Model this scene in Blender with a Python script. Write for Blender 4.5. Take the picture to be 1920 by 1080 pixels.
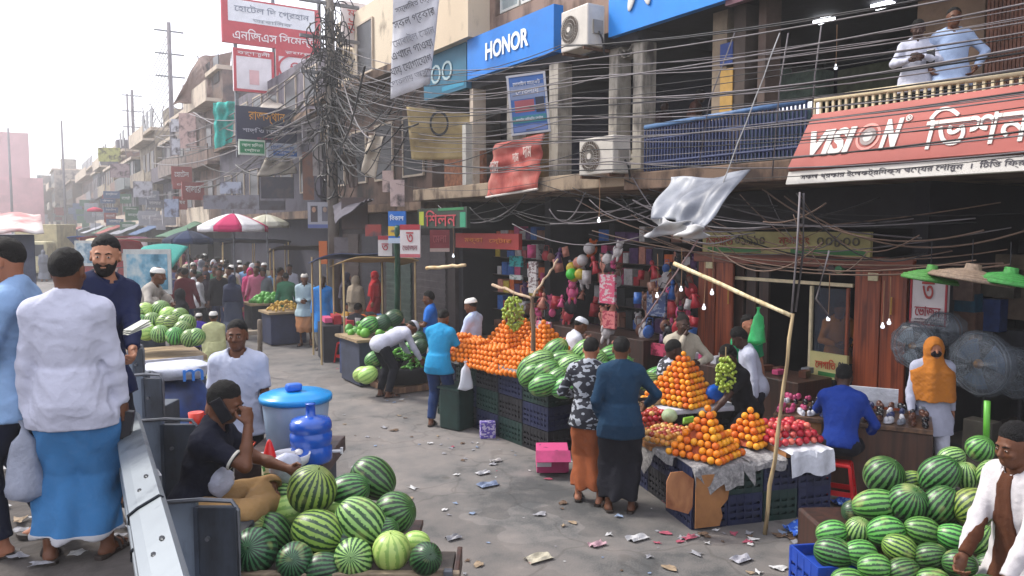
import bpy, math, random
import numpy as np
from mathutils import Vector, Matrix

for o in list(bpy.data.objects):
    bpy.data.objects.remove(o)
random.seed(7)
S = bpy.context.scene
COL = S.collection
R = math.radians

# ------------------------------------------------------------------ camera
CAM_H = 2.75
YAW, PITCH, FPX = R(32.7), math.atan(110 / 1450), 1450.0
cam_d = bpy.data.cameras.new('camera')
cam_d.lens = 36 * FPX / 1920
cam_d.sensor_width = 36
cam_d.clip_start = 0.05
cam_d.clip_end = 3000
cam = bpy.data.objects.new('camera', cam_d)
COL.objects.link(cam)
cam.location = (0, 0, CAM_H)
cam.rotation_euler = (math.pi / 2 - PITCH, 0, -YAW)
S.camera = cam

# ------------------------------------------------------------------ sky, sun, exposure
SUN_EL, SUN_AZ = R(46), R(-34)          # azimuth clockwise from +Y (down the street)
w = bpy.data.worlds.new('World')
S.world = w
w.use_nodes = True
nt = w.node_tree
bg = nt.nodes['Background']
sky = nt.nodes.new('ShaderNodeTexSky')
sky.sky_type = 'NISHITA'
sky.sun_disc = False
sky.sun_elevation = SUN_EL
sky.sun_rotation = SUN_AZ
sky.air_density = 1.0
sky.dust_density = 4.0
sky.ozone_density = 1.0
mx = nt.nodes.new('ShaderNodeMix')      # thin white overcast veil over the sky
mx.data_type = 'RGBA'
mx.inputs[0].default_value = 0.72
mx.inputs[7].default_value = (15.0, 15.1, 16.8, 1)
nt.links.new(sky.outputs[0], mx.inputs[6])
nt.links.new(mx.outputs[2], bg.inputs[0])
bg.inputs[1].default_value = 0.085
sl = bpy.data.lights.new('sun', 'SUN')
sl.energy = 3.0
sl.angle = R(14)
sl.color = (1.0, 0.95, 0.87)
so = bpy.data.objects.new('sun', sl)
COL.objects.link(so)
_d = Vector((math.sin(SUN_AZ) * math.cos(SUN_EL), math.cos(SUN_AZ) * math.cos(SUN_EL), math.sin(SUN_EL)))
so.rotation_euler = _d.to_track_quat('Z', 'Y').to_euler()
so.location = (0, 0, 30)
S.view_settings.view_transform = 'Standard'
S.view_settings.look = 'None'
S.view_settings.gamma = 1
S.view_settings.exposure = 0.77
S.cycles.volume_step_rate = 4
S.cycles.max_bounces = 5
S.cycles.diffuse_bounces = 2
S.cycles.glossy_bounces = 2
S.cycles.transmission_bounces = 4
S.cycles.transparent_max_bounces = 8
S.cycles.volume_bounces = 0
S.cycles.caustics_reflective = False
S.cycles.caustics_refractive = False

# ------------------------------------------------------------------ measuring from the photograph
_f0 = Vector((math.sin(YAW), math.cos(YAW), 0))
_r = Vector((math.cos(YAW), -math.sin(YAW), 0))
_z = Vector((0, 0, 1))
_fw = _f0 * math.cos(PITCH) - _z * math.sin(PITCH)
_up = _f0 * math.sin(PITCH) + _z * math.cos(PITCH)
_C = Vector((0, 0, CAM_H))
def ray(px, py):
    return _fw + _r * ((px - 960) / FPX) - _up * ((py - 540) / FPX)
def D(px, py, z):                        # point at horizontal distance z along the view
    r = ray(px, py); return _C + r * (z / r.dot(_f0))
def G(px, py, h=0.0):                    # point on the level h
    r = ray(px, py); return _C + r * ((h - CAM_H) / r.z)
def F(px, py, X=8.0):                    # point on the plane x = X
    r = ray(px, py); return _C + r * (X / r.x)
def FY(px, py, Y):
    r = ray(px, py); return _C + r * (Y / r.y)

# ------------------------------------------------------------------ materials
def C(h, k=1.0):
    h = h.lstrip('#')
    c = [int(h[i:i + 2], 16) / 255 for i in (0, 2, 4)]
    return tuple(min(1, k * (x / 12.92 if x <= .04045 else ((x + .055) / 1.055) ** 2.4)) for x in c)
_mc = {}
def mat(name, col, rough=.8, var=.25, scale=6., bump=.0, metal=0., col2=None, fine=0., coord='Object', spec=.4, bscale=None):
    key = (name, col, rough, var, scale, bump, metal, col2, fine)
    if key in _mc: return _mc[key]
    if isinstance(col, str): col = C(col)
    m = bpy.data.materials.new(name); m.use_nodes = True
    t = m.node_tree; b = t.nodes['Principled BSDF']
    b.inputs['Roughness'].default_value = rough
    b.inputs['Metallic'].default_value = metal
    b.inputs['Specular IOR Level'].default_value = spec
    tc = t.nodes.new('ShaderNodeTexCoord')
    n = t.nodes.new('ShaderNodeTexNoise'); n.inputs['Scale'].default_value = scale
    n.inputs['Detail'].default_value = 6; n.inputs['Roughness'].default_value = .62
    t.links.new(tc.outputs[coord], n.inputs['Vector'])
    rp = t.nodes.new('ShaderNodeValToRGB')
    c2 = C(col2) if isinstance(col2, str) else (col2 or tuple(x * (1 - var) for x in col))
    c3 = tuple(min(1, x * (1 + var * .6)) for x in col)
    rp.color_ramp.elements[0].position = .32; rp.color_ramp.elements[0].color = (*c2, 1)
    rp.color_ramp.elements[1].position = .68; rp.color_ramp.elements[1].color = (*c3, 1)
    t.links.new(n.outputs[0], rp.inputs[0])
    t.links.new(rp.outputs[0], b.inputs['Base Color'])
    if bump:
        n2 = t.nodes.new('ShaderNodeTexNoise'); n2.inputs['Scale'].default_value = bscale or scale * 3
        n2.inputs['Detail'].default_value = 5
        t.links.new(tc.outputs[coord], n2.inputs['Vector'])
        bp = t.nodes.new('ShaderNodeBump'); bp.inputs['Strength'].default_value = bump
        bp.inputs['Distance'].default_value = .02
        t.links.new(n2.outputs[0], bp.inputs['Height']); t.links.new(bp.outputs[0], b.inputs['Normal'])
    _mc[key] = m
    return m
def emit(name, col, k):
    m = bpy.data.materials.new(name); m.use_nodes = True
    b = m.node_tree.nodes['Principled BSDF']
    b.inputs['Base Color'].default_value = (*C(col), 1)
    b.inputs['Emission Color'].default_value = (*C(col), 1)
    b.inputs['Emission Strength'].default_value = k
    return m
def N(t, kind, **kw):
    n = t.nodes.new(kind)
    for k, v in kw.items(): setattr(n, k, v)
    return n
def math_n(t, op, a, b=None):
    n = N(t, 'ShaderNodeMath', operation=op)
    for i, v in enumerate((a, b)):
        if v is None: continue
        if isinstance(v, (int, float)): n.inputs[i].default_value = v
        else: t.links.new(v, n.inputs[i])
    return n.outputs[0]
def melon_mat(name, dark, light, n=11, thr=.0, dist=2.2):
    m = bpy.data.materials.new(name); m.use_nodes = True
    t = m.node_tree; b = t.nodes['Principled BSDF']
    b.inputs['Roughness'].default_value = .38
    tc = N(t, 'ShaderNodeTexCoord'); oi = N(t, 'ShaderNodeObjectInfo')
    sp = N(t, 'ShaderNodeSeparateXYZ'); t.links.new(tc.outputs['Object'], sp.inputs[0])
    nz = N(t, 'ShaderNodeTexNoise', noise_dimensions='4D'); nz.inputs['Scale'].default_value = 1.9; nz.inputs['Detail'].default_value = 4
    t.links.new(tc.outputs['Object'], nz.inputs['Vector'])
    t.links.new(math_n(t, 'MULTIPLY', oi.outputs['Random'], 50.), nz.inputs['W'])
    nf = N(t, 'ShaderNodeTexNoise', noise_dimensions='4D'); nf.inputs['Scale'].default_value = 7.5; nf.inputs['Detail'].default_value = 3
    t.links.new(tc.outputs['Object'], nf.inputs['Vector'])
    ang = math_n(t, 'ARCTAN2', sp.outputs[1], sp.outputs[0])
    a = math_n(t, 'MULTIPLY', ang, float(n))
    a = math_n(t, 'ADD', a, math_n(t, 'MULTIPLY', nz.outputs[0], dist))
    a = math_n(t, 'ADD', a, math_n(t, 'MULTIPLY', nf.outputs[0], 3.2))
    s = math_n(t, 'SINE', a)
    s = math_n(t, 'ADD', s, math_n(t, 'MULTIPLY', math_n(t, 'SUBTRACT', nf.outputs[0], .5), 2.4))
    rp = N(t, 'ShaderNodeValToRGB')
    e = rp.color_ramp.elements
    L, K = C(light), C(dark)
    e[0].position = .40 + thr; e[0].color = (*L, 1)
    e[1].position = .60 + thr; e[1].color = (*K, 1)
    m2 = rp.color_ramp.elements.new(.5 + thr); m2.color = (*[(x * .45 + y * .55) for x, y in zip(L, K)], 1)
    t.links.new(math_n(t, 'ADD', math_n(t, 'MULTIPLY', s, .35), .5), rp.inputs[0])
    pt = N(t, 'ShaderNodeTexNoise', noise_dimensions='4D'); pt.inputs['Scale'].default_value = .9; t.links.new(tc.outputs['Object'], pt.inputs['Vector']); t.links.new(math_n(t, 'MULTIPLY', oi.outputs['Random'], 31.), pt.inputs['W'])
    pr = N(t, 'ShaderNodeValToRGB'); pr.color_ramp.elements[0].position = .58; pr.color_ramp.elements[0].color = (0, 0, 0, 1); pr.color_ramp.elements[1].position = .76; pr.color_ramp.elements[1].color = (.6, .6, .6, 1)
    t.links.new(pt.outputs[0], pr.inputs[0]); pm_ = N(t, 'ShaderNodeMix', data_type='RGBA'); t.links.new(pr.outputs[0], pm_.inputs[0]); t.links.new(rp.outputs[0], pm_.inputs[6]); pm_.inputs[7].default_value = (.42, .44, .14, 1)
    hs = N(t, 'ShaderNodeHueSaturation'); hs.inputs['Saturation'].default_value = .92
    t.links.new(pm_.outputs[2], hs.inputs['Color'])
    t.links.new(math_n(t, 'ADD', math_n(t, 'MULTIPLY', oi.outputs['Random'], .03), .475), hs.inputs['Hue'])
    t.links.new(math_n(t, 'ADD', math_n(t, 'MULTIPLY', oi.outputs['Random'], .4), .85), hs.inputs['Value'])
    t.links.new(hs.outputs[0], b.inputs['Base Color'])
    bp = N(t, 'ShaderNodeBump'); bp.inputs['Strength'].default_value = .12; bp.inputs['Distance'].default_value = .01
    t.links.new(nf.outputs[0], bp.inputs['Height']); t.links.new(bp.outputs[0], b.inputs['Normal'])
    return m
def fabric(col, var=.07, rough=.88, bump=.5):
    return mat('cloth', col, rough, var, 9, bump, bscale=16, spec=.2)
def grime(col, var=.45, scale=1.6, rough=.85, bump=.25):
    return mat('weathered', col, rough, var, scale, bump, bscale=9)
def pattern(c1, c2, scale=16, thr=.5):
    m = bpy.data.materials.new('printed_cloth'); m.use_nodes = True
    t = m.node_tree; b = t.nodes['Principled BSDF']; b.inputs['Roughness'].default_value = .85
    tc = N(t, 'ShaderNodeTexCoord'); v = N(t, 'ShaderNodeTexBrick')
    nz = N(t, 'ShaderNodeTexNoise'); nz.inputs['Scale'].default_value = scale; nz.inputs['Detail'].default_value = 1
    mp = N(t, 'ShaderNodeMapping'); mp.inputs['Scale'].default_value = (1, 1, 1.6)
    t.links.new(tc.outputs['Object'], mp.inputs[0]); t.links.new(mp.outputs[0], nz.inputs[0])
    rp = N(t, 'ShaderNodeValToRGB'); rp.color_ramp.interpolation = 'CONSTANT'
    rp.color_ramp.elements[0].color = (*C(c1), 1); rp.color_ramp.elements[1].color = (*C(c2), 1)
    rp.color_ramp.elements[1].position = thr
    t.links.new(nz.outputs[0], rp.inputs[0]); t.links.new(rp.outputs[0], b.inputs['Base Color'])
    t.nodes.remove(v)
    return m
def streaked(col, streak, amount=.5, sx=5., sz=.5, rough=.7, metal=0.):
    """a surface with long vertical rain streaks and patches of dirt"""
    m = bpy.data.materials.new('streaked'); m.use_nodes = True
    t = m.node_tree; b = t.nodes['Principled BSDF']; b.inputs['Roughness'].default_value = rough; b.inputs['Metallic'].default_value = metal
    tc = N(t, 'ShaderNodeTexCoord'); mp = N(t, 'ShaderNodeMapping'); mp.inputs['Scale'].default_value = (sx, sx, sz)
    n1 = N(t, 'ShaderNodeTexNoise'); n1.inputs['Scale'].default_value = 1; n1.inputs['Detail'].default_value = 7; n1.inputs['Roughness'].default_value = .7
    n2 = N(t, 'ShaderNodeTexNoise'); n2.inputs['Scale'].default_value = 2.2; n2.inputs['Detail'].default_value = 8
    t.links.new(tc.outputs['Object'], mp.inputs[0]); t.links.new(mp.outputs[0], n1.inputs[0]); t.links.new(tc.outputs['Object'], n2.inputs[0])
    f = math_n(t, 'MULTIPLY', math_n(t, 'ADD', n1.outputs[0], n2.outputs[0]), .5)
    rp = N(t, 'ShaderNodeValToRGB'); e = rp.color_ramp.elements
    e[0].position = .62 - amount * .3; e[0].color = (*C(col), 1); e[1].position = .72 - amount * .2; e[1].color = (*C(streak), 1)
    t.links.new(f, rp.inputs[0]); t.links.new(rp.outputs[0], b.inputs['Base Color'])
    bp = N(t, 'ShaderNodeBump'); bp.inputs['Strength'].default_value = .3; bp.inputs['Distance'].default_value = .02
    t.links.new(n2.outputs[0], bp.inputs['Height']); t.links.new(bp.outputs[0], b.inputs['Normal'])
    return m
def clear_plastic(col, alpha=.5, rough=.25):
    m = bpy.data.materials.new('thin_plastic'); m.use_nodes = True
    t = m.node_tree; b = t.nodes['Principled BSDF']
    b.inputs['Base Color'].default_value = (*C(col), 1); b.inputs['Roughness'].default_value = rough
    b.inputs['Alpha'].default_value = alpha
    return m

# ------------------------------------------------------------------ objects and meshes
def tag(o, label=None, cat=None, group=None, kind=None):
    if label: o['label'] = label
    if cat: o['category'] = cat
    if group: o['group'] = group
    if kind: o['kind'] = kind
    return o
def thing(name, label, cat, loc=(0, 0, 0), rz=0., group=None):
    o = bpy.data.objects.new(name, None); COL.objects.link(o)
    o.empty_display_size = .1
    o.location = loc; o.rotation_euler = (0, 0, rz)
    return tag(o, label, cat, group)
def framed(name, label, cat, c, ux, uy, group=None):
    """an Empty whose x and y axes lie along ux and uy (for boards and banners)"""
    ux = Vector(ux).normalized(); uy = Vector(uy); uy = (uy - ux * ux.dot(uy)).normalized(); n = ux.cross(uy)
    o = bpy.data.objects.new(name, None); COL.objects.link(o); o.empty_display_size = .1
    M = Matrix((ux, uy, n)).transposed().to_4x4(); M.translation = Vector(c)
    o.matrix_world = M
    return tag(o, label, cat, group)
def dup(root, loc, rz=None, label=None, group=None):
    r = root.copy(); COL.objects.link(r); r.location = loc
    if rz is not None: r.rotation_euler = (0, 0, rz)
    if label: r['label'] = label
    if group: r['group'] = group
    for ch in root.children:
        c = ch.copy(); COL.objects.link(c); c.parent = r
        for g in ch.children:
            d = g.copy(); COL.objects.link(d); d.parent = c
    return r
class MB:
    def __init__(s, off=(0, 0, 0)):
        s.v = []; s.f = []; s.off = Vector(off)
    def add(s, vs, fs):
        k = len(s.v); s.v += [tuple(Vector(p) - s.off) for p in vs]; s.f += [tuple(i + k for i in f) for f in fs]
        return s
    def box(s, c, d, M=None):
        x, y, z = [q / 2 for q in d]
        vs = [Vector((sx * x, sy * y, sz * z)) for sz in (-1, 1) for sx, sy in ((-1, -1), (1, -1), (1, 1), (-1, 1))]
        if M is not None: vs = [M @ q for q in vs]
        vs = [q + Vector(c) for q in vs]
        return s.add(vs, [(3, 2, 1, 0), (4, 5, 6, 7), (0, 1, 5, 4), (1, 2, 6, 5), (2, 3, 7, 6), (3, 0, 4, 7)])
    def bb(s, x0, x1, y0, y1, z0, z1):
        return s.box(((x0 + x1) / 2, (y0 + y1) / 2, (z0 + z1) / 2), (abs(x1 - x0), abs(y1 - y0), abs(z1 - z0)))
    def cyl(s, a, b, r0, r1=None, n=10, caps=True):
        a, b = Vector(a), Vector(b); r1 = r0 if r1 is None else r1
        q = (b - a).to_track_quat('Z', 'Y')
        vs = []
        for p, r in ((a, r0), (b, r1)):
            for i in range(n):
                t = 2 * math.pi * i / n
                vs.append(p + q @ Vector((r * math.cos(t), r * math.sin(t), 0)))
        fs = [(i, (i + 1) % n, n + (i + 1) % n, n + i) for i in range(n)]
        if caps: fs += [tuple(range(n - 1, -1, -1)), tuple(range(n, 2 * n))]
        return s.add(vs, fs)
    def tube(s, pts, r, n=5):
        pts = [Vector(p) for p in pts]; vs = []; m = len(pts)
        for i, p in enumerate(pts):
            d = (pts[min(i + 1, m - 1)] - pts[max(i - 1, 0)]); q = d.to_track_quat('Z', 'Y')
            rr = r[i] if isinstance(r, (list, tuple)) else r
            for k in range(n):
                t = 2 * math.pi * k / n
                vs.append(p + q @ Vector((rr * math.cos(t), rr * math.sin(t), 0)))
        fs = [(i * n + k, i * n + (k + 1) % n, (i + 1) * n + (k + 1) % n, (i + 1) * n + k) for i in range(m - 1) for k in range(n)]
        fs += [tuple(range(n - 1, -1, -1)), tuple(range((m - 1) * n, m * n))]
        return s.add(vs, fs)
    def ball(s, c, r, M=None, nu=14, nv=9, wob=0., rnd=None):
        r = (r, r, r) if isinstance(r, (int, float)) else r
        vs = []; c = Vector(c)
        for j in range(nv + 1):
            th = math.pi * j / nv
            for i in range(nu):
                ph = 2 * math.pi * i / nu
                k = 1 + (wob * (rnd or random).uniform(-1, 1) if wob else 0)
                q = Vector((r[0] * math.sin(th) * math.cos(ph) * k, r[1] * math.sin(th) * math.sin(ph) * k, r[2] * math.cos(th) * k))
                vs.append(c + (M @ q if M is not None else q))
        fs = [(j * nu + i, j * nu + (i + 1) % nu, (j + 1) * nu + (i + 1) % nu, (j + 1) * nu + i)[::-1] for j in range(nv) for i in range(nu)]
        return s.add(vs, fs)
    def lathe(s, prof, c=(0, 0, 0), n=18, M=None):
        vs = []; c = Vector(c)
        for r, z in prof:
            for i in range(n):
                t = 2 * math.pi * i / n; q = Vector((r * math.cos(t), r * math.sin(t), z))
                vs.append(c + (M @ q if M is not None else q))
        m = len(prof)
        fs = [(j * n + i, j * n + (i + 1) % n, (j + 1) * n + (i + 1) % n, (j + 1) * n + i) for j in range(m - 1) for i in range(n)]
        return s.add(vs, fs)
    def sheet(s, fn, nu, nv, t=.006):
        """a cloth-like sheet of real thickness; fn(u, v) gives a point"""
        P = [[Vector(fn(i / nu, j / nv)) for i in range(nu + 1)] for j in range(nv + 1)]
        vs, bk = [], []
        for j in range(nv + 1):
            for i in range(nu + 1):
                a = P[j][min(i + 1, nu)] - P[j][max(i - 1, 0)]; b = P[min(j + 1, nv)][i] - P[max(j - 1, 0)][i]
                nn = a.cross(b)
                nn = nn.normalized() if nn.length > 1e-9 else Vector((0, 0, 1))
                vs.append(P[j][i] + nn * t / 2); bk.append(P[j][i] - nn * t / 2)
        K = len(vs); W = nu + 1; fs = []
        for j in range(nv):
            for i in range(nu):
                a, b, c, d = j * W + i, j * W + i + 1, (j + 1) * W + i + 1, (j + 1) * W + i
                fs += [(a, b, c, d), (K + d, K + c, K + b, K + a)]
        edge = [i for i in range(W)] + [j * W + nu for j in range(1, nv + 1)] + [nv * W + i for i in range(nu - 1, -1, -1)] + [j * W for j in range(nv - 1, 0, -1)]
        for a, b in zip(edge, edge[1:] + edge[:1]): fs.append((b, a, K + a, K + b))
        return s.add(vs + bk, fs)
    def build(s, name, m, parent=None, smooth=False, bevel=0.):
        me = bpy.data.meshes.new(name); me.from_pydata(s.v, [], s.f)
        me.materials.append(m)
        if smooth: me.polygons.foreach_set('use_smooth', [True] * len(me.polygons))
        me.update()
        o = bpy.data.objects.new(name, me); COL.objects.link(o)
        if parent: o.parent = parent
        if bevel:
            b = o.modifiers.new('bevel', 'BEVEL'); b.width = bevel; b.segments = 2; b.limit_method = 'ANGLE'
        return o
def struct(o):
    o['kind'] = 'structure'; return o
def npmesh(name, V, Fq, m, parent=None):
    me = bpy.data.meshes.new(name)
    me.vertices.add(len(V)); me.vertices.foreach_set('co', V.astype(np.float32).ravel())
    me.loops.add(Fq.size); me.polygons.add(len(Fq))
    me.loops.foreach_set('vertex_index', Fq.astype(np.int32).ravel())
    me.polygons.foreach_set('loop_start', np.arange(0, Fq.size, 4, dtype=np.int32))
    me.polygons.foreach_set('use_smooth', np.ones(len(Fq), dtype=bool))
    me.update(calc_edges=True); me.validate()
    if m: me.materials.append(m)
    o = bpy.data.objects.new(name, me); COL.objects.link(o)
    if parent: o.parent = parent
    return o
import re
def viz(t_):
    """Bengali vowel signs in the order they are written on a sign"""
    C_ = '([\u0995-\u09b9\u09dc-\u09df](?:\u09cd[\u0995-\u09b9])*)'
    t_ = re.sub(C_ + '\u09cb', '\u09c7\\1\u09be', t_); return re.sub(C_ + '([\u09bf\u09c7\u09c8])', '\\2\\1', t_)
def text(body, c, w_, h_, m, parent, name='lettering', ext=.006, shear=0., bold=0.):
    """writing that fits the box w_ x h_ centred on c in the parent's x-y plane"""
    cu = bpy.data.curves.new(name, 'FONT'); cu.body = viz(body); cu.extrude = ext; cu.shear = shear; cu.offset = min(bold, .006) if any(ord(ch) > 0x900 for ch in body) else bold
    cu.resolution_u = 3
    cu.materials.append(m)
    o = bpy.data.objects.new(name, cu); COL.objects.link(o)
    bpy.context.view_layer.update()
    me = bpy.data.meshes.new_from_object(o.evaluated_get(bpy.context.evaluated_depsgraph_get()))
    bpy.data.objects.remove(o)
    xs = [v.co.x for v in me.vertices]; ys = [v.co.y for v in me.vertices]
    if not xs: return None
    x0, x1, y0, y1 = min(xs), max(xs), min(ys), max(ys)
    sx, sy = w_ / max(x1 - x0, 1e-3), h_ / max(y1 - y0, 1e-3)
    for v in me.vertices:
        v.co.x = (v.co.x - (x0 + x1) / 2) * sx + c[0]; v.co.y = (v.co.y - (y0 + y1) / 2) * sy + c[1]; v.co.z += c[2]
    me.name = name
    o = bpy.data.objects.new(name, me); COL.objects.link(o)
    o.parent = parent
    return o
# ------------------------------------------------------------------ figures: one smooth surface grown from a posed skeleton
def _A(p): return np.array(p, dtype=np.float64)
def rc(p, a, b, ra, rb):
    a, b = _A(a), _A(b); ab = b - a
    t = np.clip(((p - a) @ ab) / max(ab @ ab, 1e-9), 0, 1)
    return np.linalg.norm(p - a - t[:, None] * ab, axis=1) - (ra + (rb - ra) * t)
def el(p, c, r, M=None):
    q = p - _A(c)
    if M is not None: q = q @ M
    r = _A(r); k0 = np.linalg.norm(q / r, axis=1); k1 = np.linalg.norm(q / (r * r), axis=1)
    return k0 * (k0 - 1) / np.maximum(k1, 1e-6)
def smin(a, b, k):
    h = np.clip(.5 + .5 * (b - a) / k, 0, 1); return b + (a - b) * h - k * h * (1 - h)
def smax(a, b, k): return -smin(-a, -b, k)
def stack(p, rows):
    """an upright cloth tube; rows (z, cx, cy, rx, ry) from the top down"""
    rows = sorted(rows); z = p[:, 2]; zs = [r[0] for r in rows]
    cx, cy, rx, ry = [np.interp(z, zs, [r[i] for r in rows]) for i in (1, 2, 3, 4)]
    qx, qy = (p[:, 0] - cx), (p[:, 1] - cy)
    k = np.sqrt((qx / rx) ** 2 + (qy / ry) ** 2)
    d = (k - 1) * np.minimum(rx, ry)
    return np.maximum(d, np.maximum(zs[0] - z, z - zs[-1])), np.arctan2(qy, qx)
def surf(f, lo, hi, h):
    """naive surface nets over the box lo..hi, evaluated only near the surface"""
    B = 4; lo = _A(lo); hi = _A(hi)
    nb = np.maximum(np.ceil((hi - lo) / (h * B)).astype(int), 1) + 1
    cx, cy, cz = [lo[i] + (np.arange(nb[i]) + .5) * h * B - h / 2 for i in range(3)]
    gx, gy, gz = np.meshgrid(cx, cy, cz, indexing='ij')
    dc = f(np.stack([gx.ravel(), gy.ravel(), gz.ravel()], 1)).reshape(nb)
    act = np.abs(dc) < h * 5 + .03
    val = np.repeat(np.repeat(np.repeat(np.where(dc > 0, 1., -1.), B, 0), B, 1), B, 2)
    am = np.repeat(np.repeat(np.repeat(act, B, 0), B, 1), B, 2)
    idx = np.argwhere(am)
    val[am] = f(lo + idx * h)
    n = val.shape
    s = val < 0
    cs = np.zeros(tuple(k - 1 for k in n), dtype=np.int8)
    for a in (0, 1):
        for b in (0, 1):
            for c in (0, 1):
                cs += s[a:n[0] - 1 + a, b:n[1] - 1 + b, c:n[2] - 1 + c]
    cell = (cs > 0) & (cs < 8); ci = np.argwhere(cell)
    if not len(ci): return np.zeros((0, 3)), np.zeros((0, 4), int)
    vid = -np.ones(cell.shape, int); vid[cell] = np.arange(len(ci))
    acc = np.zeros((len(ci), 3)); cnt = np.zeros(len(ci))
    off = [(a, b, c) for a in (0, 1) for b in (0, 1) for c in (0, 1)]
    V = {o: val[ci[:, 0] + o[0], ci[:, 1] + o[1], ci[:, 2] + o[2]] for o in off}
    for o in off:
        for ax in range(3):
            if o[ax]: continue
            q = list(o); q[ax] = 1; q = tuple(q)
            a, b = V[o], V[q]; m = (a < 0) != (b < 0)
            t = np.where(m, a / np.where(m, a - b, 1), 0)
            pt = np.tile(_A(o), (len(ci), 1)); pt[:, ax] += t
            acc += pt * m[:, None]; cnt += m
    P = lo + (ci + acc / np.maximum(cnt, 1)[:, None]) * h
    Q = []
    for ax in range(3):
        u, v = [(1, 2), (2, 0), (0, 1)][ax]
        sl0 = [slice(1, n[0] - 1)] * 1 + [slice(1, n[1] - 1)] + [slice(1, n[2] - 1)]
        a = [slice(1, k - 1) for k in n]; b = list(a)
        a[ax] = slice(0, n[ax] - 1); b[ax] = slice(1, n[ax])
        A_, B_ = s[tuple(a)], s[tuple(b)]
        for flip, m in ((False, A_ & ~B_), (True, ~A_ & B_)):
            e = np.argwhere(m)
            e = e + 1; e[:, ax] -= 1
            du = np.zeros(3, int); du[u] = 1; dv = np.zeros(3, int); dv[v] = 1
            q = [vid[tuple((e - x).T)] for x in (du + dv, dv, 0 * du, du)]
            if flip: q = q[::-1]
            Q.append(np.stack(q, 1))
    Q = np.concatenate(Q)
    return P, Q[(Q >= 0).all(1)]
def rotM(yaw=0., pitch=0., roll=0.):
    """yaw turns right-handed about z, pitch > 0 bows forward (+y), roll tips to the right"""
    return np.array(Matrix.Rotation(yaw, 3, 'Z') @ Matrix.Rotation(-pitch, 3, 'X') @ Matrix.Rotation(roll, 3, 'Y'))
def ik(a, b, l1, l2, pole):
    a, b, pole = _A(a), _A(b), _A(pole); d = b - a; L = np.linalg.norm(d)
    if L > (l1 + l2) * .998: b = a + d / L * (l1 + l2) * .998; d = b - a; L = np.linalg.norm(d)
    x = (l1 * l1 - l2 * l2 + L * L) / (2 * L); hgt = math.sqrt(max(l1 * l1 - x * x, 0)); n = d / L
    pp = pole - n * (pole @ n); pp /= max(np.linalg.norm(pp), 1e-6)
    return a + n * x + pp * hgt, b
def noise3(p, f, seed=0):
    r = np.random.RandomState(seed); o = np.zeros(len(p))
    for k in range(4):
        w_ = r.normal(size=3) * f * (1 + .5 * k); o += np.sin(p @ w_ + r.uniform(0, 6.28) + 1.6 * np.sin(p @ (r.normal(size=3) * f * .6) + r.uniform(0, 6)))
    return o / 4
def skeleton(P):
    K = {}
    H = _A(P.get('hip', (0, 0, .93))); K['H'] = H
    T = rotM(P.get('twist', 0), P.get('lean', .03), P.get('roll', 0)); K['T'] = T; K['H'] = H
    g = lambda x, y, z: H + T @ _A((x, y, z))
    K['neck'] = g(0, -.01, .50)
    K['shl'], K['shr'] = g(-.160, -.01, .438), g(.160, -.01, .438)
    Hd = rotM(P.get('hyaw', 0) + P.get('twist', 0), P.get('hpitch', .05), P.get('hroll', 0)); K['HM'] = Hd
    K['head'] = K['neck'] + T @ _A((0, 0, .055)) + Hd @ _A((0, .022, .105))
    tw = rotM(P.get('twist', 0) * .4 if 'ptwist' not in P else P['ptwist'])
    for s, sg in (('l', -1), ('r', 1)):
        K['hp' + s] = H + tw @ _A((sg * .088, 0, -.03))
        ft = _A(P.get('f' + s, (sg * .11, .0, 0.)))
        an = ft + _A((0, 0, .085))
        kn, an = ik(K['hp' + s], an, .43, .42, P.get('kp' + s, (sg * .12, 1, 0)))
        K['kn' + s], K['an' + s] = kn, an
        hd = _A(P.get('h' + s, (sg * .25, .06, .80)))
        e, wr = ik(K['sh' + s], hd, .285, .255, P.get('ep' + s, (sg * .6, -1, -.4)))
        K['elb' + s], K['wr' + s] = e, wr
        fd = P.get('hd' + s)
        d = (wr - e) / np.linalg.norm(wr - e) if fd is None else _A(fd) / np.linalg.norm(fd)
        K['hd' + s] = d
        n = _A(P.get('pn' + s, (-sg, .25, 0))); n = n - d * (n @ d); K['pn' + s] = n / max(np.linalg.norm(n), 1e-6)
        K['toe' + s] = _A(P.get('toe' + s, (sg * .25, 1, 0))) / np.linalg.norm(P.get('toe' + s, (sg * .25, 1, 0)))
    return K
def torso(p, K, g=0., fat=1.):
    H, T = K['H'], K['T']; c = lambda x, y, z: H + T @ _A((x, y, z))
    d = el(p, c(0, 0, 0), (.160 * fat + g, .108 * fat + g, .13 + g), T)
    d = smin(d, el(p, c(0, .01 * fat, .17), (.140 * fat + g, .102 * fat + g, .17 + g), T), .06)
    d = smin(d, el(p, c(0, 0, .34), (.165 + g, .108 + g, .17 + g), T), .07)
    d = smin(d, rc(p, K['shl'], K['shr'], .050 + g, .050 + g), .07)
    for sg in (-1, 1): d = smin(d, rc(p, c(sg * .125, -.015, .452), c(sg * .02, -.015, .515), .050 + g, .046 + g), .035)
    return d
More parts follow.
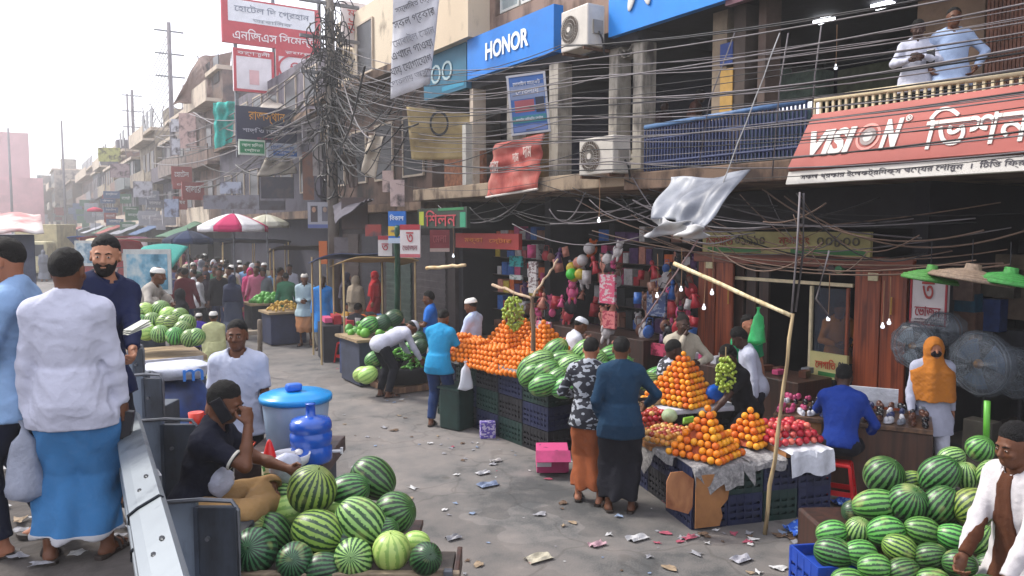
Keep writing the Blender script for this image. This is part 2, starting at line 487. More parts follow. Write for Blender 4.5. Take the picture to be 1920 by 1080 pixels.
def headf(p, K):
    c, M = K['head'], K['HM']; q = (p - c) @ M
    d = el(q, (0, -.014, .022), (.076, .096, .096))
    d = smin(d, el(q, (0, .022, -.03), (.062, .072, .082)), .03)
    d = smin(d, el(q, (0, .045, -.082), (.036, .042, .032)), .035)
    d = smin(d, rc(q, (-.036, .078, .020), (.036, .078, .020), .010, .010), .014)
    for s in (-1, 1):
        d = smax(d, -el(q, (s * .031, .104, -.001), (.019, .017, .012)), .012)
        d = smin(d, el(q, (s * .030, .083, -.001), (.013, .011, .011)), .003)
        d = smin(d, el(q, (s * .040, .070, -.030), (.020, .016, .016)), .02)
        e = el(q, (s * .079, -.006, -.008), (.012, .021, .034), rotM(s * -.35)); e = smax(e, -el(q, (s * .088, .002, -.005), (.010, .012, .02)), .006)
        d = smin(d, e, .006)
    d = smin(d, rc(q, (0, .086, .006), (0, .108, -.028), .009, .013), .010)
    d = smin(d, rc(q, (-.012, .094, -.034), (.012, .094, -.034), .008, .008), .008)
    d = smin(d, rc(q, (-.019, .083, -.058), (.019, .083, -.058), .0075, .0075), .007)
    d = smin(d, rc(q, (-.015, .081, -.069), (.015, .081, -.069), .008, .008), .007)
    d = smax(d, -rc(q, (-.022, .094, -.0635), (.022, .094, -.0635), .003, .003), .004)
    d = smin(d, rc(p, K['neck'] - K['T'] @ _A((0, 0, .06)), c + M @ _A((0, -.025, -.05)), .056, .053), .03)
    return d
def handf(p, K, s, curl=.5):
    wr, d, n = K['wr' + s], K['hd' + s], K['pn' + s]; ac = np.cross(d, n)
    M = np.stack([ac, d, n], 1)
    r = el(p, wr + d * .045, (.041, .055, .017), M)
    r = smin(r, rc(p, wr - d * .05, wr + d * .01, .027, .024), .02)
    sg = 1 if s == 'r' else -1
    for i, (x, L) in enumerate(((-.030, .062), (-.010, .074), (.010, .078), (.029, .070))):
        x = x * -sg; cu = curl * (1 + .15 * (i - 1.5))
        a = wr + d * .085 + ac * x; b = a + (d * math.cos(cu) + n * math.sin(cu)) * L * .5
        c = b + (d * math.cos(cu * 2.4) + n * math.sin(cu * 2.4)) * L * .5
        r = smin(r, np.minimum(rc(p, a, b, .0095, .0088), rc(p, b, c, .0088, .0075)), .006)
    a = wr + d * .02 + ac * (-sg * -.032) * 1; b = a + (d * .7 + ac * sg * .6 + n * .45) * .040; c = b + (d * .9 + n * .35) * .032
    return smin(r, np.minimum(rc(p, a, b, .012, .010), rc(p, b, c, .010, .008)), .008)
def footf(p, K, s):
    an, t = K['an' + s], K['toe' + s]
    fl = an + _A((0, 0, -.055)); d = rc(p, fl - t * .03, fl + t * .10, .032, .027)
    d = smin(d, rc(p, fl + t * .10, fl + t * .165 - _A((0, 0, .012)), .034, .016), .03)
    return smin(d, rc(p, an + _A((0, 0, .04)), fl, .036, .033), .03)
def arms(p, K, g=0., part='all'):
    d = None
    for s in 'lr':
        e = rc(p, K['sh' + s], K['elb' + s], .047 + g, .037 + g * .8)
        if part != 'upper':
            e = smin(e, rc(p, K['elb' + s], K['elb' + s] * .6 + K['wr' + s] * .4, .037 + g * .8, .036 + g * .8), .02)
            e = smin(e, rc(p, K['elb' + s] * .6 + K['wr' + s] * .4, K['wr' + s], .036 + g * .8, .025 + g * .7), .02)
        d = e if d is None else np.minimum(d, e)
    return d
def legs(p, K, g=0., low=True):
    d = None
    for s in 'lr':
        e = rc(p, K['hp' + s], K['kn' + s], .082 + g, .054 + g)
        e = smin(e, rc(p, K['kn' + s], K['kn' + s] * .65 + K['an' + s] * .35, .054 + g, .052 + g), .02)
        e = smin(e, rc(p, K['kn' + s] * .65 + K['an' + s] * .35, K['an' + s], .052 + g, .036 + g), .02)
        d = e if d is None else smin(d, e, .02)
    return d
def legrows(K, zb, zt, m, rx0, ry0, rx1=None, ry1=None):
    out = []; rx1 = rx0 if rx1 is None else rx1; ry1 = ry0 if ry1 is None else ry1
    for i_, z in enumerate(np.linspace(zt, zb, 5)):
        ra_, rb_ = rx0 + (rx1 - rx0) * i_ / 4, ry0 + (ry1 - ry0) * i_ / 4
        xs, ys, w = [], [], []
        for s in 'lr':
            for a, b, ra, rb in ((K['hp' + s], K['kn' + s], .082, .054), (K['kn' + s], K['an' + s], .056, .040)):
                lo_, hi_ = min(a[2], b[2]), max(a[2], b[2])
                if lo_ - .03 <= z <= hi_ + .03:
                    t = np.clip((z - a[2]) / (b[2] - a[2] if abs(b[2] - a[2]) > 1e-3 else 1e-3), 0, 1)
                    q = a + (b - a) * t; r_ = ra + (rb - ra) * t
                    xs += [q[0] - r_, q[0] + r_]; ys += [q[1] - r_, q[1] + r_]
        if not xs:
            for s in 'lr': q = K['an' + s]; xs += [q[0] - .04, q[0] + .04]; ys += [q[1] - .05, q[1] + .05]
        out.append((z, (min(xs) + max(xs)) / 2, (min(ys) + max(ys)) / 2, max(ra_, (max(xs) - min(xs)) / 2 + m), max(rb_, (max(ys) - min(ys)) / 2 + m)))
    return out
def bounds(K, m=.16):
    pts = np.stack([v for k, v in K.items() if getattr(v, 'shape', None) == (3,) and k[:2] not in ('hd', 'pn', 'to')] + [K['head'] + _A((0, 0, .1))])
    lo, hi = pts.min(0) - m, pts.max(0) + m
    lo[2] = max(lo[2], min(K['anl'][2], K['anr'][2]) - .11)
    return lo, hi
SK = dict(b='#7d4e33', d='#5d3823', m='#96634a', l='#a8765a', k='#3c241a')
def skin(c): return mat('skin', SK.get(c, c), .55, .12, 14, .15, bscale=60, spec=.35)
_pm = {}
def person(loc, face, label, tall=1.68, sk='b', pose=None, top=('shirt', '#dddddd'), bottom=('pants', '#222733'),
           head=('hair',), res=.016, beard=None, shoes='#2a211c', key=None, group=None, fat=1., eyes=False, belt=None, cat='person', mask=None, nm='person', shoes_on=True, front=None):
    """face: degrees clockwise from +Y that the chest points to"""
    P = dict(pose or {}); K = skeleton(P); sc = tall / 1.69
    root = thing(nm, label, cat, loc, R(-face), group)
    root.scale = (sc, sc, sc)
    def part(name, fn, box, h, m, parent=root, extra=None):
        kk = (key, name) if key else None
        if kk and kk in _pm:
            me = _pm[kk]; o = bpy.data.objects.new(name, me); COL.objects.link(o); o.parent = parent
            o.material_slots[0].link = 'OBJECT'; o.material_slots[0].material = m
            return o
        V, Q = surf(fn, box[0], box[1], h)
        for f2, b2, h2 in (extra or ()):
            v, q = surf(f2, b2[0], b2[1], h2); Q = np.concatenate([Q, q + len(V)]); V = np.concatenate([V, v])
        if not len(V): return None
        o = npmesh(name, V, Q, m, parent)
        if kk: _pm[kk] = o.data
        return o
    box = bounds(K); sd = abs(hash(label)) % 1000 if False else sum(map(ord, label)) % 1000
    hc = K['head']
    def bodyf(p):
        d = smin(torso(p, K, -.012, fat), legs(p, K, -.022 if (bottom[0] != 'pants') else -.006), .03)
        d = smin(d, arms(p, K), .03)
        for s in 'lr': d = smin(d, footf(p, K, s), .02)
        d = smin(d, rc(p, K['neck'] - K['T'] @ _A((0, 0, .05)), hc + K['HM'] @ _A((0, -.02, -.03)), .057, .054), .03)
        if res > .02: d = np.minimum(d, headf(p, K))
        return d
    ex = []
    if res <= .02:
        hh = .0048 if res <= .013 else .0085
        ex.append((lambda p: headf(p, K), (hc - .15, hc + .15), hh))
    for s in 'lr':
        pc = K['wr' + s] + K['hd' + s] * .08
        ex.append((lambda p, s=s: handf(p, K, s, P.get('curl', .5)), (pc - .13, pc + .13), .0042 if res <= .013 else (.008 if res <= .02 else .012)))
    part('body', bodyf, box, res, skin(sk), extra=ex)
    T, H = K['T'], K['H']
    # lower garment
    kind, col = bottom[0], bottom[1]
    bm = col if not isinstance(col, str) else fabric(col)
    if kind == 'pants':
        def f(p):
            d = np.maximum(torso(p, K, .004, fat), (p - (H + T @ _A((0, 0, .10)))) @ T[:, 2])
            d = smin(d, legs(p, K, .022), .03)
            lowz = bottom[2] if len(bottom) > 2 else None
            for s in 'lr':
                n = (K['an' + s] - K['kn' + s]); n = n / np.linalg.norm(n)
                cut = (p - (K['an' + s] - n * (.02 if lowz is None else lowz))) @ n
                near = np.linalg.norm(p - K['an' + s], axis=1) < .13
                d = np.where(near, np.maximum(d, cut), d)
            return d + .006 * noise3(p, 22, sd)
        part('trousers', f, box, res, bm)
    elif kind in ('lungi', 'skirt'):
        zb = min(K['anl'][2], K['anr'][2]) + (.03 if kind == 'lungi' else -.02) + (bottom[2] if len(bottom) > 2 else 0)
        cxf = (K['anl'][0] + K['anr'][0]) / 2; cyf = (K['anl'][1] + K['anr'][1]) / 2; sp = abs(K['anl'][0] - K['anr'][0]) / 2; spy = abs(K['anl'][1] - K['anr'][1]) / 2
        rows = [(H[2] + .05, H[0], H[1], .140 * fat, .104 * fat), (H[2] - .07, H[0], H[1], .166 * fat, .126 * fat)] + legrows(K, zb, H[2] - .12, .042, .168, .128)
        def f(p):
            d, a = stack(p, rows)
            tt = np.clip((H[2] - p[:, 2]) / .8, 0, 1)
            d = d + (.002 + .012 * tt) * np.sin(a * 5 + 1.2 * np.sin(p[:, 2] * 7 + sd) + sd) + .004 * np.sin(p[:, 2] * 30 + 4 * np.sin(a * 2 + sd))
            return d
        if len(bottom) > 3: part('hem_band', lambda p: np.maximum(f(p) - .004, p[:, 2] - zb - .022), (_A((-.4, -.4, zb - .05)), _A((.4, .4, zb + .1))), res * .8, fabric(bottom[3]))
        part('lungi' if kind == 'lungi' else 'skirt', f, (np.minimum(box[0], (-.3, -.3, 0)), np.maximum(box[1], (.3, .3, 1))), res, bm)
    # upper garment
    kind, col = top[0], top[1]
    tm = col if not isinstance(col, str) else fabric(col)
    L = {'shirt': .16, 'tee': .155, 'panjabi': .48, 'robe': .80, 'vest': .1}[kind]
    if len(top) > 2: L = top[2]
    hemz = (H[2] - L) if (L > .13 and abs(P.get('lean', .03)) < .3 and H[2] > .75) else None
    def shirt(p):
        d = torso(p, K, .017, fat)
        hx = K['T'] @ _A((0, 0, 1))
        if L > .13:
            if abs(P.get('lean', .03)) < .3 and H[2] > .75:
                zb = H[2] - L; fl = max(0, (L - .15)) * (.10 if kind != 'robe' else .17)
                lx = (K['anl'][0] + K['anr'][0]) / 2 * min(1, L)
                d2, a = stack(p, [(H[2] + .12, H[0], H[1] + .01, .162 * fat, .125 * fat), (H[2] - .05, H[0], H[1], .200 * fat, .158 * fat), *legrows(K, zb - .02, H[2] - .12, .060, .204 * fat, .162 * fat, (.204 + fl) * fat, (.162 + fl) * fat)])
                d2 = d2 + (.002 + .016 * np.clip((H[2] + .05 - p[:, 2]), 0, .8)) * np.sin(a * 5 + sd + np.sin(p[:, 2] * 6))
                d = smin(d, d2, .04)
            else:
                d = smin(d, el(p, H, (.185 * fat, .14 * fat, .16), T), .05)
                if kind in ('panjabi', 'robe'):
                    d = smin(d, legs(p, K, .035 if kind == 'panjabi' else .05), .05)
                    if kind == 'panjabi': d = np.maximum(d, -(p[:, 2] - min(K['anl'][2], K['anr'][2]) - .2))
        else:
            d = np.maximum(d, -((p - (H + T @ _A((0, 0, -L + .04)))) @ T[:, 2]))
        slv = 'upper' if (kind == 'tee' or 'short' in top) else 'all'
        if kind != 'vest':
            a_ = arms(p, K, .013 if slv == 'all' else .020, slv)
            if slv == 'upper':
                for s in 'lr':
                    n = (K['elb' + s] - K['sh' + s]); n = n / np.linalg.norm(n); cut = (p - (K['elb' + s] - n * .07)) @ n
                    near = np.linalg.norm(p - K['elb' + s], axis=1) < .14
                    a_ = np.where(near, np.maximum(a_, cut), a_)
            else:
                for s in 'lr':
                    n = (K['wr' + s] - K['elb' + s]); n = n / np.linalg.norm(n); cut = (p - (K['wr' + s] - n * (.015 if 'rolled' not in top else .12))) @ n
                    near = np.linalg.norm(p - K['wr' + s], axis=1) < .12
                    a_ = np.where(near, np.maximum(a_, cut), a_)
            d = smin(d, a_, .045)
        amp = .0065 if res <= .013 else .006
        rg = noise3(p * _A((1.2, 1.2, .8)), 15, sd + 9)
        d = d + amp * .40 * noise3(p, 15, sd) + amp * .22 * noise3(p, 40, sd + 5) - amp * .8 * np.maximum(0, 1 - np.abs(rg) * 3.2) ** 1.5
        d = np.maximum(d, hemz - p[:, 2]) if hemz is not None else d
        return smax(d, -rc(p, K['neck'] + T @ _A((0, .022, -.008)), K['head'], .066, .075), .008)
    b2 = (np.minimum(box[0], (-.34, -.34, box[0][2])), np.maximum(box[1], (.34, .34, box[1][2])))
    tp = part({'robe': 'robe', 'panjabi': 'panjabi', 'tee': 't_shirt'}.get(kind, 'shirt'), shirt, b2, res * .95, tm)
    if kind in ('shirt', 'panjabi') and res <= .02:
        def collar(p):
            q = (p - (K['neck'] + T @ _A((0, .008, .0)))) @ T
            r_ = np.sqrt((q[:, 0] / 1.0) ** 2 + ((q[:, 1]) / 1.0) ** 2)
            d = np.maximum(np.abs(r_ - (.079 - .32 * q[:, 2])) - .006, np.abs(q[:, 2] + q[:, 1] * .45 - .022) - .020)
            return np.maximum(d, -(q[:, 1] - .065 + .5 * 0) * -1 - np.abs(q[:, 0]) * 1.2)
        part('collar', collar, (K['neck'] - .14, K['neck'] + .14), .007, tm, parent=tp)
    if front:
        def ff(p):
            q = (p - H) @ T
            d = np.abs(np.maximum(shirt(p), -(q[:, 1] - .0)) - .004) - .008
            d = np.maximum(shirt(p) - .006, -(shirt(p) + .02))
            return np.maximum(np.maximum(d, -(q[:, 1] - .02)), np.maximum(np.abs(q[:, 0] - front[2]) - front[1] * np.clip(.45 + (.5 - q[:, 2]) * 1.2, .3, 1), -(q[:, 2] + .10)))
        part('inner_shirt', ff, b2, res * .8, fabric(front[0]))
    # head
    M = K['HM']
    hk = head[0]; hcol = head[1] if len(head) > 1 else None
    hb = (hc - .17, hc + .17)
    hres = .006 if res <= .013 else (.009 if res <= .02 else .015)
    if hk in ('hair', 'cap'):
        hl = head[2] if len(head) > 2 else 0
        def hair(p):
            q = (p - hc) @ M
            d = el(q, (0, -.018, .026), (.084, .104, .100 + hl)) + .0032 * noise3(q, 80, sd) + .0018 * noise3(q, 190, sd + 2)
            n = _A((0, -.62, .785)); cut = -((q - _A((0, .078, .062))) @ n)
            side = smax(np.abs(q[:, 1] - .03) - .045, q[:, 2] - .055, .01)
            d = d + .010 * np.clip(1 + cut / .045, 0, 1) + .004 * np.clip((np.abs(q[:, 0]) - .06) / .02, 0, 1) * (q[:, 2] < .05)
            d = smax(d, cut + .009 * noise3(q, 130, sd), .008)
            return smax(d, -smax(np.abs(q[:, 1] - .045) - .035, q[:, 2] - .045, .01), .008)
        part('hair', hair, hb, hres, mat('hair', hcol if (hcol and hk == 'hair') else '#0b0908', .75, .4, 60, .8, bscale=160, spec=.25))
    if hk == 'cap':
        def cap(p):
            q = (p - hc) @ M
            d = el(q, (0, -.015, .03), (.090, .110, .108)); d = smax(d, q[:, 2] - .118, .02)
            return smax(d, -(q[:, 2] - .040 + q[:, 1] * -.12), .004)
        part('skullcap', cap, hb, hres, fabric(hcol or '#e8e6e0', .1))
    if hk in ('hijab', 'niqab'):
        hm = fabric(hcol or '#15151c')
        ln = head[2] if len(head) > 2 else .30
        def hij(p):
            q = (p - hc) @ M
            d = el(q, (0, -.018, .015), (.097, .118, .118))
            d = smin(d, rc(p, hc - _A((0, .02, .03)), K['neck'] - _A((0, 0, .02)), .095, .10), .05)
            d3, a = stack(p, [(K['neck'][2] + .03, K['neck'][0], K['neck'][1], .10, .10), (K['neck'][2] - .10, K['neck'][0], K['neck'][1], .235, .165), (K['neck'][2] - ln, H[0], H[1] + .01, .26, .21)])
            d = smin(d, d3 + .008 * np.sin(a * 6 + sd), .05)
            d = d + .004 * noise3(p, 30, sd)
            if hk == 'hijab': d = smax(d, -el(q, (0, .12, -.012), (.056, .10, .072)), .012)
            else: d = smax(d, -el(q, (0, .115, .002), (.058, .06, .022)), .006)
            return d
        part('headscarf', hij, (np.minimum(hb[0], K['neck'] - _A((.32, .28, ln + .1))), np.maximum(hb[1], K['neck'] + .3)), max(hres, .009), hm)
    if mask:
        part('face_mask', lambda p: smax(el((p - hc) @ M, (0, .035, -.045), (.066, .078, .055)), -((p - hc) @ M)[:, 1], .01), hb, hres, fabric(mask))
    if beard:
        def brd(p):
            q = (p - hc) @ M
            d = smin(el(q, (0, .024, -.032), (.067, .077, .087)), el(q, (0, .047, -.084), (.041, .047, .038 + beard[1])), .03) + .002 * noise3(q, 120, 3)
            d = np.maximum(d, (q[:, 2] + .020) + np.maximum(0, .055 - q[:, 1]) * -.8)
            d = np.maximum(d, -(q[:, 1] - (.0)))
            mouth = el(q, (0, .10, -.046), (.027, .05, .010)); ch = np.maximum(np.abs(q[:, 0]) - .03, np.abs(q[:, 2] + .034) - .012)
            d = smax(d, -el(q, (0, .115, -.010), (.042, .055, .046)), .008)
            d = np.minimum(d, np.maximum(rc(q, (-.022, .086, -.049), (.022, .086, -.049), .008, .008) , -10))
            return smax(d, -rc(q, (-.016, .097, -.0635), (.016, .097, -.0635), .007, .007), .004)
        part('beard', brd, hb, min(hres, .005), mat('beard', beard[0], .85, .4, 60, .5, bscale=160, spec=.2))
    if eyes:
        for s in (-1, 1):
            e = MB(); c = Vector(hc + M @ _A((s * .030, .0845, -.001)))
            e.ball(c, (.0115, .0105, .0075), Matrix(M.tolist()), 10, 7); eo = e.build('eye', mat('eye_white', '#b9aca0', .3, .05), root, True)
            MB().ball(c + Vector(M @ _A((0, .0085, 0))), (.0052, .0035, .0058), Matrix(M.tolist()), 8, 6).build('iris', mat('iris', '#120b08', .15, .05), eo, True)
            MB().tube([Vector(hc + M @ _A((s * x, y, z))) for x, y, z in ((.012, .0935, .018), (.030, .0925, .0235), (.047, .080, .018))], [.0035, .0045, .002], 6).build('eyebrow', mat('hair', '#0b0908', .75, .4, 60, .8, bscale=160, spec=.25), root, True)
        if eyes == 'm':
            MB().tube([Vector(hc + M @ _A((x, y, z))) for x, y, z in ((-.026, .083, -.054), (-.012, .0925, -.049), (0, .094, -.0475), (.012, .0925, -.049), (.026, .083, -.054))], [.002, .0042, .0038, .0042, .002], 6).build('moustache', mat('hair', '#0b0908', .75, .4, 60, .8, bscale=160, spec=.25), root, True)
        lipm = mat('lips', '#6b3a30', .5, .1, 20)
        MB().tube([Vector(hc + M @ _A((x, y, z))) for x, y, z in ((-.02, .084, -.068), (0, .0895, -.0705), (.02, .084, -.068))], [.002, .0052, .002], 6).build('lips', lipm, root, True)
    if shoes and shoes_on:
        for s in 'lr':
            an, t = K['an' + s], K['toe' + s]; c = an - _A((0, 0, .082)); side = np.cross(t, (0, 0, 1)); b = MB()
            for a0, w0 in ((-.07, .030), (.0, .036), (.08, .044), (.15, .045), (.195, .028)):
                pass
            pr = [(-.085, .022), (-.06, .036), (.0, .034), (.07, .042), (.13, .047), (.175, .040), (.20, .02)]
            lf = [Vector(c + t * a0 + side * w0) for a0, w0 in pr]; rt = [Vector(c + t * a0 - side * w0) for a0, w0 in pr][::-1]
            ring = lf + rt; n = len(ring); up = Vector((0, 0, .022))
            b.add(ring + [q + up for q in ring], [tuple(range(n)), tuple(range(2 * n - 1, n - 1, -1))] + [(i, n + i, n + (i + 1) % n, (i + 1) % n) for i in range(n)])
            if res <= .02:
                for a0, z0 in ((.06, .066), (.10, .058)):
                    b.tube([c + t * a0 + side * .045 + _A((0, 0, .012)), c + t * a0 + side * .03 + _A((0, 0, z0 * .85)), c + t * a0 + _A((0, 0, z0 + .008)), c + t * a0 - side * .03 + _A((0, 0, z0 * .85)), c + t * a0 - side * .045 + _A((0, 0, .012))], .008, 6)
            b.build('sandal', mat('sandal', shoes, .6, .3), root)
    return root, K
def toworld(root, q):
    return Matrix.LocRotScale(root.location, root.rotation_euler, root.scale) @ Vector(q)
# poses
STAND = dict()
STAND2 = dict(fl=(-.13, .06, 0), fr=(.10, -.08, 0), hl=(-.22, .12, .82), hr=(.26, .0, .80))
WALK = dict(fl=(-.09, .24, 0.), fr=(.09, -.22, .03), hl=(-.26, -.12, .84), hr=(.25, .20, .88), lean=.06)
HOLD = dict(hl=(-.12, .30, 1.05), hr=(.12, .30, 1.08), lean=.06, hpitch=.35, epl=(-1, -.6, -.6), epr=(1, -.6, -.6))
SQUAT = dict(hip=(0, 0, .26), lean=.5, fl=(-.16, .22, 0), fr=(.16, .22, 0), hl=(-.18, .42, .42), hr=(.18, .42, .42), kpl=(-.4, .8, 1), kpr=(.4, .8, 1), epl=(-1, 0, -.3), epr=(1, 0, -.3), hpitch=.2)
SIT = dict(hip=(0, 0, .50), lean=.25, fl=(-.16, .42, 0), fr=(.16, .42, 0), kpl=(-.2, .6, 1), kpr=(.2, .6, 1), hl=(-.18, .38, .62), hr=(.18, .38, .62), hpitch=.3)
BEND = dict(lean=1.25, hip=(0, -.10, .90), hl=(-.18, .62, .55), hr=(.18, .62, .50), hpitch=1.2)
# ------------------------------------------------------------------ ground
def asphalt():
    m = bpy.data.materials.new('asphalt'); m.use_nodes = True
    t = m.node_tree; b = t.nodes['Principled BSDF']; b.inputs['Roughness'].default_value = .82
    tc = N(t, 'ShaderNodeTexCoord')
    def nz(s, d=8, r=.6):
        n = N(t, 'ShaderNodeTexNoise'); n.inputs['Scale'].default_value = s; n.inputs['Detail'].default_value = d; n.inputs['Roughness'].default_value = r
        t.links.new(tc.outputs['Object'], n.inputs['Vector']); return n.outputs[0]
    a, c, f = nz(.55), nz(2.7), nz(70, 4)
    k = math_n(t, 'ADD', math_n(t, 'MULTIPLY', a, .5), math_n(t, 'ADD', math_n(t, 'MULTIPLY', c, .33), math_n(t, 'MULTIPLY', f, .17)))
    rp = N(t, 'ShaderNodeValToRGB'); e = rp.color_ramp.elements
    e[0].position = .41; e[0].color = (.055, .057, .058, 1); e[1].position = .59; e[1].color = (.175, .155, .143, 1)
    q = e.new(.47); q.color = (.112, .106, .102, 1)
    t.links.new(k, rp.inputs[0])
    # dark damp spots and pale dust specks
    v = N(t, 'ShaderNodeTexVoronoi'); v.inputs['Scale'].default_value = 2.3; t.links.new(tc.outputs['Object'], v.inputs['Vector'])
    sp = N(t, 'ShaderNodeValToRGB'); sp.color_ramp.elements[0].position = .05; sp.color_ramp.elements[0].color = (.55, .52, .5, 1); sp.color_ramp.elements[1].position = .13; sp.color_ramp.elements[1].color = (1, 1, 1, 1)
    t.links.new(math_n(t, 'ADD', v.outputs['Distance'], math_n(t, 'MULTIPLY', math_n(t, 'SUBTRACT', c, .5), .5)), sp.inputs[0])
    mm = N(t, 'ShaderNodeMix', data_type='RGBA', blend_type='MULTIPLY'); mm.inputs[0].default_value = .8
    t.links.new(rp.outputs[0], mm.inputs[6]); t.links.new(sp.outputs[0], mm.inputs[7])
    wv = N(t, 'ShaderNodeVectorMath', operation='ADD'); dn = N(t, 'ShaderNodeTexNoise'); dn.inputs['Scale'].default_value = 2.; t.links.new(tc.outputs['Object'], dn.inputs[0]); sc_ = N(t, 'ShaderNodeVectorMath', operation='SCALE'); sc_.inputs['Scale'].default_value = .6
    t.links.new(dn.outputs['Color'], sc_.inputs[0]); t.links.new(tc.outputs['Object'], wv.inputs[0]); t.links.new(sc_.outputs[0], wv.inputs[1])
    cr = N(t, 'ShaderNodeTexVoronoi', feature='DISTANCE_TO_EDGE'); cr.inputs['Scale'].default_value = .75; t.links.new(wv.outputs[0], cr.inputs['Vector'])
    c1 = N(t, 'ShaderNodeValToRGB'); c1.color_ramp.elements[0].position = .004; c1.color_ramp.elements[0].color = (.42, .40, .38, 1); c1.color_ramp.elements[1].position = .016; c1.color_ramp.elements[1].color = (1, 1, 1, 1); t.links.new(cr.outputs['Distance'], c1.inputs[0])
    vp = N(t, 'ShaderNodeTexVoronoi'); vp.inputs['Scale'].default_value = .55; t.links.new(wv.outputs[0], vp.inputs['Vector']); c2 = N(t, 'ShaderNodeMix', data_type='RGBA', blend_type='MULTIPLY'); c2.inputs[0].default_value = 1.
    hv = N(t, 'ShaderNodeMapRange'); hv.inputs['To Min'].default_value = .78; hv.inputs['To Max'].default_value = 1.15; sx = N(t, 'ShaderNodeSeparateColor'); t.links.new(vp.outputs['Color'], sx.inputs[0]); t.links.new(sx.outputs[0], hv.inputs[0])
    t.links.new(mm.outputs[2], c2.inputs[6]); t.links.new(hv.outputs[0], c2.inputs[7]); c3 = N(t, 'ShaderNodeMix', data_type='RGBA', blend_type='MULTIPLY'); c3.inputs[0].default_value = .4
    t.links.new(c2.outputs[2], c3.inputs[6]); t.links.new(c1.outputs[0], c3.inputs[7]); t.links.new(c3.outputs[2], b.inputs['Base Color'])
    bp = N(t, 'ShaderNodeBump'); bp.inputs['Strength'].default_value = .35; bp.inputs['Distance'].default_value = .012
    t.links.new(math_n(t, 'ADD', f, math_n(t, 'MULTIPLY', c, 2.)), bp.inputs['Height']); t.links.new(bp.outputs[0], b.inputs['Normal'])
    return m
M_ROAD = asphalt()
g = MB(); g.add([(-900, -60, 0), (900, -60, 0), (900, 2500, 0), (-900, 2500, 0)], [(0, 1, 2, 3)])
struct(g.build('road', M_ROAD))
M_MUD = mat('trampled_earth', '#4c4744', .95, .5, 3, .6, bscale=14)
g = MB(); nx, ny = 14, 60; rnd = random.Random(3); MED = .92
vs = []
for j in range(ny + 1):
    for i in range(nx + 1):
        x = -3.2 + 3.72 * i / nx; y = -1 + 9.0 * j / ny
        vs.append((x, y, MED + (rnd.uniform(-.012, .012) if 0 < i < nx else 0)))
fs = [(j * (nx + 1) + i, j * (nx + 1) + i + 1, (j + 1) * (nx + 1) + i + 1, (j + 1) * (nx + 1) + i) for j in range(ny) for i in range(nx)]
g.add(vs, fs); g.bb(.42, .519, -1, 8, 0, MED - .006); g.bb(-3.2, .42, 7.9, 8, 0, MED - .02)
struct(g.build('median_pavement', M_MUD))
g = MB(); g.bb(9.0, 16, -4, 44, -.2, .16)
struct(g.build('shop_plinth', mat('plinth', '#5b534c', .9, .4, 2, .3)))

def wframe(off, X, y0, y1, z0, z1, d=.05, t=.05):
    b = MB(off); vs = []
    for x in (X - d, X):
        for a, c in ((y0, z0), (y1, z0), (y1, z1), (y0, z1)): vs.append((x, a, c))
        for a, c in ((y0 - t, z0 - t), (y1 + t, z0 - t), (y1 + t, z1 + t), (y0 - t, z1 + t)): vs.append((x, a, c))
    fs = []
    for i in range(4):
        j = (i + 1) % 4
        fs += [(i, j, 4 + j, 4 + i), (8 + j, 8 + i, 12 + i, 12 + j), (j, i, 8 + i, 8 + j), (4 + i, 4 + j, 12 + j, 12 + i)]
    return b.add(vs, fs)
# ------------------------------------------------------------------ the balcony building on the right
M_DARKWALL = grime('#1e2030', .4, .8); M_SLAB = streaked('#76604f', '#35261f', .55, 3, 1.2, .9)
M_NEARBLACK = grime('#18171f', .4, 1.2); M_BEIGE = streaked('#b9ab9a', '#6f6358', .35, 2.5, .5, .85)  # first: near-black tone for shop insides, slabs and ground walls
M_COLW = streaked('#a39c90', '#4f4a45', .5, 5, .9, .85); M_CREAM = mat('cream_paint', '#d8c9a6', .6, .2, 9, .1)
M_WOODR = None
def wood(c1, c2, sc=(14, 14, .8), rough=.5):
    m = bpy.data.materials.new('varnished_wood'); m.use_nodes = True
    t = m.node_tree; b = t.nodes['Principled BSDF']; b.inputs['Roughness'].default_value = rough
    tc = N(t, 'ShaderNodeTexCoord'); mp = N(t, 'ShaderNodeMapping'); mp.inputs['Scale'].default_value = sc
    n = N(t, 'ShaderNodeTexNoise'); n.inputs['Scale'].default_value = 1.2; n.inputs['Detail'].default_value = 9; n.inputs['Distortion'].default_value = .6
    t.links.new(tc.outputs['Object'], mp.inputs[0]); t.links.new(mp.outputs[0], n.inputs[0])
    rp = N(t, 'ShaderNodeValToRGB'); rp.color_ramp.elements[0].position = .35; rp.color_ramp.elements[0].color = (*C(c1), 1); rp.color_ramp.elements[1].position = .65; rp.color_ramp.elements[1].color = (*C(c2), 1)
    t.links.new(n.outputs[0], rp.inputs[0]); t.links.new(rp.outputs[0], b.inputs['Base Color']); return m
M_WOODR = wood('#58200f', '#9c4a26'); M_WOODD = wood('#1f120e', '#3d241b'); M_PLANK = wood('#6d5a43', '#9d8867', (3, 14, 14), .8)
M_BAMB = wood('#7b6544', '#c4ab7b', (20, 20, 1.2), .65)
M_METALG = mat('steel_frame', '#6d7076', .45, .3, 7, .1, .6)
M_BLUERAIL = mat('blue_paint', '#4a6c96', .5, .35, 6, .1); M_BLUEBAR = mat('blue_bars', '#27335a', .6, .35, 5, .1)
bd = thing('balcony_building', 'two storey building with blue railed balcony and dark open gallery on the right', 'building', (9, 4, 0))
def P_(b, name, m, parent, **k): return b.build(name, m, parent, **k)
o_ = bd.location
b = MB(o_); b.bb(7.72, 14, -1.5, 8.93, 3.33, 3.58); sl1 = P_(b, 'floor_slab', M_SLAB, bd, bevel=.02)
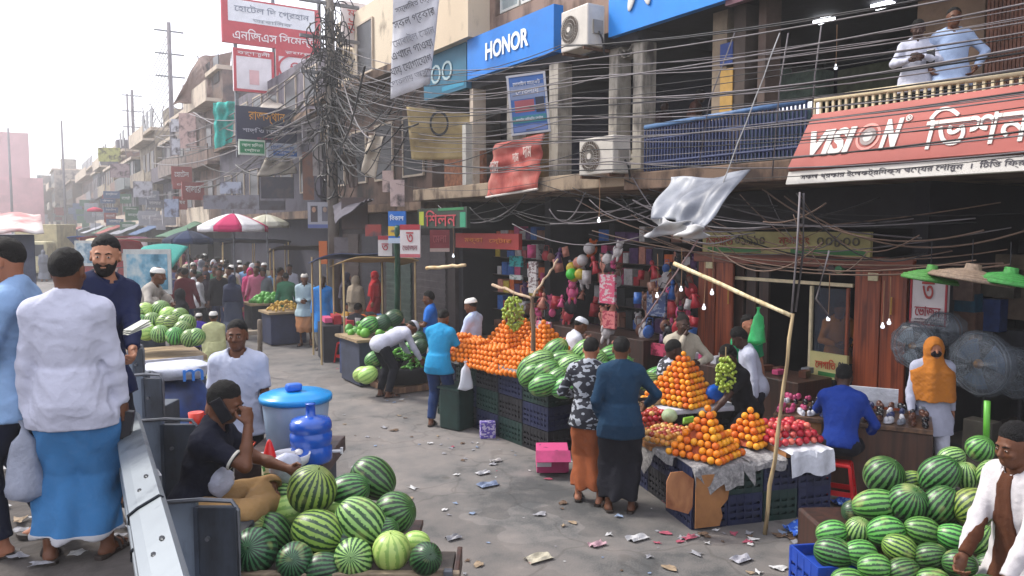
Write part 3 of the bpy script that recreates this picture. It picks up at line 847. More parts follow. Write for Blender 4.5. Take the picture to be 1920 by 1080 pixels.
b = MB(o_); b.bb(8.06, 14, -1.5, 8.93, 5.76, 6.02); P_(b, 'floor_slab', M_NEARBLACK, bd)
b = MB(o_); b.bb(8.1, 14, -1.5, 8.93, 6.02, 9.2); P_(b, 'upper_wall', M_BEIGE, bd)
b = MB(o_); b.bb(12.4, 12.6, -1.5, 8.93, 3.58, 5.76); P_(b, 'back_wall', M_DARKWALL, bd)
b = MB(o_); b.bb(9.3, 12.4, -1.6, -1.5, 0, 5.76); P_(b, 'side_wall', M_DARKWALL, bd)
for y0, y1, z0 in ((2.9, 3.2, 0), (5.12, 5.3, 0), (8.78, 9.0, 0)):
    b = MB(o_); b.bb(9.21, 12.3, y0, y1, 0.16, 3.33); P_(b, 'partition_wall', M_NEARBLACK, bd)
b = MB(o_); b.bb(12.3, 12.5, -1.5, 8.93, 0, 3.33); P_(b, 'shop_back_wall', M_NEARBLACK, bd)
# white twin column with arch beads
for px in (1150, 1196):
    p = F(px + 12, 200, 8.25); b = MB(o_); b.bb(8.1, 8.4, p.y - .105, p.y + .105, 3.58, 5.76); P_(b, 'column', M_COLW, bd, bevel=.02)
p0, p1 = F(1163, 200, 8.25), F(1208, 200, 8.25)
for z, t in ((3.6, 1), (5.45, -1)):
    b = MB(o_)
    for k in range(12):
        a0 = math.pi * k / 12; a1 = math.pi * (k + 1) / 12; ym = (p0.y + p1.y) / 2; ry = abs(p0.y - p1.y) / 2 - .08
        for a in (a0,):
            b.box((8.2, ym + ry * math.cos((a0 + a1) / 2), z + (.34 * math.sin((a0 + a1) / 2) if t > 0 else .31 - .3 * math.sin((a0 + a1) / 2))), (.16, .10, .09))
    P_(b, 'arch', M_COLW, bd)
for px, wd, m in ((1361, .13, grime('#8a7a66')), (1398, .10, grime('#4d423c')), (1440, .06, grime('#5a4a42'))):
    p = F(px, 200, 8.5); b = MB(o_); b.bb(8.35, 8.65, p.y - wd, p.y + wd, 3.58, 5.76); P_(b, 'column', m, bd)
p = F(1361, 180, 8.33); b = MB(o_); b.bb(8.33, 8.345, p.y - .11, p.y + .11, 4.35, 4.95); P_(b, 'notice_panel', mat('ochre_panel', '#b08a45', .7, .2, 8), bd)
p = F(1361, 130, 8.33); b = MB(o_); b.bb(8.33, 8.345, p.y - .11, p.y + .11, 5.0, 5.3); P_(b, 'notice_panel', mat('navy_panel', '#28407e', .7, .2, 8), bd)
# blue railing of the balcony
pa, pb = F(1210, 239, 7.85), F(1512, 189, 7.85)
b = MB(o_); b.cyl(pa, pb, .035, n=8); rail = P_(b, 'railing', M_BLUERAIL, bd, smooth=True)
b = MB(o_)
n_ = 46
for i in range(n_ + 1):
    q = pa.lerp(pb, i / n_); b.box((q.x, q.y, (q.z + 3.6) / 2), (.022, .022, q.z - 3.6))
b.cyl((pa.x, pa.y, 3.72), (pb.x, pb.y, 3.72), .02); b.cyl((pa.x, pa.y, 4.05), (pb.x, pb.y, 4.05), .014)
P_(b, 'baluster', M_BLUEBAR, rail)
b = MB(o_); b.bb(7.94, 7.97, pb.y, 6.9, 3.6, 4.18); P_(b, 'railing_screen', mat('teal_screen', '#3c5560', .7, .5, 5), rail)
b = MB(o_); b.bb(7.93, 7.95, 7.15, pa.y, 3.6, 4.2); P_(b, 'railing_screen', mat('navy_screen', '#1c2340', .7, .4, 5), rail)
pc, pd = F(1528, 187, 7.9), F(2010, 124, 7.9)
b = MB(o_); b.cyl(pc, pd, .036, n=8); rail = P_(b, 'railing', M_CREAM, bd, smooth=True)
b = MB(o_)
for i in range(33):
    q = pc.lerp(pd, i / 32); b.box((q.x, q.y, (q.z + 3.6) / 2), (.026, .026, q.z - 3.6))
P_(b, 'baluster', M_CREAM, rail)
# brown grille at the far right
g0, g1 = F(1853, 60, 9.3), F(2000, 60, 9.3)
b = MB(o_)
for i in range(20):
    y = g0.y + (g1.y - g0.y) * i / 19; b.box((9.3, y, 4.67), (.03, .03, 2.15))
for i in range(7): b.box((9.3, (g0.y + g1.y) / 2, 3.7 + i * .32), (.02, abs(g0.y - g1.y), .03))
P_(b, 'window_grille', mat('brown_iron', '#6f4838', .7, .4, 6), bd)
b = MB(o_); q = F(1790, 20, 9.6); b.bb(9.5, 9.7, q.y - .4, q.y + .4, 3.6, 5.75); P_(b, 'wall_panel', grime('#8c7460'), bd)
for px, py in ((1545, 38), (1655, 10)):
    q = G(px, py, 5.72); b = MB(o_); b.box(q, (.14, .26, .05)); P_(b, 'ceiling_lamp', emit('lamp_glow', '#f4f8ff', 5), bd)
# pale interior things seen in the gallery
def simple(name, label, cat, mb, m, group=None, smooth=False, **k):
    return tag(mb.build(name, m, None, smooth, **k), label, cat, group)
q0 = F(1425, 165, 11.5); b = MB(); b.box((11.5, q0.y - .6, q0.z - .12), (.5, 1.5, .45)); b.box((11.4, q0.y - .3, q0.z + .16), (.3, .7, .16))
simple('covered_counter', 'counter covered with pale green sheets at the back of the dark gallery', 'counter', b, mat('pale_sheet', '#8fa698', .7, .35, 9), bevel=.03)
q0 = F(1650, 150, 11.5); b = MB(); b.box((11.4, q0.y, q0.z - .1), (.4, 1.1, .62)); 
simple('storage_cabinet', 'olive metal cabinet standing behind the two men in white', 'cabinet', b, mat('olive', '#555b45', .7, .4, 6), bevel=.02)
b = MB(); q0 = F(1490, 265, 11.8); 
for i in range(5): b.box((11.5, q0.y + .17 * i - .4, q0.z - .1 + .06 * (i % 2)), (.2, .11, .09))
simple('cup_row', 'row of white cups on a shelf behind the blue railing', 'cups', b, mat('white_cup', '#cfd4d6', .4, .2, 9))

# shopfront timber
sf = thing('wooden_shopfront', 'brown varnished timber shopfront with a dark doorway under the balcony', 'shopfront', (9.2, 7, 0.16))
so_ = sf.location
def yb(px, X=9.2): return F(px, 500, X).y
def panel(name, px0, px1, z0, z1, m, X=9.2, t=.05, parent=sf):
    b = MB(so_); b.bb(X, X + t, yb(px0, X), yb(px1, X), z0, z1); return b.build(name, m, parent, bevel=.008)
panel('door_panel', 1310, 1341, .18, 2.25, M_WOODR, 9.2); panel('door_panel', 1343, 1374, .18, 2.25, M_WOODR, 9.185)
panel('door_panel', 1604, 1652, .18, 2.28, M_WOODR, 9.2); panel('door_panel', 1654, 1702, .18, 2.28, M_WOODR, 9.19)
panel('lintel', 1300, 1712, 2.24, 2.40, wood('#4c1e10', '#84402a', (14, .8, 14)), 9.14, .12)
panel('lintel', 1378, 1600, 1.98, 2.03, M_CREAM, 9.3, .04)
for a in (1376, 1400, 1424): panel('folding_slat', a, a + 18, .18, 2.2, M_WOODD, 9.35)
panel('fascia', 1300, 1712, 2.76, 3.32, mat('black_slats', '#1c1a20', .8, .4, 6), 9.3, .05)
fr = panel('glass_door', 1519, 1524, .18, 1.97, M_CREAM, 9.26, .05)
panel('frame', 1588, 1593, .18, 1.97, M_WOODR, 9.26, .05, fr); 
b = MB(so_); b.bb(9.29, 9.295, yb(1523), yb(1589), .5, 1.95); b.build('pane', clear_plastic('#5a6270', .22, .1), fr)
for px, py, r_ in ((1540, 505, .055), (1558, 505, .06), (1572, 506, .055)):
    c = F(px, py, 9.12); b = MB(so_); b.cyl(c, c + Vector((.05, 0, 0)), r_, n=16)
    b.build('round_window', mat('round_g' if px == 1572 else 'round_d', '#2d7046' if px == 1572 else '#2c2022', .4, .2, 9), sf)
for px, py in ((1330, 497), (1637, 519)):
    c = F(px, py, 9.17); b = MB(so_); b.box(c, (.02, .13, .10)); b.build('notice_card', mat('card', '#cfc5a0', .7, .2, 20), sf)
for px, py in ((1365, 570), (1670, 590)):
    c = F(px, py, 9.15); b = MB(so_); b.cyl(c, c + Vector((0, 0, .22)), .012); b.build('door_handle', mat('brass', '#b58d4a', .3, .2, 9, 0, .9), sf)

# ------------------------------------------------------------------ second building (upper storeys with the big blue signs)
b2 = thing('corner_building', 'weathered building with beige upper storey and dark open first floor under the white-lettered blue sign', 'building', (9, 12.5, 0))
o_ = b2.location
b = MB(o_); b.bb(7.8, 14, 8.95, 16.4, 3.40, 3.66); P_(b, 'floor_slab', streaked('#9c8a74', '#3b2c24', .5, 3, 1, .9), b2, bevel=.02)
b = MB(o_); b.bb(8.0, 14, 8.95, 16.4, 5.60, 5.84); P_(b, 'floor_slab', M_NEARBLACK, b2)
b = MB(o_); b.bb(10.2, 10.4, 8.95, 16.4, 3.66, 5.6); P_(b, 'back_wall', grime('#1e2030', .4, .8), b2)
b = MB(o_); b.bb(8.2, 14, 8.95, 13.6, 5.84, 6.95); b.bb(8.2, 14, 8.95, 13.6, 8.3, 9.6); b.bb(8.2, 14, 8.95, 10.6, 6.95, 8.3); b.bb(8.2, 14, 13.4, 13.6, 6.95, 8.3); P_(b, 'upper_wall', streaked('#8a7264', '#4d3b33', .5, 3, .8, .9), b2)
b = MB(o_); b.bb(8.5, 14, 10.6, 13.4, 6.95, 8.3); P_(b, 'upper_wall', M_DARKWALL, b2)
b = MB(o_); b.bb(7.7, 14, 13.6, 16.4, 6.55, 10); P_(b, 'upper_wall', streaked('#c9b8a0', '#9a8b78', .3, 2, .4, .9), b2)
for a, c in ((10.7, 11.6), (11.7, 12.6), (12.65, 13.35)):
    b = wframe(o_, 8.36, a + .06, c - .06, 7.06, 8.22, .08); fr = P_(b, 'window', mat('alu', '#c9cbc6', .4, .1, 9), b2)
    b = MB(o_); b.bb(8.31, 8.33, a + .06, c - .06, 7.06, 8.28); P_(b, 'pane', mat('frosted', '#9aa5a5', .25, .25, 3), fr)
    b = MB(o_); b.bb(8.42, 8.44, a + .1, c - .3, 7.06, 8.28); P_(b, 'curtain', fabric('#b8b6a8'), fr)
for px, wd in ((1042, .13), (960, .10), (888, .07)):
    q = F(px, 250, 8.0); b = MB(o_); b.bb(7.95, 8.25, q.y - wd, q.y + wd, 3.66, 5.6); P_(b, 'column', M_COLW if px != 888 else M_BEIGE, b2)
for y0 in (12.6, 16.2):
    b = MB(o_); b.bb(9.0, 12.2, y0, y0 + .2, .16, 3.4); P_(b, 'partition_wall', M_NEARBLACK, b2)
b = MB(o_); b.bb(12.2, 12.4, 8.95, 16.4, 0, 3.4); P_(b, 'shop_back_wall', M_NEARBLACK, b2)
b = MB(o_); b.bb(10.1, 10.2, 14, 15.8, 3.66, 5.0); P_(b, 'timber_wall', mat('ochre', '#7d6138', .8, .5, 4, .2), b2)
b = MB(o_); b.bb(8.1, 8.18, 13.7, 15.4, 3.68, 4.35); P_(b, 'brick_parapet', mat('brickish', '#7c4e36', .9, .5, 12, .3), b2)
# third: cluttered narrow building
b3 = thing('narrow_building', 'narrow brown building behind the tangle of cables and the concrete pole', 'building', (9, 19.5, 0))
o_ = b3.location
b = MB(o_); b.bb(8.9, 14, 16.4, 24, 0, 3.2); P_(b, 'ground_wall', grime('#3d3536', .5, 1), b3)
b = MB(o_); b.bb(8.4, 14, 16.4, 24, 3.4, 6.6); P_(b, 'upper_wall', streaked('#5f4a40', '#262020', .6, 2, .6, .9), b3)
b = MB(o_); b.bb(8.0, 14, 16.4, 24, 3.2, 3.4); b.bb(7.9, 14, 16.4, 24, 6.6, 6.8); P_(b, 'floor_slab', M_SLAB, b3)
b = MB(o_); b.bb(8.8, 14, 16.4, 24, 6.8, 9.2); P_(b, 'upper_wall', streaked('#cdbfa8', '#8e8272', .3, 2, .5, .9), b3)
for i, (y0, z0) in enumerate(((17, 4.1), (18.8, 4.1), (20.6, 4.1), (22.3, 4.1), (18, 7.3), (21, 7.3))):
    X = 8.39 if z0 < 5 else 8.79
    b = wframe(o_, X, y0, y0 + 1.1, z0, z0 + 1.4)
    wf = P_(b, 'window', M_BEIGE, b3); b = MB(o_); b.bb(X - .03, X - .01, y0, y0 + 1.1, z0, z0 + 1.4); P_(b, 'pane', mat('dark_pane', '#1c2029', .3, .4, 3), wf)
for y0, w0, c0 in ((16.8, 1.6, '#4b4547'), (18.8, 1.6, '#3b4a45'), (20.8, 1.4, '#2c2c36'), (22.5, 1.3, '#4a3c38')):
    b = MB(o_); b.bb(8.85, 8.9, y0, y0 + w0, .05, 2.6)
    for k in range(14): b.bb(8.835, 8.85, y0, y0 + w0, .1 + k * .18, .1 + k * .18 + .09)
    P_(b, 'shop_shutter', mat('shutter', c0, .6, .3, 4), b3)
# fourth: the block that carries the hoardings
b4 = thing('hoarding_building', 'tall dark building that carries the red hoardings', 'building', (9, 31, 0))
o_ = b4.location
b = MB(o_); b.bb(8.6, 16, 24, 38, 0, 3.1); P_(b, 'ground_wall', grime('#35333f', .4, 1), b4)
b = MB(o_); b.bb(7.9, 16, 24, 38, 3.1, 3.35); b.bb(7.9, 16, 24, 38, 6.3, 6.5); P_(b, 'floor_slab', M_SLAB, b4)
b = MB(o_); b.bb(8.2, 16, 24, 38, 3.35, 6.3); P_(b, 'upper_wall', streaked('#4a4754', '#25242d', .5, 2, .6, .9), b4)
b = MB(o_); b.bb(8.4, 16, 24, 38, 6.5, 8.4); P_(b, 'upper_wall', streaked('#66606a', '#37353d', .5, 2, .6, .9), b4)
for i in range(6):
    y0 = 24.6 + i * 2.2
    for z0 in (4.0, 6.9):
        X = 8.19 if z0 < 6 else 8.39
        b = wframe(o_, X, y0 + .05, y0 + 1.25, z0, z0 + 1.1); wf = P_(b, 'window', M_BEIGE, b4)
        b = MB(o_); b.bb(X - .03, X - .01, y0 + .05, y0 + 1.25, z0, z0 + 1.1); P_(b, 'pane', mat('dark_pane', '#1c2029', .3, .4, 3), wf)

# ------------------------------------------------------------------ the row of buildings down the street
rnd = random.Random(21)
cols = ['#75625a', '#80746e', '#58525e', '#8d8272', '#62696c', '#7c5e52', '#978a76', '#4c4854', '#72757d', '#876f66', '#67584e', '#9a9288']
words = ['weathered brown', 'dusty rose', 'slate grey', 'sand coloured', 'pale grey green', 'brick coloured', 'cream', 'dark violet grey', 'blue grey', 'faded salmon', 'umber', 'off white']
ordn = ['first', 'second', 'third', 'fourth', 'fifth', 'sixth', 'seventh', 'eighth', 'ninth', 'tenth', 'eleventh', 'twelfth', 'thirteenth', 'fourteenth', 'fifteenth', 'sixteenth', 'seventeenth', 'eighteenth']
M_PANE = mat('dark_pane', '#1c2029', .3, .4, 3)
y = 38.2; far = []
hts = [10.2, 9.0, 8.3, 9.4, 8.0, 9.2, 8.2, 9.8, 8.6, 9.6, 9.0, 11.5, 9.2, 10.5, 12, 10]
for i, hh in enumerate(hts):
    ln = rnd.uniform(5.5, 8) if i < 9 else rnd.uniform(11, 18)
    X = 8.0 + rnd.uniform(-.5, .9) - (.0 if i < 9 else (i - 8) * .9)
    r = thing('street_building', f'{words[i % 12]} building, {ordn[i]} beyond the hoarding block on the street side', 'building', (X, y + ln / 2, 0), 0, 'buildings receding down the street')
    oo = r.location; cw = streaked(cols[i % 12], '#4a4348', .5, 1.2, .35, .9)
    b = MB(oo); b.bb(X + .6, X + 9, y, y + ln - .05, 0, 3.0); P_(b, 'ground_wall', M_NEARBLACK, r)
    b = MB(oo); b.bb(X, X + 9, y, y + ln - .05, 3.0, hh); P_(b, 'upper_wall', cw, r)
    nf = 2 if hh > 8.2 else 1
    for k in range(nf + 1):
        z0 = 3.0 + k * 2.9
        if z0 < hh - .3:
            b = MB(oo); b.bb(X - .75, X - .003, y + .1, y + ln - .2, z0 - .1, z0 + .06); b.bb(X - .75, X - .70, y + .1, y + ln - .2, z0 + .06, z0 + .85); P_(b, 'balcony', cw if k % 2 else M_BEIGE, r)
            for q in range(int(ln // 2)):
                yy = y + .6 + q * 2.0
                b = MB(oo); b.bb(X - .04, X - .004, yy, yy + 1.1, z0 + .95, z0 + 2.2); P_(b, 'window', M_PANE, r)
    b = MB(oo); b.bb(X - .25, X + 9.1, y - .02, y + ln, hh, hh + .2); rf = P_(b, 'roof', M_BEIGE, r)
    b = MB(oo)
    if i % 2: b.bb(X + 1, X + 3, y + 1, y + 3, hh + .2, hh + 1.7); P_(b, 'stair_head', cw, rf)
    else: b.cyl((X + 1.5, y + 2, hh + .2), (X + 1.5, y + 2, hh + 1.3), .6, n=12); P_(b, 'water_tank', mat('tank', '#3b3f48', .5, .2, 6), rf)
    y += ln; far.append((X, y - ln, ln, hh))
# roof mound of nets and poles above the rose awnings
b = MB()
def fn(u, v):
    p = FY(330 + 110 * u, 100, 41); top = [190, 175, 120, 92, 88, 92][int(u * 5)] if u < 1 else 95
    yy = 190 + (np.interp(u, [0, .25, .45, .6, 1], [188, 130, 100, 90, 92]) - 190) * v
    q = FY(335 + 105 * u, float(yy), 41); q.y += .8 * math.sin(7 * u + 3 * v) + 1.2 * v; return q
b.sheet(fn, 16, 8, .05)
simple('roof_net', 'drooping brown net hung on the roof left of the red hoarding', 'net', b, grime('#8a746b', .4, 1))
# houses across the far end of the street
for i in range(11):
    x0 = -26 + i * 4.2; dpt = 150 + (i * 37) % 60; hh = 4.5 + (i * 53 % 40) / 10
    r = thing('distant_building', f'low hazy house far at the street end, {ordn[i]} from the left', 'building', (x0, dpt, 0), 0, 'hazy houses across the end of the street')
    b = MB(r.location); b.bb(x0 - 2.1, x0 + 2.0, dpt, dpt + 8, 0, hh); w_ = P_(b, 'wall', grime(cols[(i * 5) % 12], .3, .5), r)
    b = MB(r.location); b.bb(x0 - 2.3, x0 + 2.2, dpt - .3, dpt + 8.2, hh, hh + .3); P_(b, 'roof', M_BEIGE, r)
    for k in range(2): b = MB(r.location); b.bb(x0 - 1.4 + k * 1.7, x0 - .5 + k * 1.7, dpt - .05, dpt - .005, 2.2, 3.6); P_(b, 'window', M_PANE, r)
r = thing('pink_tower', 'tall haze-paled pink building in the haze at the left edge', 'building', (0, 120, 0)); oo = r.location
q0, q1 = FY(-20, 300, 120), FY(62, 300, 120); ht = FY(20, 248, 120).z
b = MB(oo); b.bb(q0.x, q1.x - .4, 120, 132, 0, ht); P_(b, 'wall', mat('faded_pink', '#c9a0a4', .8, .2, .3), r)  # pink lightened so part of the haze sits in the wall colour
b = MB(oo); b.bb(q0.x, q1.x + 1.0, 119.6, 132, 0, ht * .62); P_(b, 'lower_wall', mat('hazed_pink_b', '#c79a9e', .8, .3, .4), r)
# ------------------------------------------------------------------ signs, banners, boards
def paint(c, var=.12, rough=.55): return mat('sign_paint', c, rough, var, 2.5)
def lett(c): return mat('lettering_paint', c, .5, .05, 8)
TOWARD = (math.cos(YAW), -math.sin(YAW), 0)
def board(name, label, cat, c, ux, w_, h_, col, texts=(), patches=(), border=None, t=.05, uy=(0, 0, 1), group=None, rough=.55, var=.12, pm=None):
    r = framed(name, label, cat, c, ux, uy, group)
    MB().box((0, 0, 0), (w_, h_, t)).build('panel', pm or paint(col, var, rough), r)
    if border:
        b = MB(); e = border[1]
        b.box((0, h_ / 2 - e / 2, t / 2 + .004), (w_ + .01, e, .02)); b.box((0, -h_ / 2 + e / 2, t / 2 + .004), (w_ + .01, e, .02))
        b.box((-w_ / 2 + e / 2, 0, t / 2 + .004), (e, h_ - 2 * e, .02)); b.box((w_ / 2 - e / 2, 0, t / 2 + .004), (e, h_ - 2 * e, .02))
        b.build('border', paint(border[0]), r)
    for k, (x, y, pw, ph, pc) in enumerate(patches):
        MB().box((x * w_, y * h_, t / 2 + .004 + .002 * k), (pw * w_, ph * h_, .004)).build('printed_panel', paint(pc), r)
    for tx in texts:
        x, y, tw, th, body, tc = tx[:6]
        text(body, (x * w_, y * h_, t / 2 + .016), tw * w_, th * h_, lett(tc), r, ext=.004, shear=tx[6] if len(tx) > 6 else 0, bold=tx[7] if len(tx) > 7 else .012)
    return r
def fboard(name, label, cat, px0, pt, pb, px1, X, *a, **k):
    """a board on the street facade: left edge px0 (rows pt..pb), right edge column px1"""
    p, q = F(px0, pt, X), F(px0, pb, X); e = F(px1, 300, X)
    return board(name, label, cat, (X, (p.y + e.y) / 2, (p.z + q.z) / 2), (0, -1, 0), abs(p.y - e.y), abs(p.z - q.z), *a, **k)
def cboard(name, label, cat, px0, py0, px1, py1, z, col, yawd=0, **k):
    """a board facing the viewer's side at distance z, turned by yawd"""
    p, q = D(px0, py0, z), D(px1, py1, z); c = (p + q) / 2
    ux = Matrix.Rotation(R(yawd), 3, 'Z') @ Vector(TOWARD)
    w_ = (Vector((p.x, p.y, 0)) - Vector((q.x, q.y, 0))).length / max(.3, math.cos(R(yawd)))
    return board(name, label, cat, c, ux, w_, abs(p.z - q.z), col, **k)

# VISION sign, leaning out at its foot
yl, yr = F(1506, 280, 7.72).y, .9
L_ = yl - yr; cy = (yl + yr) / 2
vs_ = framed('shop_sign', 'long salmon red sign with big white lettering hung on the balcony edge', 'sign', (7.62, cy, 3.735), (0, -1, 0), (.24, 0, .62))
hh = .66
MB().add([(-L_ / 2 - .02, -hh / 2, -.03), (L_ / 2, -hh / 2, -.03), (L_ / 2, hh / 2, -.03), (-L_ / 2 + .12, hh / 2, -.03), (-L_ / 2 - .02, -hh / 2, .03), (L_ / 2, -hh / 2, .03), (L_ / 2, hh / 2, .03), (-L_ / 2 + .12, hh / 2, .03)],
         [(3, 2, 1, 0), (4, 5, 6, 7), (0, 1, 5, 4), (1, 2, 6, 5), (2, 3, 7, 6), (3, 0, 4, 7)]).build('panel', mat('vision_red', '#a8554c', .6, .12, 1.2), vs_)
white = lett('#d9d6d0')
def vx(px): return -(F(px, 290, 7.6).y - cy)
def vtext(s_, pa, pb_, y, h_, **k): text(s_, ((vx(pa) + vx(pb_)) / 2, y, .036), vx(pb_) - vx(pa), h_, k.pop('m', white), vs_, ext=.006, **k)
vtext('VISI', 1518, 1604, -.05, .32, shear=.18, bold=.045); vtext('N', 1655, 1690, -.03, .34, shear=.18, bold=.05)
for r0, r1, c_ in ((.155, .125, '#d98a80'), (.10, .0, '#8f7f7c'), (.06, 0, '#c9c2bd')):
    b = MB(); n = 24; cx0 = vx(1629)
    for i in range(n):
        a0, a1 = 2 * math.pi * i / n, 2 * math.pi * (i + 1) / n; z0 = .036 + .004 * (r0 < .12) + .004 * (r0 < .08)
        pts = [(cx0 + rr * math.cos(a) * .9, rr * math.sin(a) - .03, z0) for rr, a in ((r1, a0), (r0, a0), (r0, a1), (r1, a1))]
        b.add(pts, [(0, 1, 2, 3)] if r1 else [(0, 1, 2)])
    b.build('emblem_ring', lett(c_), vs_)
vtext('®', 1693, 1705, .13, .07, bold=.01)
vtext('ভিশন', 1736, 1935, -.02, .44, bold=.04)
st = framed('sign_strip', 'white strip with small dark print under the salmon red sign', 'sign', (7.50, cy, 3.33), (0, -1, 0), (.1, 0, .3))
MB().box((0, 0, 0), (L_ + .06, .15, .03)).build('panel', paint('#c8c4bd'), st)
text('সকল প্রকার ইলেকট্রনিক্স পণ্যের শোরুম  ।  টিভি ফ্রিজ রাইস কুকার ব্লেন্ডার পাওয়া যায়  ।  মেইন রোড', (-.1, 0, .02), L_ - .5, .09, lett('#3a3540'), st, ext=.003)
# blue telecom sign
fboard('shop_sign', 'wide bright blue sign with a white emblem at the top edge above the gallery', 'sign', 1148, -95, 71, 1366, 7.95, '#0d7fd6', t=.12)
r = bpy.context.scene.objects[-1]
p = F(1178, -8, 7.86)
em = framed('sign_emblem', 'white looped petal emblem on the wide bright blue sign', 'emblem', F(1196, -14, 7.87), (0, -1, 0), (0, 0, 1))
b = MB()
for a, L, dx in ((-.35, .42, -.06), (.35, .42, .10), (1.2, .3, .2), (-1.2, .3, -.16)):
    b.ball((dx + math.sin(a) * L * .45, -math.cos(a) * L * .45 + .15, 0), (.075, L * .52, .02), Matrix.Rotation(a, 3, 'Z'), 14, 8)
b.build('petal', white, em, True)
fboard('shop_sign', 'dull maroon sign beside the wide bright blue sign', 'sign', 1367, -80, 12, 1500, 7.97, '#5c3340', t=.1)
fboard('shop_sign', 'bright blue box sign with bold white capital letters on the corner building', 'sign', 884, 76, 151, 1046, 7.93, '#0b74c9', t=.2,
       texts=[(-.0, .02, .50, .42, 'HONOR', '#e8eef2', 0, .03)])
fboard('shop_sign', 'dark teal sign with two pale ring letters half hidden by the white banner', 'sign', 800, 108, 190, 881, 7.95, '#14607c', t=.15, texts=[(-.05, .0, .5, .42, 'OO', '#9fb6bb', 0, .0)],
       patches=[(.2, -.38, .5, .1, '#1d86a8')])
# framed blue poster, tattered banners
board('framed_poster', 'white framed blue poster with small print hanging beside the column', 'poster', D(991, 195, 13.2), (.74, -.67, .10), .66, 1.0, '#3a66a8', border=('#b9b9bd', .035),
      patches=[(.0, .20, .86, .22, '#7f8fb0'), (-.1, -.03, .5, .2, '#a2525a'), (.3, -.03, .22, .25, '#20283c'), (0, -.25, .86, .12, '#2f7a86'), (0, -.40, .86, .1, '#6a7fb6')],
      texts=[(0, .34, .7, .10, 'মোবাইল মার্কেট', '#dfe3ea'), (0, .2, .6, .1, 'দোতলায়', '#e6e6ea'), (0, -.25, .7, .06, 'মোবাইল সার্ভিসিং সেন্টার', '#dfe3ea')])
def cloth_banner(name, label, cat, corners, m, nu=18, nv=14, wob=.05, seed=1, t=.006, texts=()):
    """corners TL, TR, BR, BL as world points"""
    a, b_, c, d = [Vector(q) for q in corners]; nn = (b_ - a).cross(d - a).normalized(); rr = random.Random(seed); f1, f2, ph = rr.uniform(2, 5), rr.uniform(3, 7), rr.uniform(0, 6)
    def fn(u, v):
        p = a.lerp(b_, u).lerp(d.lerp(c, u), v)
        return p + nn * wob * (math.sin(f1 * 3 * u + ph + 2 * v) + .6 * math.sin(f2 * 3 * v + ph * 2 + u * 4)) * (.4 + .6 * math.sin(math.pi * min(1, v + .2)))
    root = thing(name, label, cat, a)
    mb = MB(a); mb.sheet(fn, nu, nv, t); o = mb.build('cloth', m, root, True)
    return root, fn, nn
def blotch(c1, c2, c3, sc=3., th=(.4, .6), rough=.85):
    m = bpy.data.materials.new('printed_fabric'); m.use_nodes = True
    t = m.node_tree; b = t.nodes['Principled BSDF']; b.inputs['Roughness'].default_value = rough
    tc = N(t, 'ShaderNodeTexCoord'); n = N(t, 'ShaderNodeTexNoise'); n.inputs['Scale'].default_value = sc; n.inputs['Detail'].default_value = 7
    t.links.new(tc.outputs['Object'], n.inputs[0]); rp = N(t, 'ShaderNodeValToRGB'); e = rp.color_ramp.elements
    e[0].position = th[0]; e[0].color = (*C(c1), 1); e[1].position = th[1]; e[1].color = (*C(c3), 1); q = e.new((th[0] + th[1]) / 2); q.color = (*C(c2), 1)
    t.links.new(n.outputs[0], rp.inputs[0]); t.links.new(rp.outputs[0], b.inputs['Base Color']); return m
X = 7.7
r, fn, nn = cloth_banner('cloth_banner', 'sagging faded red banner with white print tied below the framed poster', 'banner', (F(932, 270, X), F(1022, 250, X), F(1006, 352, X), F(912, 368, X)), blotch('#8c2f2c', '#b85a50', '#c98377', 2.2, (.35, .7)), wob=.05)
oo = r.location
for u, v, s_ in ((.12, .45, .28), (.55, .35, .2), (.82, .3, .26)):
    p = fn(u, v) - nn * .0; q = framed('x', None, None, p, (0, -1, 0), (0, 0, 1)); 
    tt = text('দাম', (0, 0, 0), s_, s_ * .8, lett('#d8c8c0'), None, ext=.004); M = q.matrix_world.copy(); bpy.data.objects.remove(q)
    tt.matrix_world = M; tt.location = Vector(p) + Vector((-.06, 0, 0)) - Vector(oo); tt.parent = r
b = MB(oo); b.tube([fn(0, 1) + Vector((-.01, 0, -.02)), fn(1, 1) + Vector((-.01, 0, -.02))], .022, 6); b.build('hem_rod', mat('white_rod', '#cfc8c0', .6, .1, 9), r)
# tan sheet with a black ring
z = 16.5
r, fn, nn = cloth_banner('cloth_banner', 'torn tan sheet with a black painted ring hung above the slab', 'banner', (D(762, 200, z), D(903, 216, z), D(903, 298, z), D(772, 300, z)), blotch('#7d6c4a', '#a08d63', '#b09c72', 1.6, (.35, .65)), wob=.06, seed=4)
b = MB(r.location); c = fn(.43, .28) - nn * .0; n = 26
sg = -1 if nn.dot(Vector((0, 0, CAM_H)) - c) < 0 else 1
for i in range(n):
    a0, a1 = 2 * math.pi * i / n, 2 * math.pi * (i + 1) / n
    b.add([c + Vector(TOWARD) * .19 * math.cos(a) * k + Vector((0, 0, .25 * math.sin(a) * k)) + nn * sg * .11 for k, a in ((.84, a0), (1.06, a0), (1.06, a1), (.84, a1))], [(0, 1, 2, 3)])
b.build('painted_ring', lett('#1d1c1c'), r)
b = MB(); b.bb(7.8, 7.95, F(885, 300, 8).y - .1, F(885, 300, 8).y + .05, 3.66, 4.9); simple('white_post', 'thin pale post standing on the slab under the torn tan sheet', 'post', b, mat('pale_post', '#b5b2aa', .7, .2, 5))
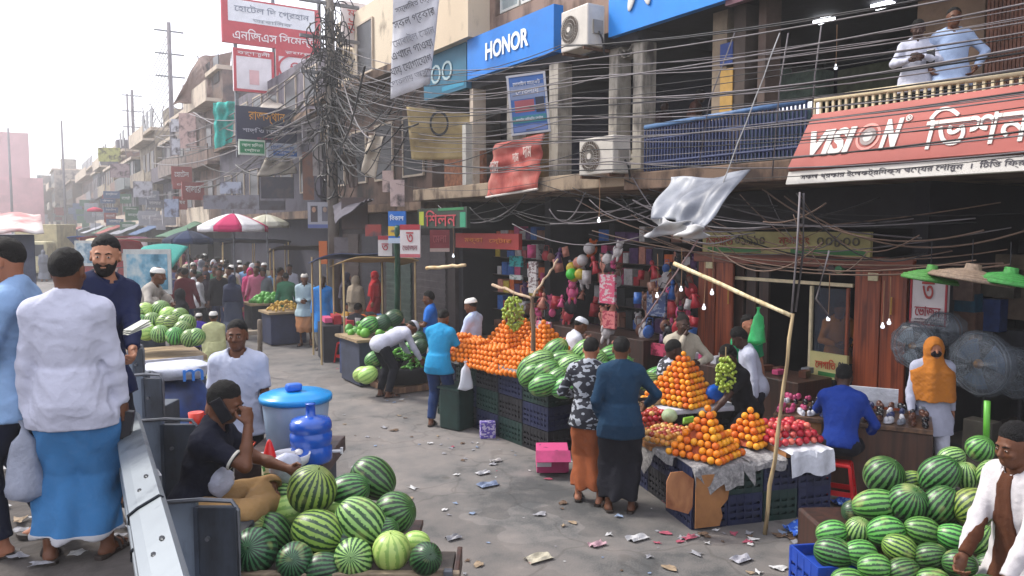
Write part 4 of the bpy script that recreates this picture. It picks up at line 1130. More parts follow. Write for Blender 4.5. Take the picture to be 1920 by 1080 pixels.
# long white printed banner
z = 15.5
r, fn, nn = cloth_banner('hanging_banner', 'long white banner with rows of dark print hanging over the street', 'banner', (D(738, -60, z), D(833, -75, z), D(806, 158, z), D(732, 186, z)), mat('white_vinyl', '#c3c3c8', .55, .12, 2), wob=.05, seed=9)
oo = r.location; hx = (D(806, 158, z) - D(732, 186, z)).normalized()
for v, body, hgt, dk in ((.31, 'সম্মানিত ক্রেতা', .22, 1), (.44, 'সকল প্রকার', .30, 1), (.57, 'মোবাইল ফোন', .26, 0), (.68, 'এখানে পাওয়া', .26, 1), (.80, 'যায় যোগাযোগ', .26, 1), (.90, 'দোতলায় আসুন', .2, 0)):
    p = fn(.5, v); q = framed('x', None, None, (0, 0, 0), hx, (0, 0, 1)); M = q.matrix_world.copy(); bpy.data.objects.remove(q)
    nrm = M.to_3x3() @ Vector((0, 0, 1))
    tt = text(body, (0, 0, 0), .86, hgt * .72, lett('#4a4b52' if dk else '#7a7b82'), None, ext=.004, bold=.02); M.translation = p - Vector(oo) + nrm * .10; tt.matrix_world = M; tt.parent = r
# utility-pole side boards
cboard('street_sign', 'small blue and yellow sign on the green post before the dark shop', 'sign', 728, 396, 762, 456, 14, '#1c62ae', -8, patches=[(0, -.12, 1, .3, '#c9a63a'), (0, -.42, 1, .16, '#aab7c6')], texts=[(0, .3, .8, .18, 'বিকাশ', '#dfe6ee'), (0, -.12, .7, .14, 'এজেন্ট', '#38507a')])
cboard('street_sign', 'white sign with red top band and round red mark on the green post', 'sign', 750, 421, 789, 483, 13.6, '#c9c3c0', -10, patches=[(0, .42, 1, .16, '#a03038'), (0, -.44, 1, .1, '#b05a60')], texts=[(0, .12, .36, .30, 'ত', '#a8323a'), (0, -.2, .75, .16, 'ভোজন', '#8c5a60')])
cboard('street_sign', 'small white and red sign left of the green post', 'sign', 709, 442, 735, 480, 14.4, '#c9c3c0', 5, patches=[(0, .4, 1, .2, '#a03038')], texts=[(0, -.05, .5, .34, 'ত', '#a8323a')])
cboard('street_sign', 'dark red poster hanging in the dark shop front right of the white sign', 'poster', 806, 431, 843, 472, 15.5, '#6f2229', 0, patches=[(0, -.42, 1, .16, '#9d8a82')], texts=[(0, .1, .7, .35, 'মেলা', '#94454a')])
fboard('shop_sign', 'green edged sign with large red letters under the pale slab', 'sign', 786, 392, 428, 878, 7.75, '#26352a', t=.08, texts=[(.0, .0, .62, .8, 'শিলন', '#b04048', 0, .04)], patches=[(-.41, 0, .1, .7, '#a8b23a'), (.43, -.1, .1, .7, '#2e8f6a'), (.2, .42, .5, .12, '#2f7d4a')])
fboard('shop_sign', 'red shop sign with orange lettering above the toy stall', 'sign', 857, 437, 464, 976, 8.3, '#8e2320', t=.08, texts=[(-.18, .0, .3, .42, 'মক্কা', '#c07028', 0, .02), (.24, .02, .34, .42, 'স্টোর', '#c07028', 0, .02)])
# sign strip over the timber shopfront
fboard('shop_sign', 'long cream sign strip with red lettering and green stripe above the timber shopfront', 'sign', 1320, 434, 472, 1640, 9.05, '#99905c', t=.05, var=.3,
       patches=[(-.28, -.36, .36, .2, '#2c6a34'), (.28, -.36, .40, .2, '#2c6a34')],
       texts=[(-.375, .1, .19, .5, 'লেগাতি', '#8c3020', 0, .03), (-.17, .1, .19, .46, '০১৯১০', '#4a4232', 0, .02), (.10, .12, .18, .5, 'ম্যাচিং', '#8c3020', 0, .03), (.34, .1, .22, .46, '০০৮০০', '#4a4232', 0, .02)])
board('counter_sign', 'small cream board with red lettering and green stripe hung on the glass door', 'sign', F(1554, 686, 9.1), (0, -1, 0), .56, .34, '#b9b07a', patches=[(.05, -.33, .6, .16, '#2c6a34')], texts=[(-.05, .08, .55, .40, 'লেগাতি', '#b0381f', 0, .03), (.36, .1, .12, .3, '01', '#3a3a44', 0, .02)])
board('shop_poster', 'white poster with round red emblem and red border at the back of the fan shop', 'poster', F(1743, 563, 9.15), (0, -1, 0), .44, .60, '#c4bcbc', border=('#9c2a34', .02),
      texts=[(0, .20, .34, .34, 'ত', '#96302c', 0, .05), (0, -.22, .7, .2, 'ভোজন', '#96303a', 0, .03), (0, -.38, .7, .05, 'মেইন রোড', '#77656a')])
board('shop_poster', 'narrow white notice under the round red emblem poster', 'notice', F(1743, 607, 9.14), (0, -1, 0), .44, .10, '#b0a8a8', texts=[(0, 0, .8, .5, 'ফ্যান মেলা', '#5a2a30')])
# hoardings across the street end of the dark block
Y = 30.5
def yboard(name, label, cat, px0, py0, px1, py1, Y, col, **k):
    p, q = FY(px0, py0, Y), FY(px1, py1, Y); c = (p + q) / 2
    return board(name, label, cat, c, (1, 0, 0), abs(q.x - p.x), abs(p.z - FY(px0, py1, Y).z), col, **k)
yboard('hoarding', 'big red hoarding with a white panel of lettering above a red band of white letters', 'hoarding', 414, 4, 600, 90, Y, '#b23a46', t=.15,
       patches=[(0, .22, .88, .48, '#d5d8de')], texts=[(0, .27, .76, .22, 'হোটেল দি গ্রেহান', '#7d8696', 0, .02), (0, .06, .4, .1, 'আবাসিক', '#9aa0aa'), (-.18, -.28, .44, .26, 'এনজিএস', '#e0d8da', 0, .03), (.25, -.28, .38, .26, 'সিমেন্ট', '#e0d8da', 0, .03)])
yboard('hoarding', 'left lower hoarding of the pair, white with a red arched heading and tilted packet', 'hoarding', 436, 93, 514, 174, Y, '#d5d0d4', t=.15, border=('#b23a46', .10),
       patches=[(0, .40, .92, .16, '#b8434c'), (.0, -.15, .24, .34, '#cfa6a8')], texts=[(0, .40, .8, .13, 'কর্ণফুলী', '#e0d8da', 0, .02)])
yboard('hoarding', 'right lower hoarding of the pair, with an oval red emblem on white', 'hoarding', 516, 93, 602, 165, Y, '#d5d0d4', t=.15, border=('#b23a46', .10), patches=[(0, .38, .94, .2, '#b8434c')],
       texts=[(0.05, -.02, .5, .34, 'রিচ', '#b23a46', 0, .05), (0, -.32, .6, .09, 'সিমেন্ট', '#c07a80'), (0, .38, .6, .1, 'রয়েল', '#e0d8da')])
rr_ = framed('emblem_oval', 'red oval ring on the right lower hoarding', 'emblem', FY(562, 130, Y - .1), (1, 0, 0), (0, 0, 1)); b = MB()
for i in range(30):
    a0, a1 = 2 * math.pi * i / 30, 2 * math.pi * (i + 1) / 30
    b.add([(k * .85 * math.cos(a), k * .55 * math.sin(a), .03) for k, a in ((.92, a0), (1.03, a0), (1.03, a1), (.92, a1))], [(0, 1, 2, 3)])
b.build('ring', paint('#b23a46'), rr_)
b = MB()
for px in (440, 512, 598):
    q = FY(px, 60, Y + .2); b.bb(q.x - .06, q.x + .06, Y + .1, Y + .22, 5.5, 11.9)
b.bb(FY(436, 60, Y).x, FY(600, 60, Y).x, Y + .12, Y + .2, 8.0, 8.12)
simple('steel_scaffold', 'steel scaffold of posts that carries the red hoardings', 'scaffold', b, M_METALG)
yboard('hoarding', 'pale hoarding with large faded red lettering right of the concrete pole', 'hoarding', 640, 8, 735, 92, 22.5, '#c9bfbd', t=.12, texts=[(-.1, .28, .6, .2, 'মাদানি', '#b0504c', 0, .03), (-.2, -.05, .4, .35, 'উত', '#b0504c', 0, .04), (0, -.35, .5, .12, 'মার্কেট', '#8a8288')], patches=[(.42, 0, .1, 1, '#b23a46'), (.3, .2, .2, .35, '#77757e')])
yboard('hoarding', 'blank cream panel under the pale hoarding', 'hoarding', 632, 96, 735, 150, 22.7, '#b0a48e', t=.12)
yboard('shop_sign', 'navy sign with yellow heading above white lettering in front of the hoarding block', 'sign', 441, 201, 556, 268, 26, '#161c3c', t=.12,
       texts=[(0, .20, .60, .34, 'রাজস্থান', '#c78a2a', 0, .03), (-.02, -.18, .76, .18, 'শাড়ি ও থ্রিপিস', '#b9bac6', 0, .02), (.0, -.40, .34, .07, 'দোতলায়', '#a03048')])
yboard('shop_sign', 'green sign with white lettering below the navy sign', 'sign', 447, 262, 497, 291, 25.9, '#b7c4b6', t=.1, patches=[(0, 0, .92, .76, '#137d4e')], texts=[(0, .16, .8, .26, 'আল মদিনা', '#dbe6da'), (0, -.2, .6, .26, 'স্টোর', '#dbe6da')])
yboard('shop_sign', 'blue and white sign beside the green sign under the navy one', 'sign', 500, 269, 556, 296, 25.9, '#b9bfca', t=.1, patches=[(.1, -.2, .8, .34, '#2b62a8')], texts=[(0, .22, .8, .3, 'টেলিকম', '#2f5fa0'), (.1, -.2, .6, .22, 'সার্ভিস', '#dfe3ee')])
yboard('shop_sign', 'tan box sign on the brown wall beside the concrete pole', 'sign', 603, 228, 636, 266, 22, '#9c8a70', t=.2)
yboard('shop_sign', 'small black and white poster left of the tan box sign', 'poster', 566, 228, 592, 270, 22.5, '#8c8a90', t=.06, patches=[(.1, -.1, .5, .6, '#26262c')])
cloth_banner('hanging_cloth', 'turquoise cloth hanging from the roof edge left of the navy sign', 'cloth', (D(398, 192, 31), D(441, 190, 31), D(436, 268, 31), D(402, 280, 31)), fabric('#2fa59a', .2), wob=.12, seed=2)
cloth_banner('hanging_cloth', 'cream cloth hanging from the cables beside the brown wall', 'cloth', (D(692, 254, 18), D(719, 256, 18), D(704, 336, 18), D(677, 322, 18)), fabric('#b3a898', .1), wob=.05, seed=3)
cloth_banner('hanging_cloth', 'grey cloth hanging beside the cream cloth in the brown window', 'cloth', (D(640, 290, 20), D(668, 288, 20), D(672, 350, 20), D(655, 352, 20)), fabric('#5d524e', .2), wob=.07, seed=5)
cloth_banner('awning', 'cream awning jutting out under the green sign', 'awning', (D(498, 296, 25.9), D(556, 296, 27.5), D(556, 325, 26.5), D(481, 331, 24.6)), fabric('#a89f92', .12), wob=.03, seed=6, t=.03)
cloth_banner('awning', 'pale corrugated awning under the right lower hoarding', 'awning', (D(500, 178, 31), D(576, 178, 30), D(566, 203, 28), D(488, 203, 28)), mat('corrugated', '#a39a90', .6, .3, 4), wob=.03, seed=7, t=.04)
cloth_banner('tarpaulin', 'grey tarpaulin slung from a pole over the stalls near the face poster', 'tarpaulin', (D(622, 378, 21), D(700, 372, 19), D(676, 382, 17.5), D(628, 420, 18)), fabric('#55525a', .2), wob=.05, seed=8, t=.012)
cboard('face_poster', 'grey poster with two portrait faces on the wall behind the two waiting men', 'poster', 577, 379, 621, 428, 20.6, '#8f8f96', 0, patches=[(-.22, .05, .3, .62, '#3c3034'), (.25, .05, .26, .56, '#54525c'), (0, -.42, 1, .14, '#4c5888')])
for px, py, c_ in ((-.22, .16, '#9a7560'), (.25, .16, '#8d7668')):
    o = S.objects[[o.name for o in S.objects if o.name.startswith('face_poster')][-1]]; MB().ball((px * .62, py * .9, .035), (.055, .075, .006), None, 12, 8).build('printed_face', paint(c_), o, True)
cboard('cloth_bundle', 'orange cloth hung on the wall behind the man in the blue panjabi', 'cloth', 598, 452, 614, 495, 20.2, '#b45a1c', 0)
# grey-white tarp sheet on the cable bundle
def fn(u, v):
    a, b_, c, d = D(1258, 332, 8.9), D(1404, 319, 8.1), D(1320, 428, 7.9), D(1222, 408, 8.6)
    p = a.lerp(b_, u).lerp(d.lerp(c, u), v); p.z += -.03 * math.sin(math.pi * u) * (1 - v) + .015 * math.sin(9 * u + 5 * v); p.x += .05 * math.sin(6 * v + 3 * u) + .03 * math.sin(14 * u - 3 * v) + .015 * math.sin(31 * u + 9 * v); return p
r = thing('plastic_sheet', 'grey white plastic sheet stretched between ropes below the blue balcony', 'sheet', fn(0, 0))
b = MB(r.location); b.sheet(fn, 26, 18, .006); b.build('sheet', blotch('#565a64', '#7c8089', '#93969b', 2.6, (.35, .65), .5), r, True)
def fn(u, v):
    a, b_ = D(1222, 405, 8.6), D(1318, 424, 7.9); p = a.lerp(b_, u); p.z -= v * (.22 - .1 * u) + .02 * math.sin(17 * u); p.x += .08 * math.sin(11 * u + 4 * v); p.y += .06 * math.sin(8 * v + 9 * u); return p
b = MB(r.location); b.sheet(fn, 26, 8, .006); b.build('torn_edge', blotch('#8b8c90', '#b1b1b2', '#c9c8c6', 3, (.3, .7)), r, True)
# air conditioners
def aircon(px, pt, pb, pxr, X, label):
    p, q, e = F(px, pt, X), F(px, pb, X), F(pxr, pt, X); wd, hg = abs(p.y - e.y), abs(p.z - q.z)
    r = thing('air_conditioner', label, 'air conditioner', (X + .16, (p.y + e.y) / 2, q.z)); oo = r.location; mw = mat('ac_white', '#c4beb4', .5, .15, 3)
    b = MB(oo); b.bb(X, X + .34, e.y, p.y, q.z, q.z + hg); b.build('case', mw, r, bevel=.02)
    cy_, cz = p.y - wd * .34, q.z + hg * .5; rad = min(wd * .31, hg * .42)
    b = MB(oo)
    for i in range(28):
        a = 2 * math.pi * i / 28; b.tube([(X - .015, cy_, cz), (X - .015, cy_ + rad * math.cos(a), cz + rad * math.sin(a))], .005, 4)
    for k in (.45, .75, 1.0):
        b.tube([(X - .018, cy_ + rad * k * math.cos(t_ / 24 * 6.2832), cz + rad * k * math.sin(t_ / 24 * 6.2832)) for t_ in range(25)], .006, 4)
    b.build('fan_guard', mat('guard', '#8f8a82', .5, .2, 6), r)
    b = MB(oo); b.cyl((X - .004, cy_, cz), (X + .004, cy_, cz), rad, n=24); b.build('fan_opening', mat('fan_dark', '#5e5044', .7, .3, 8), r)
    b = MB(oo); b.cyl((X - .03, cy_, cz), (X - .012, cy_, cz), rad * .2, n=12); b.build('hub', mw, r)
    b = MB(oo); b.bb(X + .1, X + .28, e.y - .03, e.y - .002, q.z + hg * .3, q.z + hg * .62); b.build('valve_cover', mat('ac_grey', '#8d877e', .5, .2, 8), r)
    b = MB(oo); b.tube([(X + .2, e.y - .03, q.z + hg * .35), (X + .22, e.y - .09, q.z + .1), (X + .3, e.y - .05, q.z - .15)], .016, 6); b.build('pipe', mat('blackpipe', '#1b1b1f', .6, .2, 9), r)
    for yy in (p.y - .08, e.y + .08): b = MB(oo); b.bb(X - .02, X + .5, yy - .02, yy + .02, q.z - .045, q.z - .003); b.build('bracket', mat('rust', '#5a3f30', .8, .4, 9), r)
aircon(1052, 24, 100, 1102, 7.55, 'white air conditioner with a round fan beside the bright blue lettered sign')
aircon(1086, 262, 330, 1150, 7.45, 'white air conditioner on the slab edge left of the blue railed balcony')
# many small shop signs down the street
rnd = random.Random(5)
sc = [('dull red', '#8c4a48'), ('white', '#b4b4b8'), ('slate blue', '#4c6080'), ('straw', '#a0946a'), ('dull green', '#4c6c58'), ('navy', '#23294a'), ('grey', '#7d7f88'), ('cream', '#b0a690'), ('pale grey', '#9a9ca4'), ('dusty pink', '#a88488')]
wds = ['বাজার', 'স্টোর', 'হোটেল', 'ঔষধ', 'মার্কেট', 'টেইলার্স', 'বস্ত্রালয়', 'কনফেকশনারি']
k = 0
for (X, y0, ln, hh) in far[:13]:
    for j in range(4):
        nm_, c_ = sc[(k * 7 + j * 3) % 10]; yy = y0 + (j + .5) * ln / 4; zz = rnd.uniform(2.8, 5.6); w_, h_ = rnd.uniform(.5, 1.2), rnd.uniform(.35, .95)
        board('shop_sign', f'{nm_} sign jutting out, number {j + 1} on the {ordn[far.index((X, y0, ln, hh))]} building past the hoardings', 'sign', (X - .8 - w_ / 2, yy, zz), (1, rnd.uniform(-.15, .15), 0), w_, h_, c_, t=.1, group='signs jutting out down the street',
              texts=[(0, .1, .7, .4, wds[k % 8], '#d5d5d5' if nm_ not in ('white', 'cream', 'yellow') else '#50505a')] if k < 26 else ())
        k += 1
    if rnd.random() < .8:
        a = Vector((X - .75, y0 + ln * .1, 3.1)); cc = sc[k % 10]
        cloth_banner('awning', f'{cc[0]} cloth awning low on the {ordn[far.index((X, y0, ln, hh))]} building beyond the hoardings', 'awning', (a, a + Vector((0, ln * .7, 0)), a + Vector((-1.7, ln * .7, -.7)), a + Vector((-1.7, 0, -.7))), fabric(cc[1], .2), 8, 5, .05, k, .02)
# ------------------------------------------------------------------ fruit, crates and stall goods
M_CR1 = mat('navy_crate', '#1a2140', .5, .4, 6, .1); M_CR2 = mat('green_crate', '#16302c', .5, .4, 6, .1); M_CR3 = mat('blue_crate', '#1b3f9a', .45, .3, 6, .1); M_CR4 = mat('black_crate', '#17171d', .6, .4, 6, .1)
M_CARD = mat('cardboard', '#96683f', .85, .25, 5, .15); M_PAPER = mat('newsprint', '#8f8d8c', .9, .35, 30, .3, col2='#5c5b5e'); M_WHITEP = mat('white_wrap', '#b9bcc4', .6, .2, 9, .4)
M_TIN = streaked('#46505f', '#23262e', .5, 4, .7, .5, .3); M_TIN2 = streaked('#3c4450', '#1d2026', .5, 4, .7, .6, .15); M_IRON = mat('dark_iron', '#24242a', .6, .4, 8, .1, .4)
def crate_mesh(m, w_=.52, d_=.36, h_=.29):
    b = MB(); t = .018
    for z0, z1 in ((0, .05), (.075, .115), (.14, .18), (.205, .29)):
        z0 *= h_ / .29; z1 *= h_ / .29
        b.bb(-w_ / 2, w_ / 2, -d_ / 2, -d_ / 2 + t, z0, z1); b.bb(-w_ / 2, w_ / 2, d_ / 2 - t, d_ / 2, z0, z1)
        b.bb(-w_ / 2, -w_ / 2 + t, -d_ / 2 + t, d_ / 2 - t, z0, z1); b.bb(w_ / 2 - t, w_ / 2, -d_ / 2 + t, d_ / 2 - t, z0, z1)
    n = 7
    for i in range(n + 1):
        x = -w_ / 2 + .012 + (w_ - .024) * i / n
        for s in (-1, 1): b.box((x, s * (d_ / 2 - .004), h_ / 2), (.022, .014, h_ - .02))
    for i in range(5):
        y = -d_ / 2 + .012 + (d_ - .024) * i / 4
        for s in (-1, 1): b.box((s * (w_ / 2 - .004), y, h_ / 2), (.014, .022, h_ - .02))
    b.bb(-w_ / 2 + t, w_ / 2 - t, -d_ / 2 + t, d_ / 2 - t, .012, .03)
    b.bb(-w_ / 2 + .03, w_ / 2 - .03, -d_ / 2 + .03, d_ / 2 - .03, .03, h_ * .8)
    me = bpy.data.meshes.new('crate'); me.from_pydata(b.v, [], b.f); me.materials.append(m); me.update(); return me
CR = {k: crate_mesh(m) for k, m in (('navy', M_CR1), ('dark green', M_CR2), ('blue', M_CR3), ('black', M_CR4))}
def crate(kind, loc, rz, label, group=None, sc=(1, 1, 1)):
    o = bpy.data.objects.new('fruit_crate', CR[kind]); COL.objects.link(o); o.location = loc; o.rotation_euler = (0, 0, rz); o.scale = sc
    return tag(o, label, 'crate', group)
# melons
MM = [melon_mat('melon_dark_stripe', '#07200f', '#3c7632', 21, -.02), melon_mat('melon_light_stripe', '#0f3b18', '#76a350', 20, .03), melon_mat('melon_yellow_stripe', '#0e3214', '#6f9030', 20, .02),
      melon_mat('melon_deep', '#061a0f', '#2a5c34', 22, -.04), melon_mat('melon_pale', '#6f9a3a', '#98b858', 12, .12, 1.), melon_mat('melon_long_green', '#0f3c18', '#4a9436', 17, .02)]
rnd = random.Random(11); MEL = []
for i in range(6):
    me_ = []
    for L in (1.0, 1.2, 1.5):
        b = MB(); nu, nv = 26, 18; b.ball((0, 0, 0), (1, 1, L), None, nu, nv)
        ph = [rnd.uniform(0, 6) for _ in range(3)]
        b.v = [(x * (1 + .03 * math.sin(2 * z + ph[0]) + .015 * math.cos(5 * math.atan2(y, x) + ph[1])), y * (1 + .03 * math.sin(2 * z + ph[2])), z - .02 * L * math.copysign(max(0, abs(z) / L - .85) * 8, z)) for x, y, z in b.v]
        b.cyl((0, 0, L * .96), (.03, .02, L * 1.08), .045, .03, 6)
        me = bpy.data.meshes.new('watermelon'); me.from_pydata(b.v, [], b.f); me.materials.append(MM[i]); me.polygons.foreach_set('use_smooth', [True] * len(me.polygons)); me.update(); me_.append(me)
    MEL.append(me_)
def melon(px, py, w_, h_, z, kind, label, group, ang=None, p=None, nm='watermelon', tilt=None):
    a = math.degrees(math.atan2(1, 1)) if ang is None else ang
    L = max(w_, h_) / min(w_, h_); li = 0 if L < 1.1 else (1 if L < 1.35 else 2)
    r = min(w_, h_) / 2 * z / FPX * 1.12
    o = bpy.data.objects.new(nm, MEL[kind][li]); COL.objects.link(o)
    o.location = D(px, py, z) if p is None else p
    # long axis: in the view plane at angle a from the right, tipped toward the viewer by tilt
    tl = rnd.uniform(-30, 30) if tilt is None else tilt
    d = Vector(TOWARD) * math.cos(R(a)) * math.cos(R(tl)) + Vector((0, 0, 1)) * math.sin(R(a)) * math.cos(R(tl)) - _f0 * math.sin(R(tl))
    q = d.to_track_quat('Z', 'Y'); o.rotation_mode = 'QUATERNION'; o.rotation_quaternion = q @ Matrix.Rotation(rnd.uniform(0, 6.28), 3, 'Z').to_quaternion()
    o.scale = (r, r, r)
    return tag(o, label, 'watermelon', group)
K0 = {0: 'dark striped', 1: 'pale green striped', 2: 'yellow green striped', 3: 'deep green', 4: 'plain pale', 5: 'bright green'}
front = [ # px, py, w, h, z, kind, ang, tilt, where
 (585, 918, 84, 92, 4.55, 2, 70, 10, 'crowning the front cart heap'), (700, 897, 82, 70, 4.95, 0, -35, 10, 'rear right of the front cart heap'), (654, 922, 74, 62, 4.75, 0, 20, 0, 'just right of the crowning melon on the front cart'),
 (740, 962, 78, 74, 4.6, 0, 25, 15, 'at the right shoulder of the front cart heap'), (676, 980, 94, 82, 4.40, 1, -40, 10, 'large, in the middle of the front cart heap'), (596, 1000, 98, 80, 4.32, 2, -20, 10, 'broad, below the crowning melon on the front cart'),
 (545, 958, 78, 56, 4.75, 4, 10, 0, 'beside the seated vendor\'s knee'), (512, 1000, 78, 66, 4.5, 0, -35, 10, 'left of the broad yellow green melon on the front cart'), (476, 1032, 80, 86, 4.15, 3, 85, 60, 'at the front left corner of the front cart, end on'),
 (553, 1052, 72, 66, 4.1, 3, 80, 60, 'second from left in the front row of the front cart'), (663, 1046, 74, 68, 4.12, 1, 85, 65, 'star ended, mid front row of the front cart'), (734, 1033, 68, 70, 4.15, 4, 90, 10, 'smooth without stripes in the front row of the front cart'),
 (780, 1018, 50, 42, 4.4, 4, 0, 0, 'peeping out behind the front row at the right of the front cart'), (799, 1047, 64, 56, 4.05, 3, 60, 50, 'at the front right corner of the front cart'), (530, 930, 56, 50, 4.95, 1, 10, 0, 'behind the vendor\'s knee on the front cart'),
 (606, 1068, 72, 60, 4.1, 3, 10, 0, 'low and shaded in the front row of the front cart'), (468, 982, 60, 56, 4.45, 1, 0, 0, 'upper left of the front cart heap by the steel panel'), (640, 960, 60, 54, 4.7, 4, 0, 0, 'sunk between its neighbours in mid heap of the front cart'), (612, 955, 66, 54, 4.85, 0, 0, 0, 'hidden under the crowning melon'), (715, 1000, 66, 54, 4.4, 0, 30, 0, 'under the right shoulder melon of the front cart'), (640, 1015, 70, 60, 4.35, 3, 0, 0, 'low between the middle melons of the front cart')]
for px, py, w_, h_, z, k, a, tl, wh in front: melon(px, py, w_, h_, z, k, f'{K0[k]} watermelon {wh}', 'watermelons heaped on the front cart', a, tilt=tl)
right = [(1657, 892, 68, 72, 5.3, 0, 65), (1761, 890, 74, 62, 5.1, 0, 50), (1784, 858, 50, 38, 5.4, 1, 20), (1838, 841, 46, 50, 5.5, 5, 70), (1858, 890, 46, 60, 5.0, 1, 80), (1708, 905, 50, 40, 5.3, 2, 20), (1643, 947, 78, 54, 5.0, 5, 15),
 (1702, 941, 64, 70, 4.9, 0, 80), (1764, 947, 60, 68, 4.85, 0, 60), (1812, 893, 42, 54, 5.1, 1, 100), (1825, 953, 76, 70, 4.75, 2, 30), (1560, 1000, 56, 46, 4.9, 5, 20), (1610, 994, 46, 50, 4.85, 1, 85), (1661, 997, 66, 54, 4.75, 5, 15),
 (1729, 997, 60, 52, 4.7, 5, -10), (1788, 1008, 56, 48, 4.6, 5, -10), (1838, 1011, 46, 54, 4.55, 1, 60), (1563, 1037, 72, 56, 4.7, 0, -5), (1613, 1038, 56, 48, 4.65, 5, 0), (1687, 1029, 58, 50, 4.6, 2, -20),
 (1746, 1044, 58, 48, 4.5, 0, 30), (1640, 1064, 62, 48, 4.45, 5, 10), (1693, 1072, 60, 48, 4.4, 0, 20), (1800, 1057, 64, 48, 4.35, 0, 10), (1750, 1092, 60, 50, 4.3, 5, 0), (1855, 1062, 50, 46, 4.4, 0, 0), (1590, 1092, 60, 50, 4.45, 5, 0), (1850, 1105, 56, 50, 4.2, 0, 0), (1650, 1115, 60, 50, 4.2, 5, 0), (1700, 985, 50, 44, 5.0, 3, 0), (1790, 960, 50, 44, 5.1, 3, 0), (1740, 960, 50, 44, 5.15, 3, 0), (1650, 960, 50, 40, 5.25, 3, 0), (1600, 960, 40, 40, 5.3, 3, 0)]
for i, (px, py, w_, h_, z, k, a) in enumerate(right):
    row = 'top' if py < 910 else ('upper middle' if py < 970 else ('lower middle' if py < 1020 else 'bottom'))
    n_ = sum(1 for q in right[:] if q[0] < px and abs(q[1] - py) < 30)
    melon(px, py, w_, h_, z, k, f'{K0[k]} watermelon, {row} layer of the right corner heap, {n_} others leftward', 'watermelons heaped in the right corner', a, tilt=rnd.uniform(0, 35))
for i, (px, py) in enumerate([(244, 602), (272, 584), (302, 580), (258, 590), (285, 602), (322, 608), (350, 606), (274, 622), (300, 626), (328, 630), (356, 634), (337, 594), (233, 608), (316, 592), (248, 622), (262, 606), (368, 632), (310, 606), (342, 618)]):
    zz = 9.5 + (640 - py) * .012; melon(px, py, 33, 31, zz, (1, 4, 1, 5, 1, 2)[i % 6], f'pale round melon behind the man in white, {["back", "middle", "front"][0 if py < 596 else (1 if py < 615 else 2)]} row, {sum(1 for q in (244,272,302,258,285,322,350,274,300,328,356,337,233,316,248,262,368,310,342) if q < px)} others left of it', 'pale watermelons on the cart behind the man in white', rnd.uniform(0, 90))
gl = 'bright long watermelons on the wooden cart'
for i, (px, py, dz) in enumerate([(1012, 678, .3), (1023, 698, .1), (1040, 660, .6), (1052, 678, .3), (1066, 688, .1), (1042, 714, -.1), (1062, 726, -.3), (1084, 694, 0), (1093, 662, .5), (1148, 668, .5), (1160, 690, .2), (1225, 713, .2), (1208, 720, 0), (1000, 703, .2), (994, 690, .4), (1020, 722, -.2), (1110, 680, .2), (1075, 712, -.2), (1130, 700, .0), (1178, 706, 0), (1098, 728, -.4), (1130, 728, -.4)]):
    melon(px, py, 57, 38, 9.25 + dz * .7, 5 if i % 4 else 1, f'long {"bright" if i % 4 else "pale"} green watermelon on the wooden cart, {["upper", "middle", "lower"][0 if py < 675 else (1 if py < 705 else 2)]} tier, place {i + 1} in the heap', gl, 20 + 14 * (i % 3), tilt=10)
for i, (px, py, w_, z, k) in enumerate([(690, 703, 30, 12.4, 4), (700, 674, 27, 13.0, 5), (678, 702, 27, 12.6, 4), (716, 606, 30, 13.9, 3), (738, 597, 30, 14.0, 3), (692, 610, 30, 13.8, 5), (776, 618, 26, 13.6, 0), (784, 636, 26, 13.4, 3), (788, 650, 26, 13.2, 3), (770, 652, 24, 13.3, 5)]):
    melon(px, py, w_ * 1.15, w_, z, k, f'{K0[k]} melon beside the bending man, {ordn[i]} from the road counting round him', 'melons around the bending man', 30)

